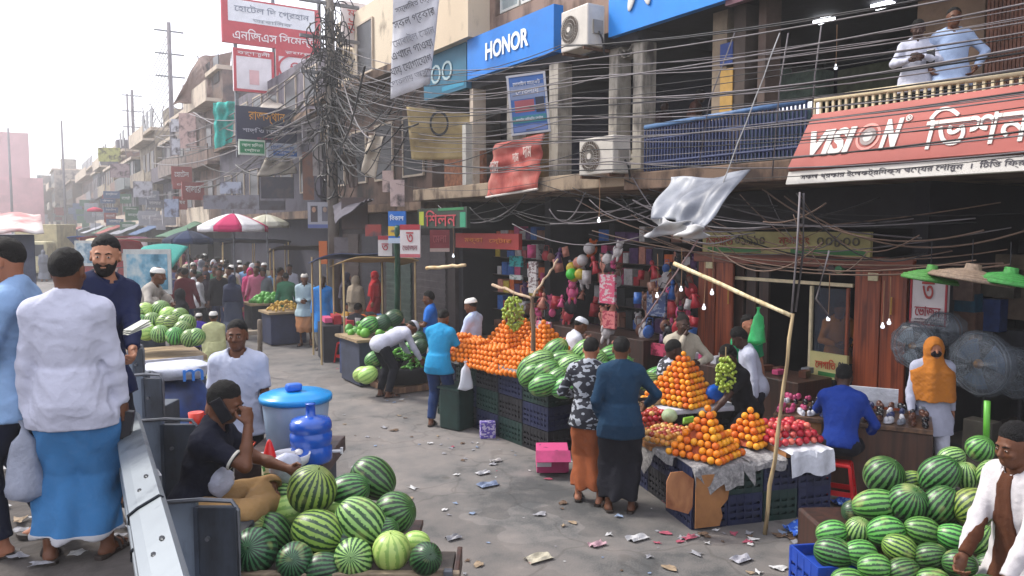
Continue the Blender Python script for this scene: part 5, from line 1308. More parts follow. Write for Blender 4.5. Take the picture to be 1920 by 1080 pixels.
# oranges in stepped pyramids
M_OR = mat('orange_skin', '#dd7c06', .42, .22, 40, .25, bscale=260, spec=.4); M_OR2 = mat('orange_deep', '#dc760c', .45, .25, 30, .2, bscale=260)
def sph(name, r, m, nu=12, nv=8, sq=.94):
    b = MB(); b.ball((0, 0, 0), (r, r, r * sq), None, nu, nv); me = bpy.data.meshes.new(name); me.from_pydata(b.v, [], b.f); me.materials.append(m)
    me.polygons.foreach_set('use_smooth', [True] * len(me.polygons)); me.update(); return me
OR = [sph('orange', .0355, mat('orange_yellow', '#e29a1c', .42, .25, 40, .3, bscale=260)), sph('orange', .0365, mat('orange_red', '#cc5f0a', .45, .3, 30, .3, bscale=260)), sph('orange', .036, M_OR), sph('orange', .0345, mat('orange_bright', '#e49010', .4, .2, 40, .25, bscale=260)), sph('orange', .037, M_OR, sq=.9)]
def pyramid(base, n, r, ang, label, group, step=.80, keep=-.25, rows=None):
    base = Vector(base); cnt = 0; tocam = (Vector((0, 0, CAM_H)) - base); tocam.z = 0; tocam.normalize(); Rz = Matrix.Rotation(ang, 3, 'Z')
    for L in range(n):
        m_ = n - L
        for i in range(m_):
            for j in range(m_):
                if 0 < i < m_ - 1 and 0 < j < m_ - 1: continue
                q = Rz @ Vector(((i - (m_ - 1) / 2) * 2 * r, (j - (m_ - 1) / 2) * 2 * r, 0))
                if q.dot(tocam) < keep * r * m_ and L < n - 1: continue
                if rnd.random() < .012 and L < n - 1: continue
                o = bpy.data.objects.new('orange', OR[rnd.randrange(5)]); COL.objects.link(o)
                o.location = base + q + Vector((rnd.uniform(-1, 1) * .004, rnd.uniform(-1, 1) * .004, r * .95 + L * r * 2 * step + rnd.uniform(-1, 1) * .002))
                o.rotation_euler = (rnd.uniform(0, 6), rnd.uniform(0, 6), 0); s_ = r / .036 * rnd.uniform(.90, 1.03); o.scale = (s_, s_, s_)
                tag(o, label, 'orange', group); cnt += 1
    b = MB(); h_ = n * r * 2 * step * .86; w_ = (n - .9) * r * .93
    b.add([base + Rz @ Vector((sx * w_, sy * w_, .004)) for sx, sy in ((-1, -1), (1, -1), (1, 1), (-1, 1))] + [base + Vector((0, 0, h_))], [(3, 2, 1, 0), (0, 1, 4), (1, 2, 4), (2, 3, 4), (3, 0, 4)])
    tag(b.build('packed_core', mat('orange_core', '#9a3c05', .6, .5, 30, .3)), 'inner oranges packed within ' + label.split(' in ')[-1].split(' behind')[0].split(' above')[0].split(' beside')[0], 'oranges', None, 'stuff')
    return cnt
C0 = G(1296, 995, 0); SA = R(-17); SU = Vector((math.cos(SA), math.sin(SA), 0)); SV = Vector((-math.sin(SA), math.cos(SA), 0))
def SP(x, y, h): return Vector((C0.x, C0.y, 0)) + SU * x + SV * y + Vector((0, 0, h))
pB, pC, pA = G(1326, 852, .60), G(1406, 830, .62), G(1280, 752, .80)
nA = pyramid(pA, 10, .0355, R(12), 'orange in the tall pyramid on the raised tray behind the front stall', 'oranges of the tall rear pyramid')
nB = pyramid(pB, 8, .037, R(14), 'orange in the front pyramid above the torn cardboard', 'oranges of the front pyramid')
nC = pyramid(pC, 6, .037, R(8), 'orange in the small pyramid beside the bamboo pole', 'oranges of the small pyramid')
print('oranges', nA, nB, nC)
# crates under the front stall
k = 0
for i in range(4):
    for L in range(2):
        crate(('navy', 'navy', 'dark green', 'navy')[(i + L) % 4], SP(.19 + i * .375, .27, L * .292), SA + math.pi / 2 + rnd.uniform(-.02, .02), f'{("navy", "navy", "dark green", "navy")[(i + L) % 4]} crate, {["lower", "upper"][L]} layer, {ordn[i]} from the left under the front orange stall', 'crates under the front orange stall')
for j in range(1, 4):
    for L in range(2 if j < 3 else 3):
        crate(('navy', 'black')[(j + L) % 2], SP(.27, .27 + j * .53 + .02, L * .292), SA + math.pi / 2 + rnd.uniform(-.02, .02), f'{("navy", "black")[(j + L) % 2]} crate, {["lower", "upper", "topmost"][L]} layer, {ordn[j]} back along the road side of the front stall', 'crates under the front orange stall')
def draped(name, label, cat, x0, x1, y0, y1, h, m, drop=(.12, .25), seed=0, origin=SP, nu=64, nv=18, group=None):
    """a sheet laid over a stall top, hanging over its front edge with a ragged hem"""
    rr = random.Random(seed); ph = [rr.uniform(0, 6) for _ in range(6)]; ng = max(5, int((x1 - x0) * 14)); gx_ = sorted([0, 1] + [rr.random() for _ in range(ng)]); gy_ = [rr.random() ** 1.3 for _ in gx_]
    def fn(u, v):
        x = x0 + (x1 - x0) * u
        dp = drop[0] + (drop[1] - drop[0]) * float(np.interp(u, gx_, gy_))
        s_ = v * ((y1 - y0) + dp)
        y = y1 - min(s_, y1 - y0); dz = max(0, s_ - (y1 - y0))
        return origin(x, y - .02 - (.012 + .02 * math.sin(11 * u + ph[2]) if dz > 0 else 0) - dz * .12, h + .006 * math.sin(20 * u + 9 * v + ph[3]) - dz)
    b = MB(); b.sheet(fn, nu, nv, .0025); return simple(name, label, cat, b, m, group, False)
draped('newspaper_cover', 'ragged newsprint hanging over the edge under the front orange pyramid', 'paper', .0, .62, .0, .75, .592, M_PAPER, (.05, .30), 3)
draped('newspaper_cover', 'white paper under the small orange pyramid beside the bamboo pole', 'paper', .58, .98, .0, .75, .598, M_PAPER, (.04, .16), 5)
draped('cloth_cover', 'thick white wrapping folded over the edge under the pomegranates', 'cloth', .98, 1.48, -.03, .75, .66, M_WHITEP, (.20, .24), 8)
b = MB(); b.box(SP(1.24, .36, .625), (.5, .7, .06), Matrix.Rotation(SA, 3, 'Z')); simple('pomegranate_tray', 'shallow tray holding the red pomegranates', 'tray', b, M_CARD)
draped('paper_strips', 'pale shredded paper hanging along the road side of the front stall', 'paper', .0, .9, .0, .4, .60, M_PAPER, (.03, .45), 9, origin=lambda x, y, h: SP(-.02 + y, 1.55 - x * 1.4, h), nu=60)
# torn cardboard in front of the stall
def flat_poly(pts, d, m, name, label, cat):
    n = len(pts); b = MB(); pts = [Vector(p) for p in pts]; d = Vector(d)
    b.add(pts + [p + d for p in pts], [tuple(range(n)), tuple(range(2 * n - 1, n - 1, -1))] + [(i, n + i, n + (i + 1) % n, (i + 1) % n) for i in range(n)])
    return simple(name, label, cat, b, m)
flat_poly([SP(x, -.035 - (z > .3) * .0, z) for x, z in ((.02, .03), (.27, .03), (.30, .12), (.28, .2), (.35, .27), (.37, .40), (.33, .42), (.36, .52), (.02, .52))], SV * .008, M_CARD, 'cardboard_sheet', 'torn brown cardboard sheet leaning on the crates of the front stall', 'cardboard')
flat_poly([SP(x, -.05, z) for x, z in ((-.28, .26), (-.06, .18), (-.02, .24), (-.01, .50), (-.12, .58), (-.24, .58), (-.28, .50))], SV * .008, wood('#6b3a22', '#a5714a', (5, 5, 3), .8), 'cardboard_sheet', 'curled brown carton flap at the left corner of the front stall', 'cardboard')
# rear raised tray
zt = .78
b = MB(); b.box(pA + Vector((.06, 0, -.035)), (.92, .74, .06), Matrix.Rotation(SA, 3, 'Z')); simple('fruit_tray', 'white lined tray that carries the tall orange pyramid', 'tray', b, M_WHITEP, bevel=.015)
for i in range(3): crate('black', pA + SU * (-.3 + i * .38) + Vector((0, 0, -.07 - .29)), SA + math.pi / 2, f'black crate, {ordn[i]} from the left under the raised tray of the tall pyramid', 'crates under the raised tray')
for i in range(3): crate('navy', pA + SU * (-.3 + i * .38) + Vector((0, 0, -.07 - .585)), SA + math.pi / 2, f'navy crate, {ordn[i]} from the left in the lower row under the raised tray', 'crates under the raised tray')
# pomegranates, guavas and apples
def fruit_heap(name, base, nx_, ny_, r, ms, ang, label, cat, group, layers=3, hump=0.):
    Rz = Matrix.Rotation(ang, 3, 'Z'); tot = 0
    for L in range(layers):
        for i in range(nx_ - L):
            for j in range(ny_ - L):
                if L < layers - 1 and 0 < i < nx_ - L - 1 and 0 < j < ny_ - L - 1: continue
                q = Rz @ Vector(((i - (nx_ - L - 1) / 2) * 2.02 * r, (j - (ny_ - L - 1) / 2) * 2.02 * r, r + L * r * 1.5))
                o = bpy.data.objects.new(name, ms[rnd.randrange(len(ms))]); COL.objects.link(o); o.location = Vector(base) + q + Vector((rnd.uniform(-.3, .3) * r, rnd.uniform(-.3, .3) * r, rnd.uniform(-.1, .1) * r))
                o.rotation_euler = (rnd.uniform(-1, 1), rnd.uniform(-1, 1), rnd.uniform(0, 6)); s_ = rnd.uniform(.9, 1.08); o.scale = (s_, s_, s_); tag(o, label, cat, group); tot += 1
    return tot
PG = [sph('pomegranate', .039, mat('pom_red', '#a01428', .35, .3, 12), sq=.92), sph('pomegranate', .039, mat('pom_pink', '#c8484a', .35, .35, 9, col2='#8f1626'), sq=.95), sph('pomegranate', .037, mat('pom_blush', '#c86a58', .35, .4, 8, col2='#8f1626'))]
fruit_heap('pomegranate', SP(1.22, .34, .665), 7, 6, .040, PG, SA, 'red pomegranate in the heap right of the bamboo pole', 'pomegranate', 'pomegranates on the front stall', 3)
GV = [sph('guava', .031, mat('fruit_y', '#b98a34', .4, .3, 10, col2='#a35a20')), sph('guava', .030, mat('fruit_r', '#a83a24', .4, .3, 10, col2='#702016')), sph('guava', .031, mat('fruit_p', '#c49a58', .4, .3, 10))]
fruit_heap('small_apple', G(1250, 822, .64), 9, 7, .031, GV, SA + .5, 'small yellow and russet fruit spread between the pyramids', 'fruit', 'mixed small fruit on the front stall', 2)
fruit_heap('red_apple', G(1214, 790, .66), 6, 8, .031, [GV[1], GV[1], GV[2], PG[0]], SA, 'small red apple heaped at the left end of the front stall', 'apple', 'red apples on the front stall', 3)
b = MB(); b.box(G(1245, 818, .60) + Vector((0, 0, -.02)), (.62, .66, .04), Matrix.Rotation(SA, 3, 'Z')); simple('fruit_tray', 'flat tray under the mixed small fruit', 'tray', b, M_CARD)
q = G(1255, 790, .72); b = MB(); b.ball(q + Vector((0, 0, .06)), (.085, .085, .075), None, 16, 10, .03); simple('cabbage', 'pale green cabbage between the small fruit and the tall pyramid', 'cabbage', b, mat('cabbage', '#9db08a', .6, .3, 8, .3), None, True)
q = G(1292, 802, .68); b = MB()
for i in range(7): b.tube([q + Vector((-.08 + i * .022, 0, .05)), q + Vector((-.04 + i * .02, .03, .09)), q + Vector((.03 + i * .018, .02, .05))], [.012, .02, .008], 7)
simple('banana_bunch', 'small green banana bunch behind the front orange pyramid', 'bananas', b, mat('green_banana', '#6f9a2c', .5, .25, 8), None, True)
def bag(name, label, c, w_, h_, m, seed=0, knot=True, tall=1.):
    rr = random.Random(seed); b = MB(); c = Vector(c); nu, nv = 16, 12; vs = []
    for j in range(nv + 1):
        v = j / nv; rad = (.30 + .85 * v ** .8) * (1 if v < .9 else max(.1, 1 - ((v - .9) / .1) ** 2)) if knot else (math.sin(math.pi * min(1, v * 1.05) ** .8) ** .6 if v > .02 else .05)
        if v < .18: rad = .12 + .15 * abs(v - .09) / .09 if knot else rad
        for i in range(nu):
            a = 2 * math.pi * i / nu; k = rad * (1 + .10 * math.sin(3 * a + 5 * v + seed) + .07 * rr.uniform(-1, 1)); vs.append(c + Vector((w_ / 2 * k * math.cos(a), w_ / 2 * .6 * k * math.sin(a), h_ / 2 - v * h_)))
    b.add(vs, [(j * nu + i, (j + 1) * nu + i, (j + 1) * nu + (i + 1) % nu, j * nu + (i + 1) % nu) for j in range(nv) for i in range(nu)]); b.add(vs[:nu], [tuple(range(nu))]); b.add(vs[-nu:], [tuple(range(nu - 1, -1, -1))])
    return simple(name, label, 'bag', b, m, None, True)
bag('plastic_bag', 'bright blue plastic bag beside the tall orange pyramid', G(1340, 748, .85) + Vector((0, 0, .06)), .26, .22, mat('blue_bag', '#1a62c8', .35, .25, 9, .5), 2, False)
bag('plastic_bag', 'green plastic bag hanging from the slanting bamboo pole', D(1421, 612, 8.0), .21, .40, mat('green_bag', '#2fa05a', .35, .25, 9, .5), 3)
# grapes
def grapes(label, c, w_, h_, m, seed, n=110, r=.015):
    rr = random.Random(seed); b = MB(); c = Vector(c)
    for i in range(n):
        v = rr.random(); rad = math.sin(math.pi * (.12 + .8 * (1 - v))) ** .7 if v < .9 else .5; a = rr.uniform(0, 6.28); k = math.sqrt(rr.random())
        b.ball(c + Vector((w_ / 2 * rad * k * math.cos(a), w_ / 2 * rad * k * math.sin(a), h_ * (v - .5))), r * rr.uniform(.8, 1.15), None, 7, 5)
    root = thing('grape_bunch', label, 'grapes', c + Vector((0, 0, h_ / 2)))
    b2_ = MB(root.location); b2_.v = [tuple(Vector(v) - root.location) for v in b.v]; b2_.f = b.f; b2_.build('grapes', m, root, True)
    b3_ = MB(root.location); b3_.cyl(c + Vector((0, 0, h_ * .3)), c + Vector((0, 0, h_ / 2 + .12)), .006); b3_.build('stalk', M_BAMB, root); return root
MG = mat('grape_skin', '#93a83a', .35, .3, 25, spec=.5)
grapes('green grapes hung above the rear of the front stall beside the vendor in black', D(1360, 703, 8.3), .24, .37, MG, 1, 170, .019)
grapes('yellow green grapes hung from the crooked pole by the orange heap', D(963, 588, 11.6), .34, .50, MG, 2, 190, .024)
# bamboo frame of the front stall
def pole(name, label, a, b_, r0, r1, m=M_BAMB, cat='pole', n=9, wob=.012, seed=1):
    rr = random.Random(seed); a, b_ = Vector(a), Vector(b_); pts, rs = [], []
    for i in range(n + 1):
        t = i / n; j = Vector([rr.uniform(-wob, wob) for _ in range(3)]) if 0 < i < n else Vector()
        pts.append(a.lerp(b_, t) + j); rs.append((r0 + (r1 - r0) * t) * (1.0 if i % 2 else 1.12))
    b = MB(); b.tube(pts, rs, 8); return simple(name, label, cat, b, m, None, True)
pole('bamboo_pole', 'upright bamboo pole standing at the corner of the front stall', G(1434, 1002, 0), D(1487, 588, 6.95), .019, .015, wood('#6b583e', '#a8946e', (20, 20, 1.2), .7), seed=2)
pole('bamboo_pole', 'pale slanting bamboo pole reaching from the upright pole over the stall', D(1484, 592, 6.98), D(1264, 494, 8.0), .019, .022, wood('#a8946c', '#d9cba4', (20, 20, 1.2), .6), seed=3, wob=.004)
pole('guy_rope', 'twisted rope running from the stall up to the blue balcony', D(1200, 612, 9.2), D(1325, 425, 8.2), .008, .008, fabric('#8f7878', .2), 'rope', wob=.004)
pole('guy_rope', 'pale rope tied between the balcony and the sheet', D(1325, 425, 8.2), D(1462, 62, 8.0), .006, .006, fabric('#9a9a9a', .2), 'rope', wob=.004)
pole('wooden_post', 'old brown post standing in the orange heap by the road', G(1000, 830, 0), D(998, 556, 9.9), .035, .028, wood('#4b3629', '#7d6450', (14, 14, 1), .85), 'post', wob=.01)
pole('wooden_pole', 'crooked pole slanting left from the top of the brown post', D(999, 560, 9.9), D(924, 534, 11.6), .018, .024, wood('#7b6753', '#ac967c', (14, 14, 1), .8), 'pole')
pole('bamboo_pole', 'thin cane slanting up from the brown post to the hanging orange toys', D(1000, 556, 9.9), D(1046, 486, 10.4), .016, .014, wood('#7b6753', '#ac967c', (14, 14, 1), .8), 'pole')
pole('green_post', 'green painted post under the blue and yellow sign', G(745, 680, 0), D(745, 425, 13.9), .05, .05, mat('post_green', '#1e4a38', .6, .3, 6), 'post', wob=.004)
pole('short_post', 'short rusty post standing in the road behind the young man in white', G(488, 705, 0), D(487, 600, 14.1), .045, .04, grime('#6c6054'), 'post', wob=.003)
pole('wooden_pole', 'pale beam over the dark shop beside the blue shirted shopper', D(800, 503, 15.2), D(873, 497, 14.6), .035, .03, wood('#b08f5e', '#d8c09a', (14, 2, 1), .7), 'beam')

# orange heap further back along the road
hb = thing('orange_heap', 'broad mounded heap of small oranges on the crates before the toy stall', 'oranges', G(930, 690, 1.0)); hb['kind'] = 'stuff'; oo = hb.location
b = MB(oo); b_c = MB(oo)
def mound(px0, py0, z0, n, r, ang, top=None):
    c = D(px0, py0, z0); Rz = Matrix.Rotation(ang, 3, 'Z'); T_ = top or n
    for L in range(T_):
        m_ = n - L
        for i in range(m_):
            for j in range(m_):
                if 0 < i < m_ - 1 and 0 < j < m_ - 1 and L < T_ - 1: continue
                q = Rz @ Vector(((i - (m_ - 1) / 2) * 2 * r, (j - (m_ - 1) / 2) * 2 * r, 0))
                b.ball(c + q + Vector((rnd.uniform(-.2, .2) * r, rnd.uniform(-.2, .2) * r, r + L * r * 1.55)), r * .98, None, 8, 6)
for px, py, z, n, a in ((962, 700, 10.05, 7, .3), (928, 690, 10.35, 8, .2), (893, 676, 10.75, 8, .4), (990, 702, 9.85, 7, .2), (866, 664, 11.1, 7, .2), (1020, 690, 10.4, 11, .2), (985, 690, 11.0, 9, .5), (950, 688, 10.9, 10, .3), (915, 680, 11.1, 9, .1), (880, 668, 11.5, 8, .4), (945, 672, 11.9, 10, .3), (985, 668, 12.0, 10, .6)): mound(px, py, z, n, .038, a, None if (px == 1020 or n > 9) else 5)
b.build('oranges', M_OR2, hb, True)
q0, q1, q2 = G(1010, 850, 0), G(868, 795, 0), Vector((0, 0, 0)); dv = (q1 - q0); Lr = dv.length; dv.normalize(); nv_ = Vector((-dv.y, dv.x, 0)); nv_ = nv_ if nv_.x > 0 else -nv_; ra = math.atan2(dv.y, dv.x)
def HP(x, y, h): return Vector((q0.x, q0.y, 0)) + dv * x + nv_ * y + Vector((0, 0, h))
for i in range(5):
    for L in range(3):
        crate(('black', 'navy', 'dark green')[(i * 2 + L) % 3], HP(.1 + i * .54, .2, L * .30), ra, f'{("black", "navy", "dark green")[(i * 2 + L) % 3]} crate, {["lowest", "middle", "top"][L]} layer, {ordn[i]} from the near end under the orange heap', 'crates under the orange heap')
for j in range(1, 3):
    for L in range(3): crate(('navy', 'black')[(j + L) % 2], HP(-.02, .2 + j * .40, L * .30), ra, f'{("navy", "black")[(j + L) % 2]} crate, {["lowest", "middle", "top"][L]} layer, near end row {j + 1} back under the orange heap', 'crates under the orange heap')
b = MB(); b.box(HP(1.3, .75, .945), (3.0, 1.3, .05), Matrix.Rotation(ra, 3, 'Z')); simple('stall_board', 'board that carries the broad orange heap', 'board', b, M_PLANK)
draped('newspaper_cover', 'crumpled newsprint along the edge under the broad orange heap', 'paper', -.2, 2.7, .0, .5, .985, M_PAPER, (.02, .16), 13, origin=HP, nu=70)
def bx(name, label, cat, c, d, rz, m, bevel=.006):
    b = MB(); b.box((0, 0, 0), d); o = simple(name, label, cat, b, m, bevel=bevel); o.location = c; o.rotation_euler = (0, 0, rz); return o
bx('fruit_bin', 'tall dark green plastic bin standing at the road side by the cyan shirted man', 'bin', G(858, 808, 0) + Vector((.12, .18, .28)), (.42, .36, .56), .35, M_CR2, .03)
fb_ = S.objects['fruit_bin']; MB().box((0, 0, .295), (.46, .40, .03)).build('rim', M_CR2, fb_)
bx('small_carton', 'small purple and white carton standing at the foot of the orange heap crates', 'carton', G(918, 822, 0) + Vector((0, .05, .11)), (.20, .12, .22), -.4, pattern('#5a4a9a', '#b8b0c8', 26, .52))
# pink carton
pk = thing('pink_carton', 'crushed pink carton with a white label lying on the road behind the orange lungi', 'carton', G(1045, 890, 0))
mpk = mat('pink_card', '#b03a6c', .6, .3, 5); T_ = Matrix.Rotation(-.55, 3, 'Z') @ Matrix.Rotation(.25, 3, 'X')
MB().box((0, .1, .17), (.36, .27, .24), T_).build('box', pattern('#b03a6c', '#6c2348', 8, .64), pk, bevel=.01)
MB().box(Vector((-.06, .1, .17)) + T_ @ Vector((-.05, -.140, .03)), (.16, .006, .10), T_).build('label', paint('#c9c5cb'), pk)
MB().box(Vector((0, .1, .29)) + T_ @ Vector((0, -.20, .0)), (.38, .14, .008), T_ @ Matrix.Rotation(.6, 3, 'X')).build('flap', mpk, pk)
bag('plastic_bag', 'thin white plastic bag hung beside the crates right of the cyan shirted man', D(873, 705, 10.2), .2, .40, clear_plastic('#c9ccd4', .75), 6)
# wooden cart with melons
ct = thing('fruit_cart', 'wooden cart loaded with long melons, its yellow hubbed wheel behind the customers', 'cart', G(1072, 842, 0)); oo = ct.location
u = dv
def CP(x, y, h): return Vector((oo.x, oo.y, 0)) + Vector((0, 1, 0)) * (-x) + Vector((1, 0, 0)) * y + Vector((0, 0, h))
b = MB(oo); b.box(CP(0, .6, .70), (1.3, 2.6, .04)); b.build('deck', M_PLANK, ct)
b = MB(oo); b.box(CP(0, -.07, .77), (.03, 2.6, .17)); b.build('side_board', wood('#77684c', '#a9966f', (14, 1.5, 14), .8), ct)
b = MB(oo); b.box(CP(1.32, .6, .77), (1.3, .03, .17)); b.build('end_board', M_PLANK, ct)
wc = G(1050, 834, 0) + Vector((0, 0, .30))
b = MB(oo); b.tube([wc + Vector((0, .30 * math.cos(t * .2618), .30 * math.sin(t * .2618))) for t in range(25)], .025, 8); wh = b.build('wheel', mat('rubber', '#1b1a1a', .8, .3, 8), ct, True)
b = MB(oo); b.cyl(wc - Vector((.03, 0, 0)), wc + Vector((.01, 0, 0)), .22, n=20); b.build('hub_disc', mat('yellow_hub', '#a8882a', .6, .4, 5), wh)
b = MB(oo)
for k in range(8): a = k * math.pi / 4; b.cyl(wc - Vector((.035, 0, 0)), wc + Vector((-.035, .28 * math.cos(a), .28 * math.sin(a))), .008, n=5)
b.build('spoke', M_IRON, wh)
for i in range(3): crate('black', CP(.5 - i * .6, .15, 0.0), math.pi / 2, f'black crate standing under the wooden melon cart, {ordn[i]} from the near end', 'crates under the wooden melon cart')
for i in range(3): crate('navy', CP(.5 - i * .6, .15, 0.30), math.pi / 2, f'navy crate stacked under the wooden melon cart, {ordn[i]} from the near end', 'crates under the wooden melon cart')
# cucumbers basket
q = G(762, 735, 0)
bk = thing('round_basket', 'wide black basket on a low stand at the road edge', 'basket', q + Vector((.1, .3, 0)))
MB().lathe([(.0, .16), (.40, .16), (.50, .42), (.54, .43), (.54, .40), (.44, .14), (0, .12)], n=24).build('basket', M_CR4, bk, True)
MB().box((0, 0, .07), (.9, .9, .10)).build('stand', wood('#5b4334', '#8a6a50'), bk)
b = MB(bk.location); rr = random.Random(8)
for i in range(120):
    a, k = rr.uniform(0, 6.28), math.sqrt(rr.random()); z0 = .43 + .28 * (1 - k * k) * rr.random() ** .5; c = bk.location + Vector((.48 * k * math.cos(a), .48 * k * math.sin(a), z0))
    d = Vector((rr.uniform(-1, 1), rr.uniform(-1, 1), rr.uniform(-.3, .3))).normalized() * .07; b.tube([c - d, c, c + d], [.014, .026, .014], 7)
tag(b.build('cucumber_heap', mat('cucumber', '#5f9c34', .5, .4, 5, col2='#2d6a22'), None, True), 'heap of green cucumbers in the wide black basket', 'cucumbers', None, 'stuff').location = bk.location
# green leafy tray, yellow tray and dark box stalls further off
def veg_stall(px, py, z, w_, d_, h, col, label, vcol, vlabel, r=.05, n=60, seed=1, mcol='#20222c'):
    c = D(px, py, z); st_ = thing('market_stall', label, 'stall', (c.x, c.y, 0)); x0 = c
    MB().box((0, 0, h / 2), (w_, d_, h - .05)).build('base', mat('stall_base', mcol, .7, .4, 4), st_, bevel=.02); MB().box((0, 0, h), (w_ + .12, d_ + .12, .05)).build('top', M_PLANK, st_)
    b = MB(); rr = random.Random(seed)
    for i in range(n):
        a, k = rr.uniform(0, 6.28), math.sqrt(rr.random()); b.ball((w_ * .46 * k * math.cos(a), d_ * .46 * k * math.sin(a), h + .05 + .22 * (1 - k * k) * rr.random() ** .4), r * rr.uniform(.7, 1.2), None, 8, 6, .06, rr)
    o = b.build('produce_heap', mat('produce', vcol, .5, .4, 6), None, True); o.location = st_.location; tag(o, vlabel, 'vegetables', None, 'stuff')
veg_stall(532, 590, 18.6, .85, .8, .78, '', 'dark box stall beside the man in the peach cap', '#b5913c', 'yellow chickpeas heaped on the dark box stall', .03, 120, 1, '#1c2440')
veg_stall(500, 560, 21, 1.0, .9, .75, '', 'low stall of greens left of the dark box stall', '#4f9a3a', 'light green vegetables on the low stall', .08, 60, 2)
veg_stall(512, 520, 26, 1.6, 1.0, .8, '', 'far vegetable stall below the cream parasol', '#3f8a3a', 'green vegetables piled on the far stall', .1, 60, 3)
veg_stall(642, 612, 16.6, .7, .7, .7, '', 'small stall right of the man in the blue panjabi', '#c09030', 'yellow fruit piled on the small stall', .05, 60, 4)
veg_stall(700, 632, 13.9, .9, .9, .82, '', 'dark painted stall behind the bending man', '#5d9a34', 'pale green gourds on the dark painted stall', .08, 26, 5, '#2c3244')
veg_stall(672, 640, 14.4, .5, .7, .75, '', 'narrow blue painted stall beside the red stool', '#4c8a30', 'green gourds on the narrow blue stall', .07, 20, 6, '#26345a')

# ------------------------------------------------------------------ front cart, rails and steel panels at the left
fc = thing('melon_cart', 'low dark cart carrying the front heap of watermelons', 'cart', G(640, 1080, .84) * 1.0); oo = fc.location; oo.z = 0; fc.location = oo
cl, cr_ = G(448, 1064, .9), G(836, 1064, .9); fx = (cr_ - cl).normalized(); fyv = Vector((-fx.y, fx.x, 0)); rz0 = math.atan2(fx.y, fx.x); Wc = (cr_ - cl).length
def FP(x, y, h): return Vector((cl.x, cl.y, 0)) + fx * x + fyv * y + Vector((0, 0, h))
Rf = Matrix.Rotation(rz0, 3, 'Z')
def fpart(name, c, d, m, bevel=.006): b = MB(oo); b.box(FP(*c), d, Rf); return b.build(name, m, fc, bevel=bevel)
fpart('deck', (Wc / 2, .18, .80), (Wc + .05, .45, .04), wood('#2b2624', '#4b413a', (1.5, 14, 14), .8))
fpart('front_board', (Wc / 2, -.06, .78), (Wc + .12, .03, .22), wood('#2b2624', '#4b413a', (1.5, 14, 14), .7))
fpart('edge_rail', (Wc / 2, -.065, .895), (Wc + .16, .05, .022), wood('#6b5d4c', '#8f7f69', (1.5, 14, 14), .7))
fpart('side_board', (Wc + .05, .18, .79), (.03, .45, .12), M_WOODD); fpart('corner_post', (Wc + .02, -.09, .85), (.05, .04, .16), M_METALG)
fpart('deck', (Wc * .40, .66, .80), (Wc * .80, .50, .04), M_WOODD)
for x in (.15, Wc - .1):
    for y in (.05, .38): fpart('leg', (x, y, .39), (.06, .06, .78), M_WOODD)
fpart('axle', (Wc / 2, .62, .34), (Wc, .05, .05), M_IRON)
def steel_panel(px0, px1, pyt, z, label, lean=0.):
    a, b_ = D(px0, pyt, z), D(px1, pyt, z); h = a.z; ux = (b_ - a); W = ux.length; ux.normalize(); uy_ = Vector((-ux.y, ux.x, 0)); rz = math.atan2(ux.y, ux.x); M3 = Matrix.Rotation(rz, 3, 'Z')
    r = thing('steel_barrier', label, 'barrier', (a.x, a.y, 0)); q = r.location; Pn = lambda x, y, zz: Vector((a.x, a.y, 0)) + ux * x + uy_ * y + Vector((0, 0, zz))
    b = MB(q); b.box(Pn(W * .22, .05, h / 2), (W * .44, .04, h), M3); b.build('pale_sheet', streaked('#6f7b8a', '#3a4049', .35, 3, .8, .5, .2), r, bevel=.004)
    b = MB(q); b.box(Pn(W * .72, .03, h / 2 - .01), (W * .54, .04, h - .02), M3); b.build('dark_sheet', M_TIN2, r, bevel=.004)
    b = MB(q); b.box(Pn(W * .455, .02, h / 2), (.022, .03, h - .04), M3); b.build('seam', M_TIN, r)
    b = MB(q); b.tube([Pn(0, .03, h), Pn(W * .5, .03, h + .015), Pn(W * .92, .03, h + .008), Pn(W, .03, h - .04), Pn(W, .03, .1)], .012, 6); b.build('rim', M_METALG, r)
    b = MB(q); b.box(Pn(W * .45, .25, h * .42), (W * .86, .34, h * .80), M3); b.build('case', M_TIN2, r, bevel=.01)
    for k in range(3): b = MB(q); c = Pn(W * .62, .005, h - .18 - k * .3); b.cyl(c, c - uy_ * .02, .012, n=8); b.build('bolt', M_METALG, r)
steel_panel(300, 442, 946, 3.9, 'nearest steel barrier panel at the left edge of the watermelon cart')
steel_panel(248, 366, 792, 5.2, 'second steel barrier panel behind the seated vendor')
steel_panel(236, 302, 706, 6.3, 'third steel barrier panel next to the blue tarpaulin bundle')
steel_panel(234, 266, 650, 7.6, 'farthest steel barrier panel behind the hand of the man in white')
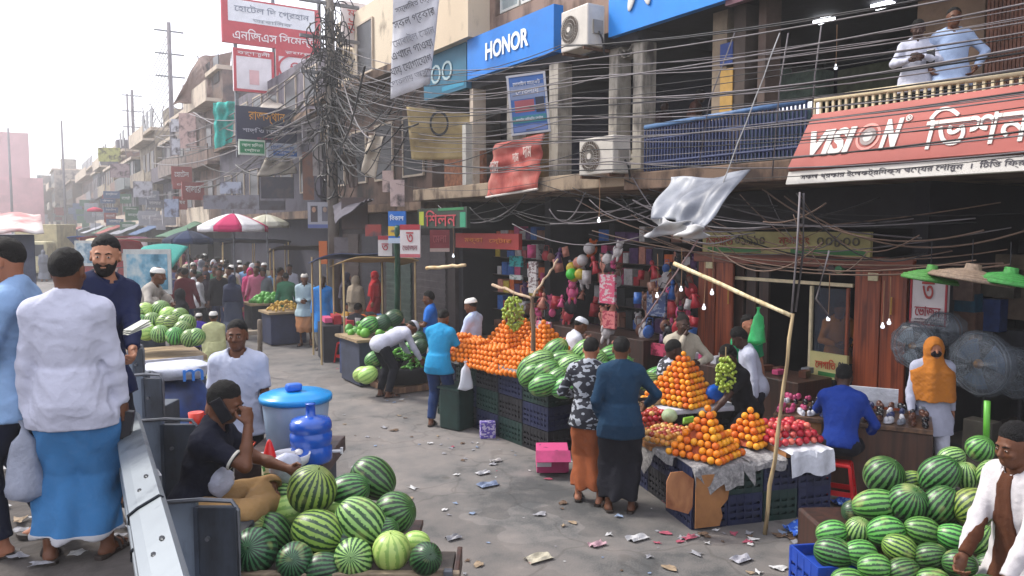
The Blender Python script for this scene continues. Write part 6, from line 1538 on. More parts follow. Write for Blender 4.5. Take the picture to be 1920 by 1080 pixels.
# guard rail
ga, gb = D(226, 778, 4.7), G(292, 1080, 1.66); gd = (gb - ga); gd.z = 0; gd.normalize(); gb = ga + gd * 4.6; gs = Vector((gd.y, -gd.x, 0)); gs = gs if gs.x > 0 else -gs
gr = thing('guard_rail', 'grey steel guard rail running beside the man in the blue lungi', 'guard rail', (ga.x, ga.y, MED))
prof = [(.10, .0), (.085, .012), (.0, -.03), (-.035, -.055), (-.035, -.09), (.02, -.13), (.02, -.17), (-.03, -.21), (-.03, -.25), (.05, -.31)]
b = MB(gr.location); n = 10; vs = []; t_ = .008
for i in range(n + 1):
    p = ga.lerp(gb, i / n)
    for x, z_ in prof: vs.append(p + gs * x + Vector((0, 0, z_)))
    for x, z_ in prof: vs.append(p + gs * (x + t_) + Vector((0, 0, z_ - t_)))
m_ = len(prof)
for i in range(n):
    for k in range(m_ - 1):
        a0 = i * 2 * m_ + k; b0 = (i + 1) * 2 * m_ + k; b.f += [(a0, a0 + 1, b0 + 1, b0), (a0 + m_, b0 + m_, b0 + m_ + 1, a0 + m_ + 1)]
    for k in (0, m_ - 1): a0 = i * 2 * m_ + k; b0 = (i + 1) * 2 * m_ + k; b.f.append((a0, b0, b0 + m_, a0 + m_))
b.f.append(tuple(range(m_)) + tuple(range(2 * m_ - 1, m_ - 1, -1)))
b.v = [tuple(v - gr.location) for v in vs]
b.build('beam', streaked('#80878d', '#565c62', .3, 6, 3, .42, .55), gr)
for t in (.28, .75): p = ga.lerp(gb, t); b = MB(gr.location); b.bb(p.x + .03, p.x + .12, p.y - .06, p.y + .06, MED, p.z - .02); b.build('post', M_METALG, gr)
for t, k in ((.30, .03), (.33, -.04), (.48, .03), (.50, -.04)):
    p = ga.lerp(gb, t) + gs * (.04 + k * .5) + Vector((0, 0, .0 - .012 + k * .3)); b = MB(gr.location); b.ball(p, (.012, .028, .008), None, 8, 5); b.build('bolt', mat('bolt_dark', '#20242a', .4, .2, 9, 0, .6), gr)
p = ga.lerp(gb, .38); b = MB(gr.location); pts = [p + gs * (x - .004) + Vector((0, 0, z_ + .004)) for x, z_ in prof]; b.tube(pts, .007, 5); b.build('splice_edge', mat('bolt_dark', '#20242a', .4, .2, 9, 0, .6), gr)
# blue tarpaulin bundle under the pale melons
q = D(318, 790, 7.9)
tb = thing('loaded_van', 'cart wrapped in blue tarpaulin with a white sack on top behind the steel panels', 'cart', (q.x + .1, q.y + .3, 0)); oo = tb.location
def lump(c, d, seed, amp=.07):
    rr = random.Random(seed); b = MB(); ph = [rr.uniform(0, 6) for _ in range(5)]; b.ball((0, 0, 0), (1, 1, 1), None, 28, 20); vs = []
    for x, y, z in b.v:
        f = lambda t: math.copysign(abs(t) ** .55, t); k = 1 + amp * (math.sin(5 * x + ph[0] + 3 * z) + math.sin(7 * y + ph[1] - 4 * z) + .6 * math.sin(13 * z + 9 * x + ph[2])); vs.append((c[0] + f(x) * d[0] / 2 * k, c[1] + f(y) * d[1] / 2 * k, c[2] + f(z) * d[2] / 2 * (1 + amp * .6 * math.sin(6 * x + 5 * y + ph[3]))))
    b.v = vs; return b
lump((0, 0, .70), (.62, .8, 1.0), 1).build('tarpaulin', blotch('#151c34', '#26407a', '#4f6c9c', 2.4, (.35, .72), .5), tb, True)
lump((-.02, -.25, .55), (.45, .4, .5), 2).build('folded_tarpaulin', blotch('#18203a', '#3c5a8c', '#8b9cb8', 3, (.4, .75), .5), tb, True)
lump((.0, -.1, 1.26), (.64, .6, .16), 3, .05).build('white_sack', mat('sack', '#b3b7c4', .7, .2, 8, .4), tb, True)
tt = text('m', (0, 0, 0), .2, .12, lett('#2a6fc0'), None); tt.parent = tb; tt.location = (.12, -.44, 1.25); tt.rotation_euler = (math.pi / 2, 0, 0)
q = D(300, 660, 9.6); mc = thing('melon_cart', 'cart with pale round melons behind the man in the white shirt', 'cart', (q.x, q.y + .35, 0))
MB().box((.02, 0, 1.13), (1.0, 1.1, .06)).build('deck', M_PLANK, mc); MB().box((0, 0, .55), (1.0, 1.1, 1.06)).build('base', M_TIN2, mc)
MB().box((.1, -.66, 1.13), (.7, .03, .09)).build('edge_board', mat('white_edge', '#a9aab2', .6, .3, 8), mc)
# lemonade cart
lc = thing('drinks_cart', 'small dark cart with a blue lidded tub and blue water jar behind the melons', 'cart', D(570, 880, 5.45)); lc.location.z = 0; oo = lc.location.copy()
MB().box((.0, .25, 1.06), (.62, .75, .12), Rf).build('tray', wood('#2a1f20', '#4a3a38', (2, 14, 14), .5), lc, bevel=.01); MB().box((0, .25, .5), (.5, .6, 1.0), Rf).build('body', M_TIN2, lc)
q = D(556, 800, 5.75)
tub = thing('plastic_tub', 'large translucent tub with a bright blue lid on the drinks cart', 'tub', (q.x, q.y, 1.122))
MB().lathe([(0, 0), (.20, 0), (.215, .02), (.245, .33), (.245, .34), (0, .34)], n=28).build('tub', mat('tub_plastic', '#93a8bf', .25, .12, 3), tub, True)
MB().lathe([(.25, .345), (.268, .345), (.27, .375), (.262, .39), (.22, .395), (.21, .41), (0, .415)], n=28).build('lid', mat('lid_blue', '#1488cc', .3, .12, 4), tub, True)
lump((-.015, 0, .445), (.12, .09, .06), 4, .03).build('lid_knob', mat('knob_blue', '#1a5fc0', .35, .2, 9), tub, True)
q = D(584, 862, 5.35); jr = thing('water_jar', 'blue water cooler bottle with neck up and a tap on the drinks cart', 'water jar', (q.x, q.y, 1.122))
MB().lathe([(0, 0), (.135, 0), (.145, .015), (.145, .10), (.137, .115), (.137, .125), (.146, .14), (.146, .20), (.138, .212), (.138, .222), (.146, .235), (.145, .27), (.13, .30), (.05, .318), (.034, .325), (.032, .40), (.035, .402), (.035, .41), (0, .412)], n=28).build('bottle', mat('jar_blue', '#164fae', .22, .2, 3, spec=.6), jr, True)
b = MB(); b.cyl((.14, -.02, .05), (.21, -.05, .05), .012); b.cyl((.205, -.048, .075), (.205, -.048, .03), .011); b.build('tap', mat('tap_white', '#cfcfcf', .4, .1, 9), jr)
q = D(545, 880, 5.15); b = MB(); b.lathe([(0, 0), (.05, 0), (.12, .05), (.135, .11), (.128, .11), (.11, .055), (.0, .02)], (q.x, q.y, 1.122), 22); simple('white_bowl', 'white bowl turned up beside the squeeze bottle on the drinks cart', 'bowl', b, mat('bowl_white', '#c6c8d0', .35, .1, 5), None, True)
q = D(506, 880, 5.0); sb = thing('squeeze_bottle', 'squeeze bottle with a red pointed cap and green white label', 'bottle', (q.x, q.y, 1.09))
MB().lathe([(0, 0), (.045, 0), (.052, .02), (.052, .12), (.04, .145), (.0, .15)], n=18).build('bottle', pattern('#c9c8a8', '#3f7a3c', 20, .55), sb, True); MB().lathe([(.048, .145), (.046, .16), (.018, .26), (.006, .28), (0, .282)], n=16).build('cap', mat('cap_red', '#c01c1c', .35, .15, 5), sb, True)
for px, py, z, c_, lb in ((453, 835, 5.3, '#d0441c', 'orange red plastic jug beyond the seated vendor'), (368, 785, 5.9, '#c8301c', 'red plastic mug standing on the second steel panel')):
    q = D(px, py, z); b = MB(); b.lathe([(0, 0), (.045, 0), (.06, .13), (.05, .13), (.0, .12)], (q.x, q.y, q.z - .08), 16); b.tube([(q.x + .055, q.y, q.z + .03), (q.x + .095, q.y, q.z + .01), (q.x + .05, q.y, q.z - .05)], .007, 6); simple('plastic_mug', lb, 'mug', b, mat('mug', c_, .35, .15, 5), None, True)
b = MB(); a, c = D(445, 853, 5.1), D(555, 848, 5.2); b.cyl(a, c, .011); b.ball(c + Vector((.02, 0, 0)), (.03, .03, .02)); simple('ladle', 'white handled ladle with black bowl lying across the drinks cart', 'ladle', b, mat('ladle', '#b9b9bd', .4, .2, 7), None, True)
# right corner heap stand
bl = G(1530, 1078, .72)
crate('blue', Vector((G(1575, 1078, .6).x + .08, G(1575, 1078, .6).y + .1, .36)), R(-25), 'bright blue crate at the left foot of the right corner melon heap', None, (.8, 1., 1.1))
crate('blue', Vector((G(1575, 1078, .6).x + .08, G(1575, 1078, .6).y + .1, .03)), R(-25), 'bright blue crate hidden below another at the right corner heap', None, (.8, 1., 1.1))
q = D(1720, 1075, 4.75); bx('melon_stand', 'dark low stand under the right corner watermelon heap', 'stand', (q.x + .16, q.y + .15, .36), (1.0, 1.2, .72), R(-30), M_WOODD, .02)
for px, py, z in ((1600, 948, 7.2), (1512, 998, 6.7)):
    q = G(px, py, .03); a = Vector(q)
    def fn(u, v, a=a): return a + Vector(TOWARD) * (u - .5) * .34 + _f0 * (v - .5) * .3 + Vector((0, 0, .02 + .03 * math.sin(9 * u + 4 * v) + .02 * math.sin(15 * v)))
    b = MB(); b.sheet(fn, 12, 10, .006); simple('blue_sack', 'crumpled blue sack on the ground ' + ('before the red stool' if px == 1600 else 'left of the right corner melons'), 'sack', b, pattern('#1c4fae', '#6f93c8', 26, .56), None, True)
def stool(px, py, label, rz=0., z=None):
    q = G(px, py, 0); r = thing('plastic_stool', label, 'stool', q, rz); mr = mat('red_plastic', '#b01a1c', .35, .15, 5)
    MB().lathe([(0, .435), (.10, .435), (.14, .43), (.15, .41), (.145, .395), (0, .395)], n=4, M=Matrix.Rotation(math.pi / 4, 3, 'Z')).build('seat', mr, r, bevel=.008)
    for sx in (-1, 1):
        for sy in (-1, 1): b = MB(); b.tube([(sx * .095, sy * .095, .41), (sx * .15, sy * .15, 0)], [.022, .018], 4); b.build('leg', mr, r)
    for a in range(4): M3 = Matrix.Rotation(a * math.pi / 2, 3, 'Z'); b = MB(); b.box(M3 @ Vector((0, -.128, .14)), (.24, .015, .05), M3); b.build('brace', mr, r)
stool(1573, 944, 'tall red plastic stool under the man in the royal blue shirt', .5); stool(646, 680, 'small red plastic stool under the man in black', .2)

# vendor's table with shoes
ta, tb_ = G(1450, 775, .8), G(1750, 806, .8); tx = (tb_ - ta); tL = tx.length; tx.normalize(); ty = Vector((-tx.y, tx.x, 0)); ty = ty if ty.x > 0 else -ty; tz = math.atan2(tx.y, tx.x); Rt = Matrix.Rotation(tz, 3, 'Z')
tv = thing('display_table', 'long dark wooden table spread with glossy small goods before the timber shopfront', 'table', (ta.x, ta.y, 0)); oo = tv.location
def TP(x, y, h): return Vector((ta.x, ta.y, 0)) + tx * x + ty * y + Vector((0, 0, h))
b = MB(oo); b.box(TP(tL / 2, .36, .775), (tL, .76, .05), Rt); b.build('tabletop', wood('#3a2a22', '#6b503c', (2, 14, 14), .4), tv, bevel=.006)
b = MB(oo); b.box(TP(tL * .66, .02, .37), (tL * .68, .03, .74), Rt); b.build('front_panel', wood('#2a1a14', '#4a3022'), tv); b = MB(oo); b.box(TP(tL - .02, .36, .37), (.03, .7, .74), Rt); b.build('side_panel', M_WOODD, tv)
b = MB(oo); b.box(TP(tL * .17, .03, .60), (tL * .34, .03, .30), Rt); b.build('front_panel', M_CARD, tv)
for x in (.06, tL * .5): b = MB(oo); b.box(TP(x, .6, .37), (.05, .05, .74), Rt); b.build('leg', M_WOODD, tv)
sm_ = [mat('goods_black', '#15151b', .25, .2, 9, spec=.6), mat('goods_grey', '#6a6e78', .3, .2, 9), mat('goods_pink', '#a03a62', .4, .2, 9), mat('goods_white', '#b4b5bc', .35, .2, 9), mat('goods_navy', '#262f55', .3, .2, 9), mat('goods_brown', '#4c2c20', .35, .2, 9)]
SHO = []
for m in sm_:
    b = MB(); b.ball((0, 0, .018), (.045, .115, .02), None, 12, 8); b.ball((0, .045, .034), (.038, .06, .030), None, 12, 8); b.ball((0, -.075, .04), (.03, .035, .032), None, 10, 7)
    me = bpy.data.meshes.new('shoe'); me.from_pydata(b.v, [], b.f); me.materials.append(m); me.polygons.foreach_set('use_smooth', [True] * len(me.polygons)); me.update(); SHO.append(me)
cn = ['black', 'grey', 'pink', 'white', 'navy', 'brown']
for i in range(int(tL / .105)):
    for j in range(4):
        k = rnd.choice([0, 0, 0, 1, 4, 5, 3] if i > 2 else [2, 0, 3, 2]); o = bpy.data.objects.new('shoe', SHO[k]); COL.objects.link(o); o.location = TP(.06 + i * .105 + rnd.uniform(-.01, .01), .10 + j * .18 + rnd.uniform(-.02, .02), .80 + j * .012); o.rotation_euler = (rnd.uniform(-.1, .2), 0, tz + rnd.uniform(-.5, .5)); s_ = rnd.uniform(.6, .85); o.scale = (s_, s_, s_ * 1.3)
        tag(o, f'{cn[k]} slipper, {["front", "second", "third", "rear"][j]} row of the display table, place {i + 1} from the left', 'slipper', 'slippers on the display table')
b = MB(); b.box(TP(tL * .62, .74, .93), (.5, .03, .2), Rt); simple('display_rack', 'low white rack standing at the rear of the display table', 'rack', b, M_WHITEP)

# fan shop on the right
M_CAGE = mat('cage', '#5c6168', .35, .2, 8, 0, .5)
def fan(px, py, rp, z, label, mblade='#8fa0ac', hub='#b07a2c'):
    c = D(px, py, z); rad = rp * z / FPX; r = thing('pedestal_fan', label, 'fan', (c.x, c.y, .16)); nrm = (Vector((0, 0, CAM_H)) - c); nrm.z = 0; nrm = Matrix.Rotation(-.65, 3, 'Z') @ nrm.normalized(); q3 = nrm.to_track_quat('Z', 'Y').to_matrix(); o3 = r.location
    b = MB(o3)
    for k in (.35, .7, 1.0):
        for sgn in (0, 1):
            b.tube([c + q3 @ Vector((rad * k * math.cos(t * .2618), rad * k * math.sin(t * .2618), (.09 if sgn else -.06) * (1 - k * .6))) for t in range(25)], .004 if k < 1 else .008, 4)
    for i in range(28):
        a = i * 2 * math.pi / 28; b.tube([c + q3 @ Vector((rad * .12 * math.cos(a), rad * .12 * math.sin(a), .085)), c + q3 @ Vector((rad * .7 * math.cos(a), rad * .7 * math.sin(a), .06)), c + q3 @ Vector((rad * math.cos(a), rad * math.sin(a), .02))], .0028, 3)
    b.build('cage', M_CAGE, r)
    for i in range(3):
        a0 = i * 2.094 + .3; b = MB(o3); b.sheet(lambda u, v: c + q3 @ Vector((rad * (.12 + .72 * u) * math.cos(a0 + (v - .5) * 1.25), rad * (.12 + .72 * u) * math.sin(a0 + (v - .5) * 1.25), .03 * (v - .5))), 5, 5, .005); b.build('blade', mat('blade', mblade, .35, .2, 6), r, True)
    b = MB(o3); b.ball(c + nrm * .03, (rad * .16, rad * .16, rad * .16)); b.build('hub', mat('hub_' + hub, hub, .4, .2, 6), r, True)
    b = MB(o3); b.cyl(c - nrm * .08, (c.x - nrm.x * .08, c.y - nrm.y * .08, .2), .018); b.build('stand', M_IRON, r); b = MB(o3); b.cyl((c.x - nrm.x * .08, c.y - nrm.y * .08, .162), (c.x - nrm.x * .08, c.y - nrm.y * .08, .19), .2, n=18); b.build('base', M_IRON, r)
    def fn(u, v):
        a = 2 * math.pi * u; k = [0, .6, 1.04, 1.08, 1.0, .7][min(5, int(v * 5.001))]; k = float(np.interp(v, [0, .25, .5, .7, 1], [0.02, .8, 1.05, 1.08, 1.02]))
        zz = float(np.interp(v, [0, .25, .5, .75, 1], [.13, .12, .06, -.06, -.12])); return c + q3 @ Vector((rad * k * math.cos(a) * (1 + .04 * math.sin(5 * a)), rad * k * math.sin(a) * (1 + .04 * math.sin(4 * a)) , zz + .02 * math.sin(9 * a + 6 * v)))
    b = MB(o3); b.sheet(fn, 26, 10, .003); b.build('plastic_cover', clear_plastic('#77808a', .22, .25), r, True)
fan(1714, 648, 42, 8.9, 'plastic wrapped fan left of the woman in the orange scarf'); fan(1838, 682, 58, 8.3, 'largest plastic wrapped fan right of the orange scarf', '#3c5470'); fan(1905, 700, 46, 8.6, 'dark fan at the right edge beside the largest one', '#2a2e38', '#3a3024')
fan(1770, 620, 34, 9.0, 'small grey fan behind the orange scarf', '#45494f', '#4c4c50')
b = MB(); b.bb(11.4, 11.9, 3.3, 5.1, .2, 2.6); simple('shop_shelving', 'dark shelving at the back of the fan shop', 'shelves', b, M_NEARBLACK)
rr = random.Random(4)
for i, (px, py, w_, h_, c_) in enumerate([(1808, 540, .3, .3, '#6f5a52'), (1815, 580, .25, .4, '#1f4a60'), (1812, 610, .3, .35, '#6a5044'), (1858, 590, .3, .4, '#22386a'), (1868, 530, .5, .35, '#4c463c'), (1900, 560, .4, .5, '#57473a'), (1905, 500, .4, .3, '#6b5c4a'), (1790, 650, .3, .3, '#3c3a40'), (1900, 640, .4, .3, '#2c2c34'), (1870, 860, .4, .3, '#7a6a56'), (1840, 830, .3, .5, '#38342f')]):
    q = D(px, py, 9.6 if py < 700 else 8.2); bx('shop_box', f'{["brown", "teal", "tan", "blue", "umber", "kraft", "beige", "grey", "black", "pale", "dark"][i]} box on the shelves of the fan shop, {ordn[i]} by position', 'box', q, (.2, w_, h_), 0, mat('shop_box_m', c_, .6, .4, 7))
b = MB(); c = D(1944 - 95, 860, 7.3); b.cyl(D(1851, 752, 7.0), D(1849, 836, 7.0), .028); simple('green_stick', 'bright green stick standing behind the right corner melons', 'stick', b, mat('lime_stick', '#5ca838', .4, .2, 6), None, True)
def hat(px, py, w_, z, col, label):
    c = D(px, py, z); rad = w_ / 2 * z / FPX; r = thing('woven_hat', label, 'hat', c); M3 = Matrix.Rotation(.12, 3, 'X') @ Matrix.Rotation(.10, 3, 'Y')
    MB().lathe([(0, .10), (rad * .18, .098), (rad * .2, .05), (rad * .5, .03), (rad * .93, -.02), (rad, -.045), (rad * .98, -.06), (rad * .9, -.045), (rad * .4, .0), (0, .02)], n=28, M=M3).build('brim', mat('weave' + col, col, .6, .4, 40, .5), r, True)
    b = MB(); [b.tube([M3 @ Vector((rad * k * math.cos(t * .2618), rad * k * math.sin(t * .2618), .045 - (k - .3) * .1)) for t in range(25)], .006, 4) for k in (.45, .6, .75, .9)]; b.build('weave_ring', mat('weave2' + col, col, .6, .5, 30), r)
    b = MB(); b.cyl((0, 0, .1), (0, 0, .1 + .22), .004); b.build('string', M_IRON, r)
hat(1745, 516, 100, 7.3, '#3f7a34', 'small green woven hat, leftmost of the three hanging at the right'); hat(1822, 515, 146, 7.0, '#7c6a5a', 'brown woven hat hanging between the two green ones'); hat(1893, 522, 128, 6.8, '#2f7a34', 'bright green woven hat at the right edge')
# ------------------------------------------------------------------ people near the camera
def atz(px, z, h=0.): p = D(px, 540, z); return (p.x, p.y, h)
def tallz(px, hy, z, h=0.): return D(px, hy, z).z - h
def atf(px, fy, h=0.): p = G(px, fy, h); return (p.x, p.y, h)
def phone(root, c, name='mobile_phone', label='dark mobile phone', d=(.075, .012, .15), rot=(0, 0, 0), m=None, cat='phone'):
    w_ = toworld(root, c); b = MB(); b.box((0, 0, 0), d); o = b.build(name, m or mat('phone_dark', '#121218', .25, .1, 9), None, bevel=.003); o.location = w_
    o.rotation_euler = (rot[0], rot[1], rot[2] + root.rotation_euler.z); return tag(o, label, cat)
r, K = person(atf(146, 1050, MED), 20, 'man seen from behind in a white shirt and bright blue lungi by the guard rail', 1.71, 'd', dict(fl=(-.14, .02, 0), fr=(.14, .04, 0), hl=(-.235, .05, .80), hr=(.245, .09, .78), toel=(-.35, 1, 0), toer=(.35, 1, 0), lean=.02, hyaw=-.15, hpitch=.1, epl=(-1, -.9, 0), epr=(1, -.9, 0), curl=1.0),
               ('shirt', '#b4b6c6', .19), ('lungi', '#3a6fa0', .02, '#a4a4a8'), ('hair', '#0d0b0b'), res=.0105, fat=.93)
phone(r, K['wrr'] + _A((0, .01, -.12)), 'black_pouch', 'black pouch held by the man in the blue lungi', (.09, .05, .16), (0, .15, 0), mat('pouch', '#15131a', .5, .3, 9), 'pouch')
w_ = toworld(r, K['wrl'] + _A((-.02, -.0, -.28))); bag('carrier_bag', 'thin grey carrier bag hanging from the left hand of the man in the blue lungi', w_, .20, .46, mat('grey_bag', '#8d93a3', .35, .2, 7, .5), 9)
hemk = [(-.0, 0, 0)]
r2, K2 = person(atz(34, 4.35, MED), -72, 'man at the left edge in a light blue shirt looking down at his hands', 1.77, 'm', dict(hl=(-.06, .26, 1.10), hr=(.10, .27, 1.12), epl=(-1, -.4, -.8), epr=(1, -.4, -.8), hpitch=.28, lean=.05, fl=(-.12, .1, 0), fr=(.12, -.08, 0), curl=.9),
                 ('shirt', '#7f9cc0', .19), ('pants', '#181c2e'), ('hair', '#14110f'), res=.0115, eyes='m', fat=1.12)
r3, K3 = person(atz(170, 4.95, MED), 158, 'bearded young man in navy looking at the camera over a white shoulder', 1.78, 'l', dict(roll=-.17, hyaw=-.62, hpitch=.10, hroll=-.05, hl=(-.02, .42, 1.02), hr=(.16, .22, 1.0), curl=.8, epl=(-1, -.3, -1)),
                 ('shirt', '#141c3c', .2), ('pants', '#1a1c26'), ('hair', '#08070a', .006), res=.0115, eyes=True, beard=('#17100d', .004))
# banknotes held out
w_ = D(258, 618, 4.5); b = MB()
for i in range(3): b.box(w_ + Vector((0, .01 * i, .012 * i)), (.15, .065, .003), Matrix.Rotation(.3 + .2 * i, 3, 'Z') @ Matrix.Rotation(-.3, 3, 'Y'))
simple('banknotes', 'banknotes held out beside the white sleeve', 'banknotes', b, paint('#b8b9ae'))
# seated vendor
hip = D(362, 945, 4.62); seat_h = hip.z - .15
r4, K4 = person((hip.x, hip.y, seat_h), 118, 'vendor in a black polo shirt seated on the cart, phone at his ear', 1.70, 'd',
                 dict(hip=(0, 0, .15), lean=.30, hpitch=.36, hyaw=-.1, fl=(.20, .30, .0), fr=(-.12, .46, .02), kpl=(-1, .5, .25), kpr=(1, .5, .25), hr=(.08, .36, .66), hdr=(-.25, -.15, 1), pnr=(-.6, -.6, 0), epr=(.5, .2, -1), hl=(-.10, .56, .32), epl=(-.6, -.3, -.6), toel=(1, .2, 0), toer=(-1, .2, 0), curl=1.1),
                 ('tee', '#0d1020'), ('pants', '#94754d'), ('hair', '#0a0909', .010), res=.011, eyes=True, shoes=None)
phone(r4, K4['head'] + K4['HM'] @ _A((.098, .02, -.02)), 'mobile_phone', 'dark phone at the ear of the seated vendor', (.014, .075, .15), (.5, 0, 0))
for s in 'r':
    n_ = K4['elbr'] - K4['shr']; n_ = n_ / np.linalg.norm(n_); c_ = K4['elbr'] - n_ * .078; q = Vector(n_).to_track_quat('Z', 'Y').to_matrix()
    b = MB(); b.lathe([(.062, -.008), (.066, 0), (.062, .008), (.056, .008), (.056, -.008), (.062, -.008)], c_, 20, q); b.build('sleeve_band', fabric('#b9b6ae'), r4, True)
bx('seat_crate', 'box under the seated vendor on the cart', 'box', (hip.x, hip.y, (.3 + seat_h) / 2 - .03), (.42, .42, seat_h - .36), -.5, M_TIN2, .01)
bag('carrier_bag', 'crumpled white plastic bag lying by the vendor\'s hip', D(412, 905, 4.55), .16, .20, mat('pale_bag', '#a9adbf', .35, .2, 7, .6), 12, False)
bag('carrier_bag', 'white plastic bag beside the squeeze bottle behind the melons', D(536, 880, 4.95), .2, .22, mat('pale_bag', '#a9adbf', .35, .2, 7, .6), 14, False)
# young man in white, standing on a crate at the drinks cart
p5 = D(445, 605, 6.1); b5 = p5.z - 1.66
r5, _ = person((p5.x, p5.y, b5), 207, 'young man in a white t-shirt looking at the camera behind the seated vendor', 1.66, 'd', dict(hpitch=.0, hyaw=.05), ('tee', '#a9afc2', .14), ('pants', '#22242e'), ('hair', '#0a0909', .006), res=.012, eyes=True)
crate('black', (p5.x, p5.y, 0), -.5, 'upturned black crate the young man in white stands on', None, (1, 1.1, b5 / .29))
# right edge man
r6, _ = person(atz(1948, 4.25), -72, 'man at the right edge in a white jacket over brown beside the melons', 1.66, 'd', dict(lean=.16, hl=(-.20, .40, .82), hr=(.02, .50, .78), epl=(-1, -.3, -.4), epr=(.9, -.3, -.6), hpitch=.18, hyaw=.0, curl=.8), ('shirt', '#b6b2b4', .2), ('pants', '#26222a'), ('hair', '#0b0a0c', .018), res=.0115, eyes=True, front=('#4d2d1d', .085, -.0))
# two customers
r7, _ = person(atf(1104, 942), 52, 'customer in a black and white patterned shirt and burnt orange lungi', 1.66, 'm', dict(hl=(-.16, .24, 1.05), hr=(.16, .26, 1.04), hpitch=.3, fl=(-.12, .03, 0), fr=(.12, -.03, 0), epl=(-1, -.5, -.6), epr=(1, -.5, -.6)), ('shirt', pattern('#151824', '#8f949c', 15, .56), .14), ('lungi', '#87492a', .04), ('hair', '#100d0c'), res=.014)
r8, _ = person(atf(1162, 958), 38, 'customer in a dark teal shirt and black lungi with his back turned', 1.70, 'd', dict(hl=(-.2, .1, .9), hr=(.26, .22, 1.0), hpitch=.25, epr=(1, -.5, -.4)), ('shirt', '#14324a', .2), ('lungi', '#15151d', .02), ('hair', '#0c0a0a'), res=.013, fat=1.05)
# people round the middle stalls
person(atf(822, 800), 55, 'man in a cyan t-shirt and jeans reaching over a crate', 1.64, 'd', dict(lean=.22, hl=(-.12, .36, .92), hr=(.14, .38, .95), hpitch=.5, epl=(-1, -.3, -.5), epr=(1, -.3, -.5), fl=(-.12, .0, 0), fr=(.12, .2, 0)), ('tee', '#2486b4'), ('pants', '#22365e'), ('hair', '#0b0a0a'), res=.015)
person(atf(724, 744), 82, 'man in a white shirt and black trousers bending over the melons', 1.68, 'd', dict(BEND, fl=(-.1, -.05, 0), fr=(.1, -.02, 0)), ('shirt', '#b7b9c6'), ('pants', '#12141f'), ('cap', '#b9bac2'), res=.016)
person(atf(664, 682, .0), 60, 'man in black seated on the small red stool', 1.66, 'd', dict(SIT, hpitch=.2, hl=(-.1, .45, .8), hr=(.1, .45, .85)), ('shirt', '#10121c'), ('pants', '#14151e'), ('hair',), res=.018)
person(atz(808, 13.6), -60, 'shop customer in a bright blue t-shirt holding a packet before the dark shop', 1.64, 'd', dict(hl=(-.1, .35, 1.1), hr=(.1, .34, 1.08), hpitch=.2), ('tee', '#1f5fae', .14), ('pants', '#1a2440'), ('hair', '#0b0a0a', .02), res=.017)
person(atz(888, 11.9), -35, 'vendor in a pale blue panjabi and white skullcap behind the orange heap', 1.68, 'd', dict(hl=(-.2, .3, .95), hr=(.2, .3, .95), hpitch=.25), ('panjabi', '#a9b6d2'), ('pants', '#c0c0c8'), ('cap', '#d8d6d0'), res=.016)
p_ = D(1064, 606, 10.9); person((p_.x, p_.y, p_.z - 1.52), 110, 'man in white with a white cap stooping behind the long melons', 1.62, 'd', dict(lean=.28, hpitch=.5), ('shirt', '#b4b7c0'), ('pants', '#22242e'), ('cap', '#c9ccd2'), res=.018)
person(atz(1280, 9.6), 205, 'man in a cream panjabi with a hand at his mouth beside the timber shopfront', 1.68, 'k', dict(hr=(.02, .16, 1.46), hl=(-.12, .24, 1.12), epr=(.8, .3, -1), epl=(-1, 0, -.6), hpitch=.15), ('panjabi', '#a49c8c'), ('pants', '#a9a294'), ('hair', '#14110f'), res=.015, eyes='m')
person(atz(1238, 9.3, 0), 122, 'man in a zigzag striped shirt seated behind the tall orange pyramid', 1.68, 'k', dict(SIT, hip=(0, 0, .66), fl=(-.16, .40, .1), fr=(.16, .40, .1), hl=(-.16, .36, .85), hr=(.16, .36, .85)), ('shirt', pattern('#14141f', '#a6a8b2', 13, .52)), ('pants', '#20212b'), ('hair', '#0b0a0a', .012), res=.015)
person(atz(1405, 8.5, 0), -68, 'vendor in a black t-shirt arranging fruit behind the small orange pyramid', 1.64, 'k', dict(lean=.35, hip=(0, 0, .78), fl=(-.14, .1, 0), fr=(.14, -.1, 0), hl=(-.16, .50, .78), hr=(.10, .52, .80), hpitch=.45, epl=(-1, 0, -.4), epr=(1, 0, -.4)), ('tee', '#0c0c12'), ('pants', '#15151d'), ('hair', '#0a0909', .02), res=.0145)
person(atz(1424, 9.1, 0), -50, 'dark haired man leaning behind the vendor in black, collar showing', 1.60, 'k', dict(lean=.3, hpitch=.6), ('shirt', '#a9adbd'), ('pants', '#20212b'), ('hair', '#08080a', .03), res=.016)
person(atz(1402, 9.7, 0), 190, 'person in a green shirt partly hidden by the hanging green bag', 1.66, 'm', dict(), ('tee', '#1e8a5a', .14), ('pants', '#20212b'), res=.018)
person((F(1570, 630, 9.9).x, F(1570, 630, 9.9).y, .1), 215, 'shopkeeper in an ochre shirt inside the glass door', 1.62, 'd', dict(HOLD), ('shirt', '#a5692a'), ('pants', '#20212b'), res=.018)
q = G(1573, 944, 0)
r9, K9 = person((q.x + .02, q.y + .02, 0), 60, 'man in a royal blue shirt seated on the tall red stool', 1.70, 'k', dict(hip=(0, -.02, .62), lean=.30, fl=(-.14, .38, .08), fr=(.16, .40, .02), kpl=(-.2, 1, .6), kpr=(.2, 1, .6), hl=(-.12, .52, .82), hr=(.22, .30, .62), hpitch=.45, epl=(-1, -.2, -.5), epr=(1, -.4, -.6)), ('shirt', '#15327e', .1), ('pants', '#14151d'), ('hair', '#0b0a0c', .01), res=.0135)
r10, _ = person(atz(1754, 8.1), 225, 'woman in orange headscarf, black face veil and white clothes before the fans', 1.60, 'm', dict(WALK), ('panjabi', '#a3a6b8', .3), ('pants', '#b4b6c4'), ('hijab', '#ac6a28', .42), res=.014, mask='#101018', eyes=False)
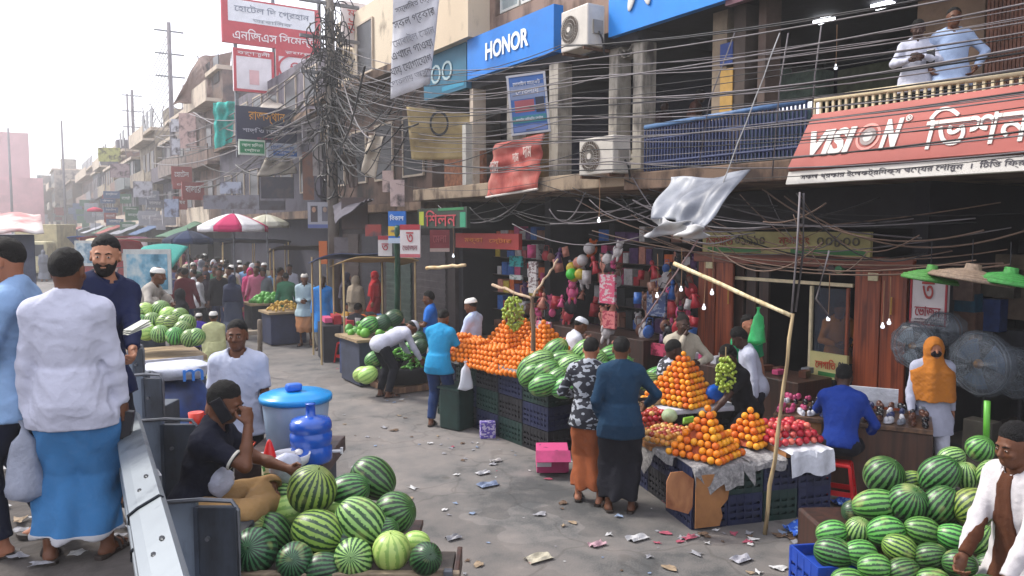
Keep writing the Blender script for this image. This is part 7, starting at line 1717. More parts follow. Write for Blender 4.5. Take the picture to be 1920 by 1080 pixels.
# on the balcony
def balc(px, hy, X, *a, **k): p = F(px, hy, X); return person((p.x, p.y, 3.585), *a, tall=p.z - 3.585, **k)
balc(1722, 40, 8.2, 238, 'man in a white shirt holding a phone on the balcony, left of the pair', sk='k', pose=dict(hl=(-.05, .28, 1.18), hr=(.08, .28, 1.15), hpitch=.3, epl=(-1, -.3, -.6), epr=(1, -.3, -.6)), top=('shirt', '#b4b6c4', .18), bottom=('pants', '#20222e'), res=.0145, fat=1.1)
rb, _ = balc(1788, 18, 8.35, 232, 'man in pale blue with hand on hip on the balcony, right of the pair', sk='d', pose=dict(hr=(.24, .04, .98), hl=(-.24, .12, .96), epl=(-1.2, -.3, 0), epr=(1, -.6, 0), hpitch=.15), top=('shirt', '#9db0cf', .18), bottom=('pants', '#20222e'), res=.0145, eyes='m', fat=1.1)
w_ = F(1733, 104, 8.0); bx('mobile_phone', 'black phone held up by the left man on the balcony', 'phone', (8.12, w_.y, w_.z), (.012, .09, .15), 0, mat('phone_dark', '#121218', .25, .1, 9))
balc(1292, 168, 8.9, 150, 'brown shirted man leaning behind the blue railing', sk='k', pose=dict(lean=.35, hpitch=.3, hl=(-.2, .4, 1.0), hr=(.2, .4, 1.0)), top=('shirt', '#54352c'), bottom=('pants', '#20222e'), res=.02)
balc(1244, 190, 9.4, 170, 'dim figure in a dull plum shirt in the gallery shadows', sk='k', pose=dict(), top=('shirt', '#3a2730'), bottom=('pants', '#1a1a22'), res=.022)
# the two waiting men and the small boys
person(atf(574, 648), 205, 'man in pale shirt, peach lungi and cap waiting at the road side', 1.70, 'd', dict(hl=(-.05, .24, 1.08), hr=(.05, .26, 1.06), hpitch=.2), ('shirt', '#93a6ac', .22), ('lungi', '#a4724e', .22), ('cap', '#b5b0a8'), res=.018)
person(atf(607, 655), 200, 'dark man in a bright blue panjabi standing beside the man in the peach lungi', 1.68, 'k', dict(), ('panjabi', '#2f7cc4', .50), ('pants', '#8f8a80'), ('hair', '#2a2624'), res=.018)
person(atf(404, 735), 20, 'boy in a long pale yellow panjabi and white cap seen from behind', 1.36, 'd', dict(WALK, hl=(-.2, .0, .82), hr=(.2, .0, .82)), ('panjabi', '#b3b486', .62), ('pants', '#b3b486'), ('cap', '#c9c6c0'), res=.017)
person(atf(376, 700), 30, 'small boy in a purple shirt and white cap', 1.15, 'd', dict(), ('shirt', '#3f2f86'), ('pants', '#2a2a36'), ('cap', '#c9c6c0'), res=.02)
p_ = D(256, 498, 10.9); person((p_.x, p_.y, p_.z - .98), 118, 'man in beige with a white cap squatting beside the pale melons', 1.66, 'd', dict(SQUAT), ('shirt', '#98928a'), ('pants', '#8c857c'), ('cap', '#cfcdc8'), res=.016)
bx('cart_box', 'dark box under the squatting man in beige', 'box', (p_.x, p_.y, (p_.z - .98) / 2), (.6, .6, p_.z - .98), 0, M_TIN2)
person(atf(334, 690), 60, 'woman in a black burqa bending beside the pale melons', 1.56, 'm', dict(lean=.2), ('robe', '#101017'), ('none', '#000000'), ('niqab', '#0c0c12', .35), res=.018)
# ------------------------------------------------------------------ the crowd down the street
rob = ('robe',); nb = ('none', '#000000')
near_crowd = [(350, 640, 200 - 170, 'man', '#5a1d28', '#1e2c4a', 'dark red shirt and jeans walking away'), (390, 618, 210, 'robe', '#2a2230', 'niqab', 'dark plum burqa coming along the road'), (408, 600, 200, 'robe', '#54424c', 'hijab', 'dusty mauve burqa in the crowd'),
 (437, 606, 25, 'panj', '#b9b7b6', 'cap', 'white panjabi and white cap seen from behind'), (438, 636, 28, 'robe', '#3a4154', 'hijab', 'slate blue burqa with a navy headscarf from behind'), (472, 612, 200, 'robe', '#b03a6a', 'hijab', 'bright pink dress near the parasol'),
 (486, 600, 210, 'man', '#8ea0b4', '#3a3340', 'pale blue shirt beside the pink dress'), (705, 622, -60, 'robe', '#a31c24', 'hijab', 'red dress and red headscarf at the cloth stall'), (668, 640, 60, 'robe', '#8f8270', 'hijab', 'beige flowered headscarf facing the cloth stall'),
 (650, 630, 120, 'robe', '#2c2836', 'hijab', 'dark flowered dress left of the red headscarf'), (545, 612, 200, 'panj', '#b4b6c4', 'hair', 'white clothes seated by the chickpea stall'), (330, 610, 20, 'man', '#454a6a', '#22242e', 'grey blue shirt beyond the dark red shirt'),
 (838, 628, 120, 'man', '#2a2226', '#181820', 'dark clothes beside the bright blue t-shirt'), (460, 585, 30, 'robe', '#1a1a26', 'niqab', 'black burqa under the red parasol'), (365, 590, 25, 'panj', '#c2c0bc', 'cap', 'long white panjabi further off'), (300, 600, 210, 'man', '#7a6a60', '#22242e', 'brown shirt by the rickshaw')]
for i, (px, fy, fc_, kd, c1, c2, lb) in enumerate(near_crowd):
    loc = atf(px, fy); t_ = random.Random(i).uniform(1.60, 1.74) * (1.04 if kd != 'robe' else .98)
    if kd == 'man': person(loc, fc_, f'man in a {lb}' if 'shirt' in lb else f'man in {lb}', t_, 'd', WALK, ('shirt', c1), ('pants', c2), ('hair',), res=.022, key='walkman')
    elif kd == 'panj': person(loc, fc_, f'man in {lb}', t_, 'd', STAND2, ('panjabi', c1), ('pants', c1), (c2,), res=.022, key='panj' + c2)
    else: person(loc, fc_, f'woman in a {lb}', t_, 'm', STAND, ('robe', c1), nb, (c2, c1 if 'navy' not in lb else '#1a2038', .42), res=.022, key='robe' + c2)
rnd = random.Random(77)
pal = [('white', '#b9b9bc'), ('black', '#15151c'), ('navy', '#1d2648'), ('maroon', '#4c1a26'), ('sky blue', '#6f93b8'), ('grey', '#6c6f78'), ('cream', '#b0a68e'), ('green', '#2f6248'), ('pink', '#b0607c'), ('brown', '#5c4434')]
cnt = {}
for i in range(146):
    z = (rnd.uniform(22, 60) if i < 78 else rnd.uniform(19.5, 36)) if (i < 58 or i >= 78) else rnd.uniform(58, 95); px = rnd.uniform(300 if i >= 78 else 165, 540) if z < 40 else rnd.uniform(70, 420)
    px = px - max(0, (z - 24)) * 1.2 if px > 380 else px
    loc = atz(px, z); 
    if loc[0] > 6.6: loc = (6.6 - rnd.random(), loc[1], 0)
    nm_, c_ = rnd.choice(pal); kd = rnd.choice(['man', 'man', 'panj', 'robe', 'man']); fc_ = rnd.choice([20, 200, 25, 205, 110, -60]) + rnd.uniform(-20, 20); t_ = rnd.uniform(1.55, 1.74)
    dist = 'nearer part' if z < 34 else ('middle' if z < 50 else 'far part')
    if kd == 'man': person(loc, fc_, f'man in a {nm_} shirt in the {dist} of the crowd', t_, 'd', WALK, ('shirt', c_), ('pants', rnd.choice(['#1c1e2a', '#2a3350', '#3a3430'])), ('hair',), res=.022, key='walkman', group=f'people in {nm_} shirts in the {dist} of the crowd')
    elif kd == 'panj': person(loc, fc_, f'man in a {nm_} panjabi and cap in the {dist} of the crowd', t_, 'd', STAND2, ('panjabi', c_), ('pants', c_), ('cap',), res=.022, key='panjcap', group=f'people in {nm_} panjabis in the {dist} of the crowd')
    else: person(loc, fc_, f'woman in a {nm_} burqa in the {dist} of the crowd', t_, 'm', STAND, ('robe', c_), nb, ('hijab', c_, .42), res=.022, key='robehijab', group=f'women in {nm_} burqas in the {dist} of the crowd')
# ------------------------------------------------------------------ vehicles, parasols, poles
def rickshaw(px, z, face, label, hood='#3a8a80', panel='#6f9fb4', rail='#b8ad98'):
    p = D(px, 540, z); r = thing('cycle_rickshaw', label, 'rickshaw', (p.x, p.y, 0), R(-face)); r.scale = (1.15, 1.15, 1.42); mk = mat('rick_iron', '#3a3338', .5, .3, 6)
    for s in (-1, 1):
        b = MB(); b.tube([(s * .42, -.55 + .33 * math.cos(t * .3927), .35 + .33 * math.sin(t * .3927)) for t in range(17)], .025, 6); w_ = b.build('wheel', mat('rubber', '#1b1a1a', .8, .3, 8), r, True)
        b = MB(); [b.cyl((s * .42, -.55, .35), (s * .42, -.55 + .32 * math.cos(k * .785), .35 + .32 * math.sin(k * .785)), .006, n=4) for k in range(8)]; b.build('spoke', mk, w_)
    b = MB(); b.tube([(0, .95 + .33 * math.cos(t * .3927), .35 + .33 * math.sin(t * .3927)) for t in range(17)], .022, 6); b.build('wheel', mat('rubber', '#1b1a1a', .8, .3, 8), r, True)
    b = MB(); b.tube([(0, .95, .35), (0, .80, .95), (0, .72, 1.02)], .02); b.tube([(-.25, .66, 1.04), (0, .74, 1.02), (.25, .66, 1.04)], .015); b.tube([(0, .85, .8), (0, .1, .45), (0, -.3, .42)], .022); b.build('frame', mk, r, True)
    MB().box((0, -.45, .62), (.82, .55, .12)).build('seat', mat('seat_red', '#8c2a30', .6, .3, 8), r, bevel=.02); MB().box((0, -.74, .85), (.84, .06, .6)).build('back_rest', mat('seat_red', '#8c2a30', .6, .3, 8), r, bevel=.02)
    b = MB(); b.sheet(lambda u, v: ((u - .5) * .95, -.80 + .85 * math.sin(v * 1.45), 1.18 + .50 * math.sin(.35 + v * 1.2) - .05 * (2 * u - 1) ** 2), 12, 10, .02); b.build('hood', fabric(hood), r, True)
    b = MB(); b.box((0, -.84, 1.24), (.96, .03, .74)); pn = b.build('back_panel', mat('white_rim', '#b4b7b4', .6, .2, 6), r); MB().box((0, -.862, 1.24), (.82, .006, .58)).build('painted_picture', blotch('#3a6a7e', panel, '#b8c4c4', 4, (.35, .65)), pn)
rickshaw(312, 19, 32, 'cycle rickshaw with a teal hood and pale painted back panel'); rickshaw(235, 27, 200, 'rickshaw with a red hood coming through the crowd', '#9a2c34', '#a06a4a'); rickshaw(190, 33, 30, 'rickshaw with a cream hood behind the crowd', '#a89c84', '#708a9c'); rickshaw(150, 42, 205, 'far rickshaw with a blue hood', '#2a4f94'); rickshaw(262, 38, 30, 'rickshaw with a plum hood farther along', '#5c2c44')
def lorry(px, z, face, label, c1, c2, h=2.9, L=5.5, W=2.1):
    p = D(px, 540, z); r = thing('lorry', label, 'lorry', (p.x, p.y, 0), R(-face)); m1, m2 = mat('lorry_' + c1, c1, .5, .3, 2), mat('lorry_' + c2, c2, .5, .3, 3)
    b = MB(); b.box((0, -.8, h * .56), (W, L * .68, h * .72)); b.build('cargo_body', m1, r, bevel=.05); b = MB(); b.box((0, L * .36, 1.25), (W * .95, L * .26, 1.7)); b.build('cab', m2, r, bevel=.12)
    MB().box((0, L * .492, 1.62), (W * .8, .04, .62)).build('windscreen', M_PANE, r, bevel=.02)
    for s in (-1, 1): b = MB(); b.cyl((s * W * .34, L * .487, .85), (s * W * .34, L * .50, .85), .12, n=14); b.build('headlight', mat('lamp_glass', '#c9c7b8', .2, .1, 9), r)
    for s in (-1, 1):
        for y0 in (-L * .3, L * .33): b = MB(); b.cyl((s * W * .44 - .1, y0, .42), (s * W * .44 + .1, y0, .42), .42, n=18); b.build('wheel', mat('rubber', '#1b1a1a', .8, .3, 8), r)
    MB().box((0, 0, .62), (W * .7, L * .9, .12)).build('chassis', M_IRON, r)
lorry(84, 44, 198, 'pale yellow lorry coming down the street at the left', '#b8ad88', '#b9b08a', 3.3); lorry(50, 62, 200, 'white van far off behind the yellow lorry', '#b4b4b8', '#a9aab0', 2.6, 4.5); lorry(118, 66, 20, 'dull blue lorry far down the street', '#4a5c7c', '#5a6478', 3.0)
def parasol(px, py, z, wpx, c1, c2, label, n=8):
    top = D(px, py, z); rad = wpx / 2 * z / FPX; r = thing('parasol', label, 'parasol', (top.x, top.y, 0)); hh = rad * .38
    for i in range(n):
        b = MB()
        def fn(u, v, i=i):
            a = 2 * math.pi * (i + u) / n; sag = 1 - .05 * math.sin(math.pi * u) * v; return (rad * v * math.cos(a) * sag, rad * v * math.sin(a) * sag, top.z - hh * v ** 1.5 - .02 * math.sin(math.pi * u) * v)
        b.sheet(fn, 5, 6, .006); b.sheet(lambda u, v, i=i: (rad * math.cos(2 * math.pi * (i + u) / n) * (1 - .05 * math.sin(math.pi * u)), rad * math.sin(2 * math.pi * (i + u) / n) * (1 - .05 * math.sin(math.pi * u)), top.z - hh - .02 * math.sin(math.pi * u) - v * .13), 5, 1, .006)
        b.build('canopy_panel', fabric(c1 if i % 2 else c2), r, True)
    b = MB(); b.cyl((0, 0, 0), (0, 0, top.z + .08), .022); b.build('pole', M_METALG, r)
parasol(437, 400, 20.5, 128, '#a82c58', '#c4c2c4', 'red and white parasol over the crowd'); parasol(500, 402, 24, 84, '#b9b7a8', '#a8a694', 'cream parasol beside the red and white one', 10)
parasol(352, 432, 24, 90, '#26324e', '#20283c', 'dark blue parasol left of the red and white one'); parasol(178, 388, 55, 26, '#b03a54', '#a83048', 'small far red parasol')
def tube_(name, label, cat, pts, r_, m, group=None, n=4):
    b = MB(); b.tube(pts, r_, n); return simple(name, label, cat, b, m, group, True)
M_CABLE = mat('cable_black', '#16161b', .55, .3, 5); M_CABG = mat('cable_grey', '#6a6568', .6, .3, 5)
M_CONC = streaked('#6b635c', '#3f3936', .4, 4, .6, .9)
for px, z, topy, r0, lb in ((316, 46, 42, .16, 'tallest thin pole standing clear against the sky'), (247, 66, 168, .16, 'far pole with cross bars right of a thinner one'), (238, 72, 176, .12, 'thin far pole just left of the cross barred one'), (115, 84, 226, .13, 'lone far pole above the low roofs'), (15, 88, 240, .14, 'pole at the far left before the pink tower'), (617, 20.6, -40, .15, 'thick weathered concrete pole wrapped in cables')):
    p = D(px, topy, z); root = thing('utility_pole', lb, 'pole', (p.x, p.y, 0)); b = MB(root.location); b.cyl((p.x, p.y, 0), (p.x, p.y, p.z), r0 * 1.1, r0 * .7, 12); b.build('shaft', M_CONC if px == 617 else mat('pole_grey', '#6f6a70', .8, .3, 2), root, True)
    if px in (247, 617, 316):
        for k in range(3): zz = p.z - .5 - k * 1.3 if px != 617 else 8.6 - k * .9; b = MB(root.location); b.box((p.x, p.y, zz), (1.6, .08, .08)); b.build('cross_arm', M_METALG, root)
PX, PY = D(617, 200, 20.6).x, D(617, 200, 20.6).y
# wires
rnd = random.Random(31)
def span(a, b_, sag, n=14):
    a, b_ = Vector(a), Vector(b_); return [a.lerp(b_, i / n) - Vector((0, 0, 4 * sag * (i / n) * (1 - i / n))) for i in range(n + 1)]
G1 = 'cables running along the facades to the concrete pole'
for i in range(31):
    i = i * 45 / 30
    h0 = 3.55 + 1.15 * (i / 45) + rnd.uniform(-.08, .08); x0 = rnd.uniform(6.7, 7.6); h1 = 4.9 + 2.7 * (i / 45) + rnd.uniform(-.3, .3)
    ys, ye = 1.2, PY + rnd.uniform(-.2, .2); mid = (x0 + rnd.uniform(-.15, .15), 9.5 + rnd.uniform(-1, 1.5), 3.6 + 1.8 * (i / 45) + rnd.uniform(-.15, .15))
    pts = span((x0, ys, h0), mid, rnd.uniform(.08, .25), 10) + span(mid, (PX + rnd.uniform(-.2, .2), ye, h1), rnd.uniform(.2, .7), 12)[1:]
    tube_('cable', 'dark overhead cable running along the facades to the concrete pole', 'cable', pts, rnd.choice([.004, .005, .007, .009]), rnd.choice([M_CABLE, M_CABG, M_CABG]), G1)
for i in range(26):
    a = (PX + rnd.uniform(-.2, .2), PY, rnd.uniform(4.6, 8.0)); q = far[2 + i % 4]
    tube_('cable', 'overhead cable running from the concrete pole down the street', 'cable', span(a, (7.3 + rnd.uniform(-.4, .2), rnd.choice([30, 38, D(316, 200, 46).y]), rnd.uniform(4.6, 8.2)), rnd.uniform(.3, 1.0)), rnd.choice([.014, .02, .026]), rnd.choice([M_CABLE, M_CABG]), 'cables from the concrete pole down the street')
for i in range(14):
    a = D(316, 60 + i * 14, 46); tube_('cable', 'far overhead cable strung between the thin poles', 'cable', span(a, D(247, 190 + i * 8, 66), .5), .022, M_CABG, 'far cables between the thin poles')
for i in range(26):   # low droops under the slab
    px0, px1 = rnd.uniform(1080, 1500), rnd.uniform(1500, 1960); y0 = rnd.uniform(350, 480); 
    a, c = F(px0, rnd.uniform(345, 440), rnd.uniform(7.6, 8.6)), F(px1, rnd.uniform(370, 500), rnd.uniform(7.5, 8.6))
    tube_('cable', 'thin cable drooping below the balcony slab', 'cable', span(a, c, rnd.uniform(.05, .45)), rnd.choice([.005, .007, .010]), rnd.choice([M_CABG, M_CABLE, mat('cable_tan', '#6b5548', .6, .3, 5)]), 'cables drooping below the balcony slab')
for i in range(22):
    px0 = rnd.uniform(780, 1200); a, c = F(px0, rnd.uniform(330, 420), 7.7), F(px0 + rnd.uniform(60, 320), rnd.uniform(340, 440), 8.0)
    tube_('cable', 'thin cable drooping under the pale slab of the corner building', 'cable', span(a, c, rnd.uniform(.05, .5)), rnd.choice([.007, .010, .013]), rnd.choice([M_CABG, M_CABLE]), 'cables drooping under the pale slab')
for i in range(34):   # bunches hanging from the pole towards the torn tan sheet
    a = (PX + rnd.uniform(-.1, .3), PY + rnd.uniform(-.3, .1), rnd.uniform(4.8, 8.2)); c = D(rnd.uniform(680, 800), rnd.uniform(120, 290), rnd.uniform(15.5, 19.5))
    tube_('cable', 'slack cable bunched between the concrete pole and the torn tan sheet', 'cable', span(a, c, rnd.uniform(.2, 1.3), 16), rnd.choice([.008, .012, .016, .020]), rnd.choice([M_CABLE, M_CABLE, M_CABLE, M_CABG]), 'slack cables by the concrete pole')
b = MB()
for i in range(120):
    c = Vector((PX + rnd.uniform(-.35, .45), PY + rnd.uniform(-.4, .1), rnd.uniform(3.8, 8.4))); rx_, rz_ = rnd.uniform(.12, .45), rnd.uniform(.15, .6); a0, a1 = rnd.uniform(0, 6), rnd.uniform(3, 7); ax = rnd.uniform(0, 3)
    b.tube([c + Vector((rx_ * math.cos(a0 + a1 * t / 12) * math.cos(ax), rx_ * math.cos(a0 + a1 * t / 12) * math.sin(ax), rz_ * math.sin(a0 + a1 * t / 12))) for t in range(13)], rnd.choice([.012, .018]), 4)
simple('cable_tangle', 'dense tangle of coiled cables round the concrete pole', 'cables', b, M_CABLE)['kind'] = 'stuff'
for pts_, lb in (([(1378, 60), (1330, 190), (1312, 300)], 'balcony'), ([(1478, 62), (1462, 160), (1448, 330)], 'gallery'), ([(1540, 48), (1528, 140), (1522, 220)], 'red sign'), ([(1500, 360), (1494, 470), (1484, 590)], 'bamboo pole'), ([(1507, 362), (1506, 470), (1492, 585)], 'bamboo pole top'), ([(1555, 470), (1530, 560), (1556, 596)], 'glass door')):
    tube_('hanging_wire', f'pale wire hanging down beside the {lb}', 'wire', [F(x, y_, 7.3) if y_ < 350 else D(x, y_, 7.0 + .2 * (lb == "glass door")) for x, y_ in pts_], .010, M_CABG)
for i, (px, py, z) in enumerate([(1655, 610, 8.6), (1667, 603, 8.6), (1123, 412, 9.5), (850, 479, 14), (1277, 541, 9.6), (1335, 547, 8.4), (1320, 575, 8.6), (1553, 596, 8.9), (1567, 125, 9.6), (1232, 553, 9.4)]):  # the glowing one up in the gallery is added in place of a CCTV camera
    c = D(px, py, z); LB = .62; r = thing('light_bulb', f'white bulb hanging on a wire, {ordn[i]} of those strung over the stalls', 'bulb', c, 0, 'bulbs strung over the stalls'); MB().lathe([(a_ * LB, b_ * LB) for a_, b_ in ((0, -.06), (.025, -.055), (.036, -.03), (.03, 0), (.016, .02), (.014, .05), (0, .05))], n=12).build('bulb', emit('bulb_glass', '#dfe3ea', .9) if 'bulb_glass' not in bpy.data.materials else bpy.data.materials['bulb_glass'], r, True)
    b = MB(); b.tube([(0, 0, .03), (.02, .01, .25), (0, 0, .5)], .005, 4); b.build('flex', mat('flex_tan', '#8c6a4c', .6, .3, 5), r)
# ------------------------------------------------------------------ toy stalls: hanging goods
def proto(name, fn, m):
    b = MB(); fn(b); me = bpy.data.meshes.new(name); me.from_pydata(b.v, [], b.f); me.materials.append(m); me.polygons.foreach_set('use_smooth', [True] * len(me.polygons)); me.update(); return me
def plush(b): b.ball((0, 0, 0), (.09, .07, .11)); b.ball((0, 0, .15), (.075, .065, .07)); [b.ball((s * .055, 0, .22), (.028, .02, .03), None, 8, 6) for s in (-1, 1)]; [b.ball((s * .085, -.01, .05), (.025, .025, .07), None, 8, 6) for s in (-1, 1)]; [b.ball((s * .05, -.02, -.12), (.03, .035, .07), None, 8, 6) for s in (-1, 1)]
def toybag(b): b.ball((0, 0, 0), (.11, .05, .13), None, 12, 8); b.tube([(-.07, 0, .1), (-.05, 0, .26), (.05, 0, .26), (.07, 0, .1)], .008, 5)
def tball(b): b.ball((0, 0, 0), .11, None, 16, 10)
def doll(b): b.lathe([(0, .02), (.03, .02), (.05, -.08), (.10, -.20), (0, -.2)], n=12); b.ball((0, 0, .07), (.04, .04, .048), None, 10, 7); [b.tube([(s * .03, 0, .01), (s * .09, 0, -.06)], .012, 5) for s in (-1, 1)]
def packet(b): b.box((0, 0, 0), (.16, .03, .24)); b.box((0, -.02, -.02), (.11, .03, .14))
tc_ = [('pink', '#c04a78'), ('red', '#a02430'), ('white', '#b9b4b4'), ('brown', '#6c4434'), ('orange', '#c05a20'), ('black', '#1a1a20'), ('blue', '#2a5aa0'), ('peach', '#b87a68'), ('purple', '#4c2c5c'), ('yellow', '#b8a030')]
PR = {}
fns = [('plush_toy', plush), ('toy_bag', toybag), ('toy_ball', tball), ('doll', doll), ('toy_packet', packet)]
def hang(kind, ci, loc, rz=0., s_=1., where='toy stall'):
    nm_, fn = fns[kind]; k = (kind, ci)
    if k not in PR: PR[k] = proto(nm_, fn, mat('toy_' + tc_[ci][0], tc_[ci][1], .5, .35, 14))
    o = bpy.data.objects.new(nm_, PR[k]); COL.objects.link(o); o.location = loc; o.rotation_euler = (rnd.uniform(-.2, .2), rnd.uniform(-.3, .3), rz); o.scale = (s_, s_, s_)
    tag(o, f'{tc_[ci][0]} {nm_.replace("_", " ")} hanging in the {where}', nm_.split('_')[-1], f'{tc_[ci][0]} {nm_.replace("_", " ")}s in the {where}')
for i in range(150):
    px = rnd.uniform(972, 1160) if i < 105 else rnd.uniform(1195, 1305); py = rnd.uniform(470, 690) if i < 105 else rnd.uniform(490, 640)
    if i < 105 and 1075 < px < 1130 and 520 < py < 650 and rnd.random() < .7: continue
    X = rnd.choice([8.5, 8.8, 9.2]); hang(rnd.choice([0, 0, 1, 3, 4, 4]), rnd.choice([0, 0, 1, 1, 2, 3, 7, 7, 5, 4, 8]) if i < 105 else rnd.choice([3, 5, 2, 6, 0, 8, 5, 1]), F(px, py, X), rnd.uniform(-1.2, -.3), rnd.uniform(.6, 1.15), 'toy stall above the melons' if i < 105 else 'dim stall left of the timber shopfront')
for px, py, ci in ((1105, 466, 2), (1092, 488, 2), (1140, 486, 2), (1085, 492, 7), (1072, 502, 9), (1076, 518, 9), (1088, 514, 9)): hang(2, ci, F(px, py, 8.5), 0, .95, 'bunch of balls at the top of the toy stall')
b = MB(); b.ball(F(1072, 514, 8.45), .11, None, 16, 10); simple('toy_ball', 'bright green ball at the bottom of the hanging bunch', 'ball', b, mat('ball_green', '#3fae3a', .4, .2, 9), None, True)
for i, (px, py, w_, h_, c1, c2) in enumerate([(1140, 542, .36, .5, '#b84a68', '#b9a8aa'), (1143, 600, .3, .3, '#b86a6a', '#8c2a3c'), (1020, 620, .4, .36, '#c05a7c', '#b9b0b4'), (1000, 520, .24, .62, '#b4b0ae', '#6c5a5a'), (1230, 655, .5, .2, '#b83a5c', '#7c2038'), (968, 490, .4, .22, '#2f9a98', '#1c5a5c'), (968, 520, .4, .1, '#b9bcb8', '#7c8c84'), (1232, 570, .4, .4, '#2c3c64', '#6c7484')]):
    q = F(px, py, 8.45 if i < 4 else 8.7); bx('toy_package', f'printed package hanging in the toy stall, {ordn[i]} of the large ones', 'package', q, (.06, w_, h_), .1, pattern(c1, c2, 14, .52), .01)
for i in range(8):
    a, c = F(1150 + i * 22 - (i > 3) * 5, 640, 9.0), None
for y0, y1, X, lab in ((9.2, 12.4, 10.2, 'toy stall'), (12.9, 16.0, 10.0, 'red signed shop')):
    r = thing('stock_shelves', f'shelves of dim coloured boxes inside the {lab}', 'shelves', (X, y0, .16)); oo = r.location
    for k in range(6): b = MB(oo); b.bb(X - .3, X + .05, y0, y1, .4 + k * .42, .42 + k * .42); b.build('shelf', M_WOODD, r)
    for k in range(6):
        y = y0 + .05
        while y < y1 - .3:
            w_ = rnd.uniform(.14, .34); h_ = rnd.uniform(.15, .36); b = MB(oo); b.bb(X - .28, X - .02, y, y + w_, .421 + k * .42, .421 + k * .42 + h_); b.build('box', mat('box_' + tc_[rnd.randrange(10)][0], tc_[rnd.randrange(10)][1], .6, .4, 9), r); y += w_ + .03
b = MB(); b.bb(8.5, 9.2, 9.3, 12.2, .16, .95); simple('stall_counter', 'dark counter of the toy stall behind the melons', 'counter', b, M_WOODD, bevel=.01)
b = MB(); b.bb(8.3, 9.0, 6.2, 8.6, .16, .80); simple('stall_counter', 'low dark counter before the timber shopfront', 'counter', b, M_WOODD, bevel=.01)
for i in range(16): q = Vector((8.45 + rnd.uniform(0, .5), 6.4 + i * .14, .82)); bx('goods_box', 'small dark goods box on the low counter before the timber shopfront', 'box', q + Vector((0, 0, .03)), (.16, .10, rnd.uniform(.05, .12)), rnd.uniform(-.4, .4), rnd.choice(sm_))['group'] = 'goods boxes on the low counter'
# mid-distance stalls with cloth and canopies between the pole and the dark shop
for i, (px, z, w_, h_, c_, nm_) in enumerate([(662, 16.5, 1.4, 2.15, '#3f4a6a', 'slate blue'), (700, 16, 1.3, 2.1, '#b09468', 'straw coloured'), (560, 22, 1.3, 2.2, '#4c4644', 'smoke grey'), (480, 28, 2.0, 2.3, '#3a3c48', 'charcoal'), (410, 30, 2.4, 2.3, '#26304a', 'midnight blue'), (255, 34, 2.6, 2.25, '#b0a590', 'ivory'), (215, 40, 2.6, 2.3, '#9c3a44', 'crimson'), (300, 36, 2.4, 2.2, '#a89e8c', 'buff')]):
    p = D(px, 540, z); r = thing('canopied_stall', f'open stall under a sagging {nm_} canopy', 'stall', (p.x, p.y, 0), -.2)
    b = MB(); b.sheet(lambda u, v: ((u - .5) * w_ * 1.2, (v - .5) * 1.5, h_ + .12 * math.cos(3 * (u - .5)) - .15 * v + .03 * math.sin(9 * u)), 10, 6, .02); b.build('canopy', fabric(c_), r, True)
    for sx in (-1, 1):
        for sy in (-1, 1): b = MB(); b.cyl((sx * w_ * .55, sy * .68, 0), (sx * w_ * .55, sy * .68, h_), .02, n=6); b.build('pole', M_BAMB, r)
    b = MB(); b.box((0, 0, .38), (w_, .9, .76)); b.build('counter', mat('stall_base', '#20222c', .7, .4, 4), r)
    for k in range(7): b = MB(); b.box(((k - 3) * w_ / 7.5, 0, .80 + .05), (w_ / 9, .5, .10 + .1 * (k % 2))); b.build('goods', mat('goods' + tc_[(i + k) % 10][0], tc_[(i + k) % 10][1], .6, .3, 9), r)
# left edge kiosk
p = D(22, 480, 15.5); r = thing('tea_kiosk', 'grey kiosk with a rosy striped awning at the left edge', 'kiosk', (p.x, p.y, 0)); tp_ = D(22, 440, 15.5).z
MB().box((-.1, .5, tp_ / 2), (1.0, 1.2, tp_)).build('cabin', mat('kiosk_grey', '#4d5264', .6, .3, 4), r, bevel=.02); b = MB(); b.sheet(lambda u, v: (-.75 + 1.3 * u, -.75 + 1.6 * v, tp_ + .05 + .38 * v + .03 * math.sin(12 * u)), 10, 6, .03); b.build('awning', blotch('#a87474', '#b9a09c', '#c4bcb8', 2), r, True)
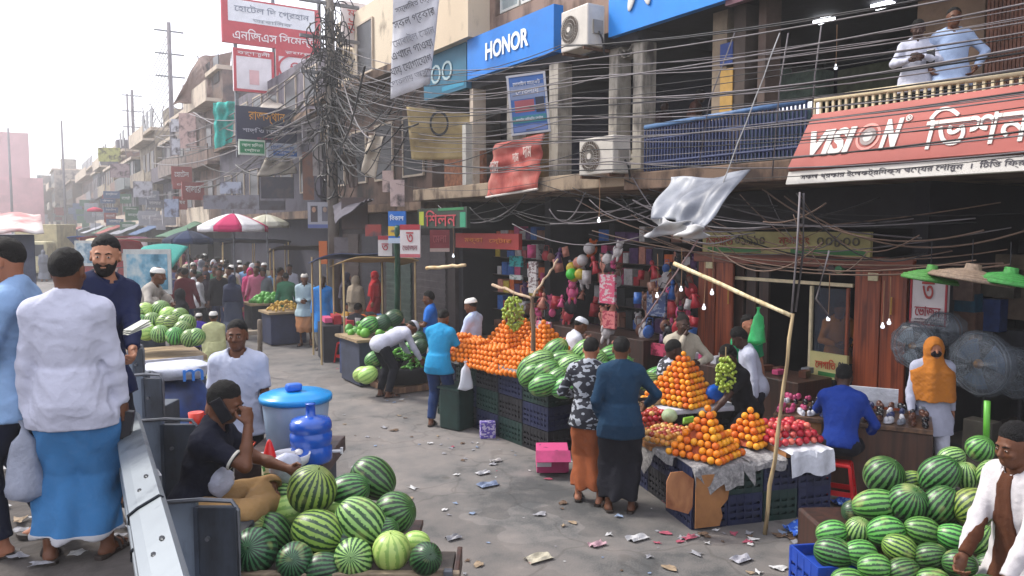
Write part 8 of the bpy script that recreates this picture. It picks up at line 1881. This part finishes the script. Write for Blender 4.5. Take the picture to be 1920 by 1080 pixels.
# ------------------------------------------------------------------ litter
rnd = random.Random(91)
for i, (px, py, w_, h_, z, c_, lb) in enumerate([(433, 352, 44, 22, 27, '#9a9fae', 'pale blue grey board tilted above the parasols'), (434, 379, 112, 26, 25, '#6f6e75', 'long grey corrugated hood over the parasols'), (520, 352, 60, 40, 25, '#30303a', 'dark board under the cream awning'), (322, 390, 30, 34, 30, '#8a93a6', 'pale banner hung on the thin pole'),
      (268, 355, 34, 30, 40, '#a9a9b0', 'white board over the crowd'), (225, 320, 34, 26, 48, '#9a8a8c', 'mauve board with dark marks down the street'), (205, 290, 40, 26, 52, '#a8a86c', 'lime yellow parapet board'), (352, 245, 34, 66, 38, '#b59a94', 'tall peeling peach board by the turquoise cloth'), (372, 210, 26, 60, 40, '#a99c98', 'ragged pale sheet on the roof edge'),
      (330, 235, 20, 24, 40, '#bcbcc2', 'small white box on the thin pole'), (330, 275, 16, 30, 34, '#b4b4ba', 'white slip of sign low on the thin pole'), (665, 400, 50, 60, 19, '#4a3c3a', 'brown board beside the face poster'), (700, 432, 30, 22, 17, '#8c3a34', 'small red board above the cloth stall'), (640, 470, 26, 50, 19, '#6a6468', 'grey door board behind the cloth stall'),
      (655, 300, 12, 90, 21, '#a49c92', 'white upright plank fixed on the brown wall'), (578, 330, 22, 90, 23, '#6b4a3c', 'brown upright plank under the tan box sign'), (596, 300, 20, 60, 23, '#8f8a88', 'grey upright plank under the tan box sign'), (728, 340, 22, 40, 17.5, '#b09a92', 'pinkish card tied among the cables'), (745, 362, 26, 50, 16.5, '#b8a4a0', 'pale pink poster above the blue and yellow sign'), (510, 385, 50, 18, 26, '#54525a', 'grey flap above the cream parasol'), (870, 320, 120, 60, 18, '#4a3a34', 'dim brown boarding inside the first floor')]):
    cboard('side_board', lb, 'board', px - w_ / 2, py - h_ / 2, px + w_ / 2, py + h_ / 2, z, c_, rnd.uniform(-14, 14), pm=streaked(c_, '#4a4244', .45, 4, 1.2, .8))
for i in range(30):
    X, y0, ln, hh = far[rnd.randrange(0, 9)]; yy = y0 + rnd.uniform(.3, ln - .3); z0 = rnd.uniform(hh - .2, hh + .2); b = MB(); b.cyl((X + rnd.uniform(0, 1.2), yy, z0), (X + rnd.uniform(-.2, 1.2), yy + rnd.uniform(-.2, .2), z0 + rnd.uniform(.8, 2.6)), .03, n=5); simple('roof_rod', 'thin rod standing on the rooftops down the street', 'rod', b, M_CABG, 'thin rods on the rooftops')
LIT = []
for i in range(7):
    rr = random.Random(i); w_, d_ = rr.uniform(.05, .14), rr.uniform(.03, .09); a, c = rr.uniform(0, 6), rr.uniform(0, 6); b = MB()
    b.sheet(lambda u, v: ((u - .5) * w_ * (1 + .3 * math.sin(5 * v + a)), (v - .5) * d_ * (1 + .3 * math.sin(4 * u + c)), .010 + .010 * math.sin(6 * u + a) * math.sin(5 * v + c) + .003), 5, 4, .002)
    LIT.append(b)
lcol = [('white', '#b4b4b4'), ('grey', '#85858a'), ('tan', '#8c7a64'), ('pink', '#98485a'), ('pale blue', '#7888a0'), ('brown', '#5a4636')]
LM = {}
def litter(p, ci, s_=1.):
    k = (rnd.randrange(7), ci)
    if k not in LM:
        b = LIT[k[0]]; me = bpy.data.meshes.new('paper_scrap'); me.from_pydata(b.v, [], b.f); me.materials.append(mat('scrap_' + lcol[ci][0], lcol[ci][1], .8, .25, 20)); me.update(); LM[k] = me
    o = bpy.data.objects.new('paper_scrap', LM[k]); COL.objects.link(o); o.location = p; o.rotation_euler = (0, 0, rnd.uniform(0, 6.28)); o.scale = (s_, s_, s_); tag(o, f'small {lcol[ci][0]} scrap of litter lying on the ground', 'litter', f'{lcol[ci][0]} scraps of litter')
for i in range(170):
    u = rnd.random()
    if u < .45: px, py = rnd.uniform(830, 1500), rnd.uniform(860, 1078)
    elif u < .8: px = rnd.uniform(700, 1100); py = 700 + (px - 700) * .36 + abs(rnd.gauss(0, 50)) + 10
    else: px, py = rnd.uniform(560, 900), rnd.uniform(660, 1000)
    ci = rnd.choice([0, 0, 1, 1, 2, 4, 5]) if rnd.random() < .9 else 3
    litter(G(px, py, .004), ci, rnd.choice([.25, .35, .45, .6, .85]))
for i in range(26): litter(G(rnd.uniform(1220, 1520), 1000 + rnd.uniform(0, 22), .004), rnd.choice([3, 0, 5, 1]), rnd.choice([.5, .7, 1.]))
for i in range(26): litter(G(rnd.uniform(0, 250), rnd.uniform(800, 1078), MED + .014), rnd.choice([0, 0, 1, 2, 4]), rnd.choice([.5, .8]))
for i, (px, py, w_) in enumerate([(915, 910, .30), (1195, 1010, .26), (1120, 1022, .2), (905, 888, .2), (850, 1010, .18), (1010, 1048, .3), (1390, 1050, .24), (930, 865, .18)]):
    w_ *= .75; p = G(px, py, .006); b = MB(); b.sheet(lambda u, v: (p.x + (u - .5) * w_, p.y + (v - .5) * w_ * .6, .02 + .02 * math.sin(5 * u + i) * math.sin(7 * v)), 8, 6, .003); simple('torn_paper', f'torn sheet of {["bluish", "white", "pinkish", "pale", "grey", "cream", "pale grey", "off white"][i]} paper flat on the road', 'paper', b, mat('torn' + str(i), ['#6c7890', '#b0b0b2', '#a88890', '#a9a9ac', '#88888c', '#a8a290', '#9a9aa2', '#aca8a4'][i], .8, .25, 12), 'torn papers on the road')
b = MB(); c_ = G(520, 622, 0)
b.box(c_ + Vector((0, 0, .05)), (2.4, .6, .10)); simple('kerb_slab', 'pale low concrete slab by the dark box stall', 'slab', b, M_BEIGE)
# ------------------------------------------------------------------ haze
b = MB(); b.bb(-40, 60, -30, 300, -1, 32)
hz = b.build('haze', bpy.data.materials.new('haze')); tag(hz, 'pale dusty haze that fades the far end of the street', 'haze', None, 'stuff')
m = hz.data.materials[0]; m.use_nodes = True; t = m.node_tree
for n in list(t.nodes):
    if n.type == 'BSDF_PRINCIPLED': t.nodes.remove(n)
v = N(t, 'ShaderNodeVolumePrincipled'); v.inputs['Color'].default_value = (.985, .985, .99, 1); v.inputs['Density'].default_value = .0028; v.inputs['Anisotropy'].default_value = .38
t.links.new(v.outputs[0], t.nodes['Material Output'].inputs['Volume'])

if 'LABELDUMP' in __import__('os').environ:
    for o in S.objects:
        l = o.get('label')
        if l and len(l.split()) > 16: print('LONG', o.name, '|', l)
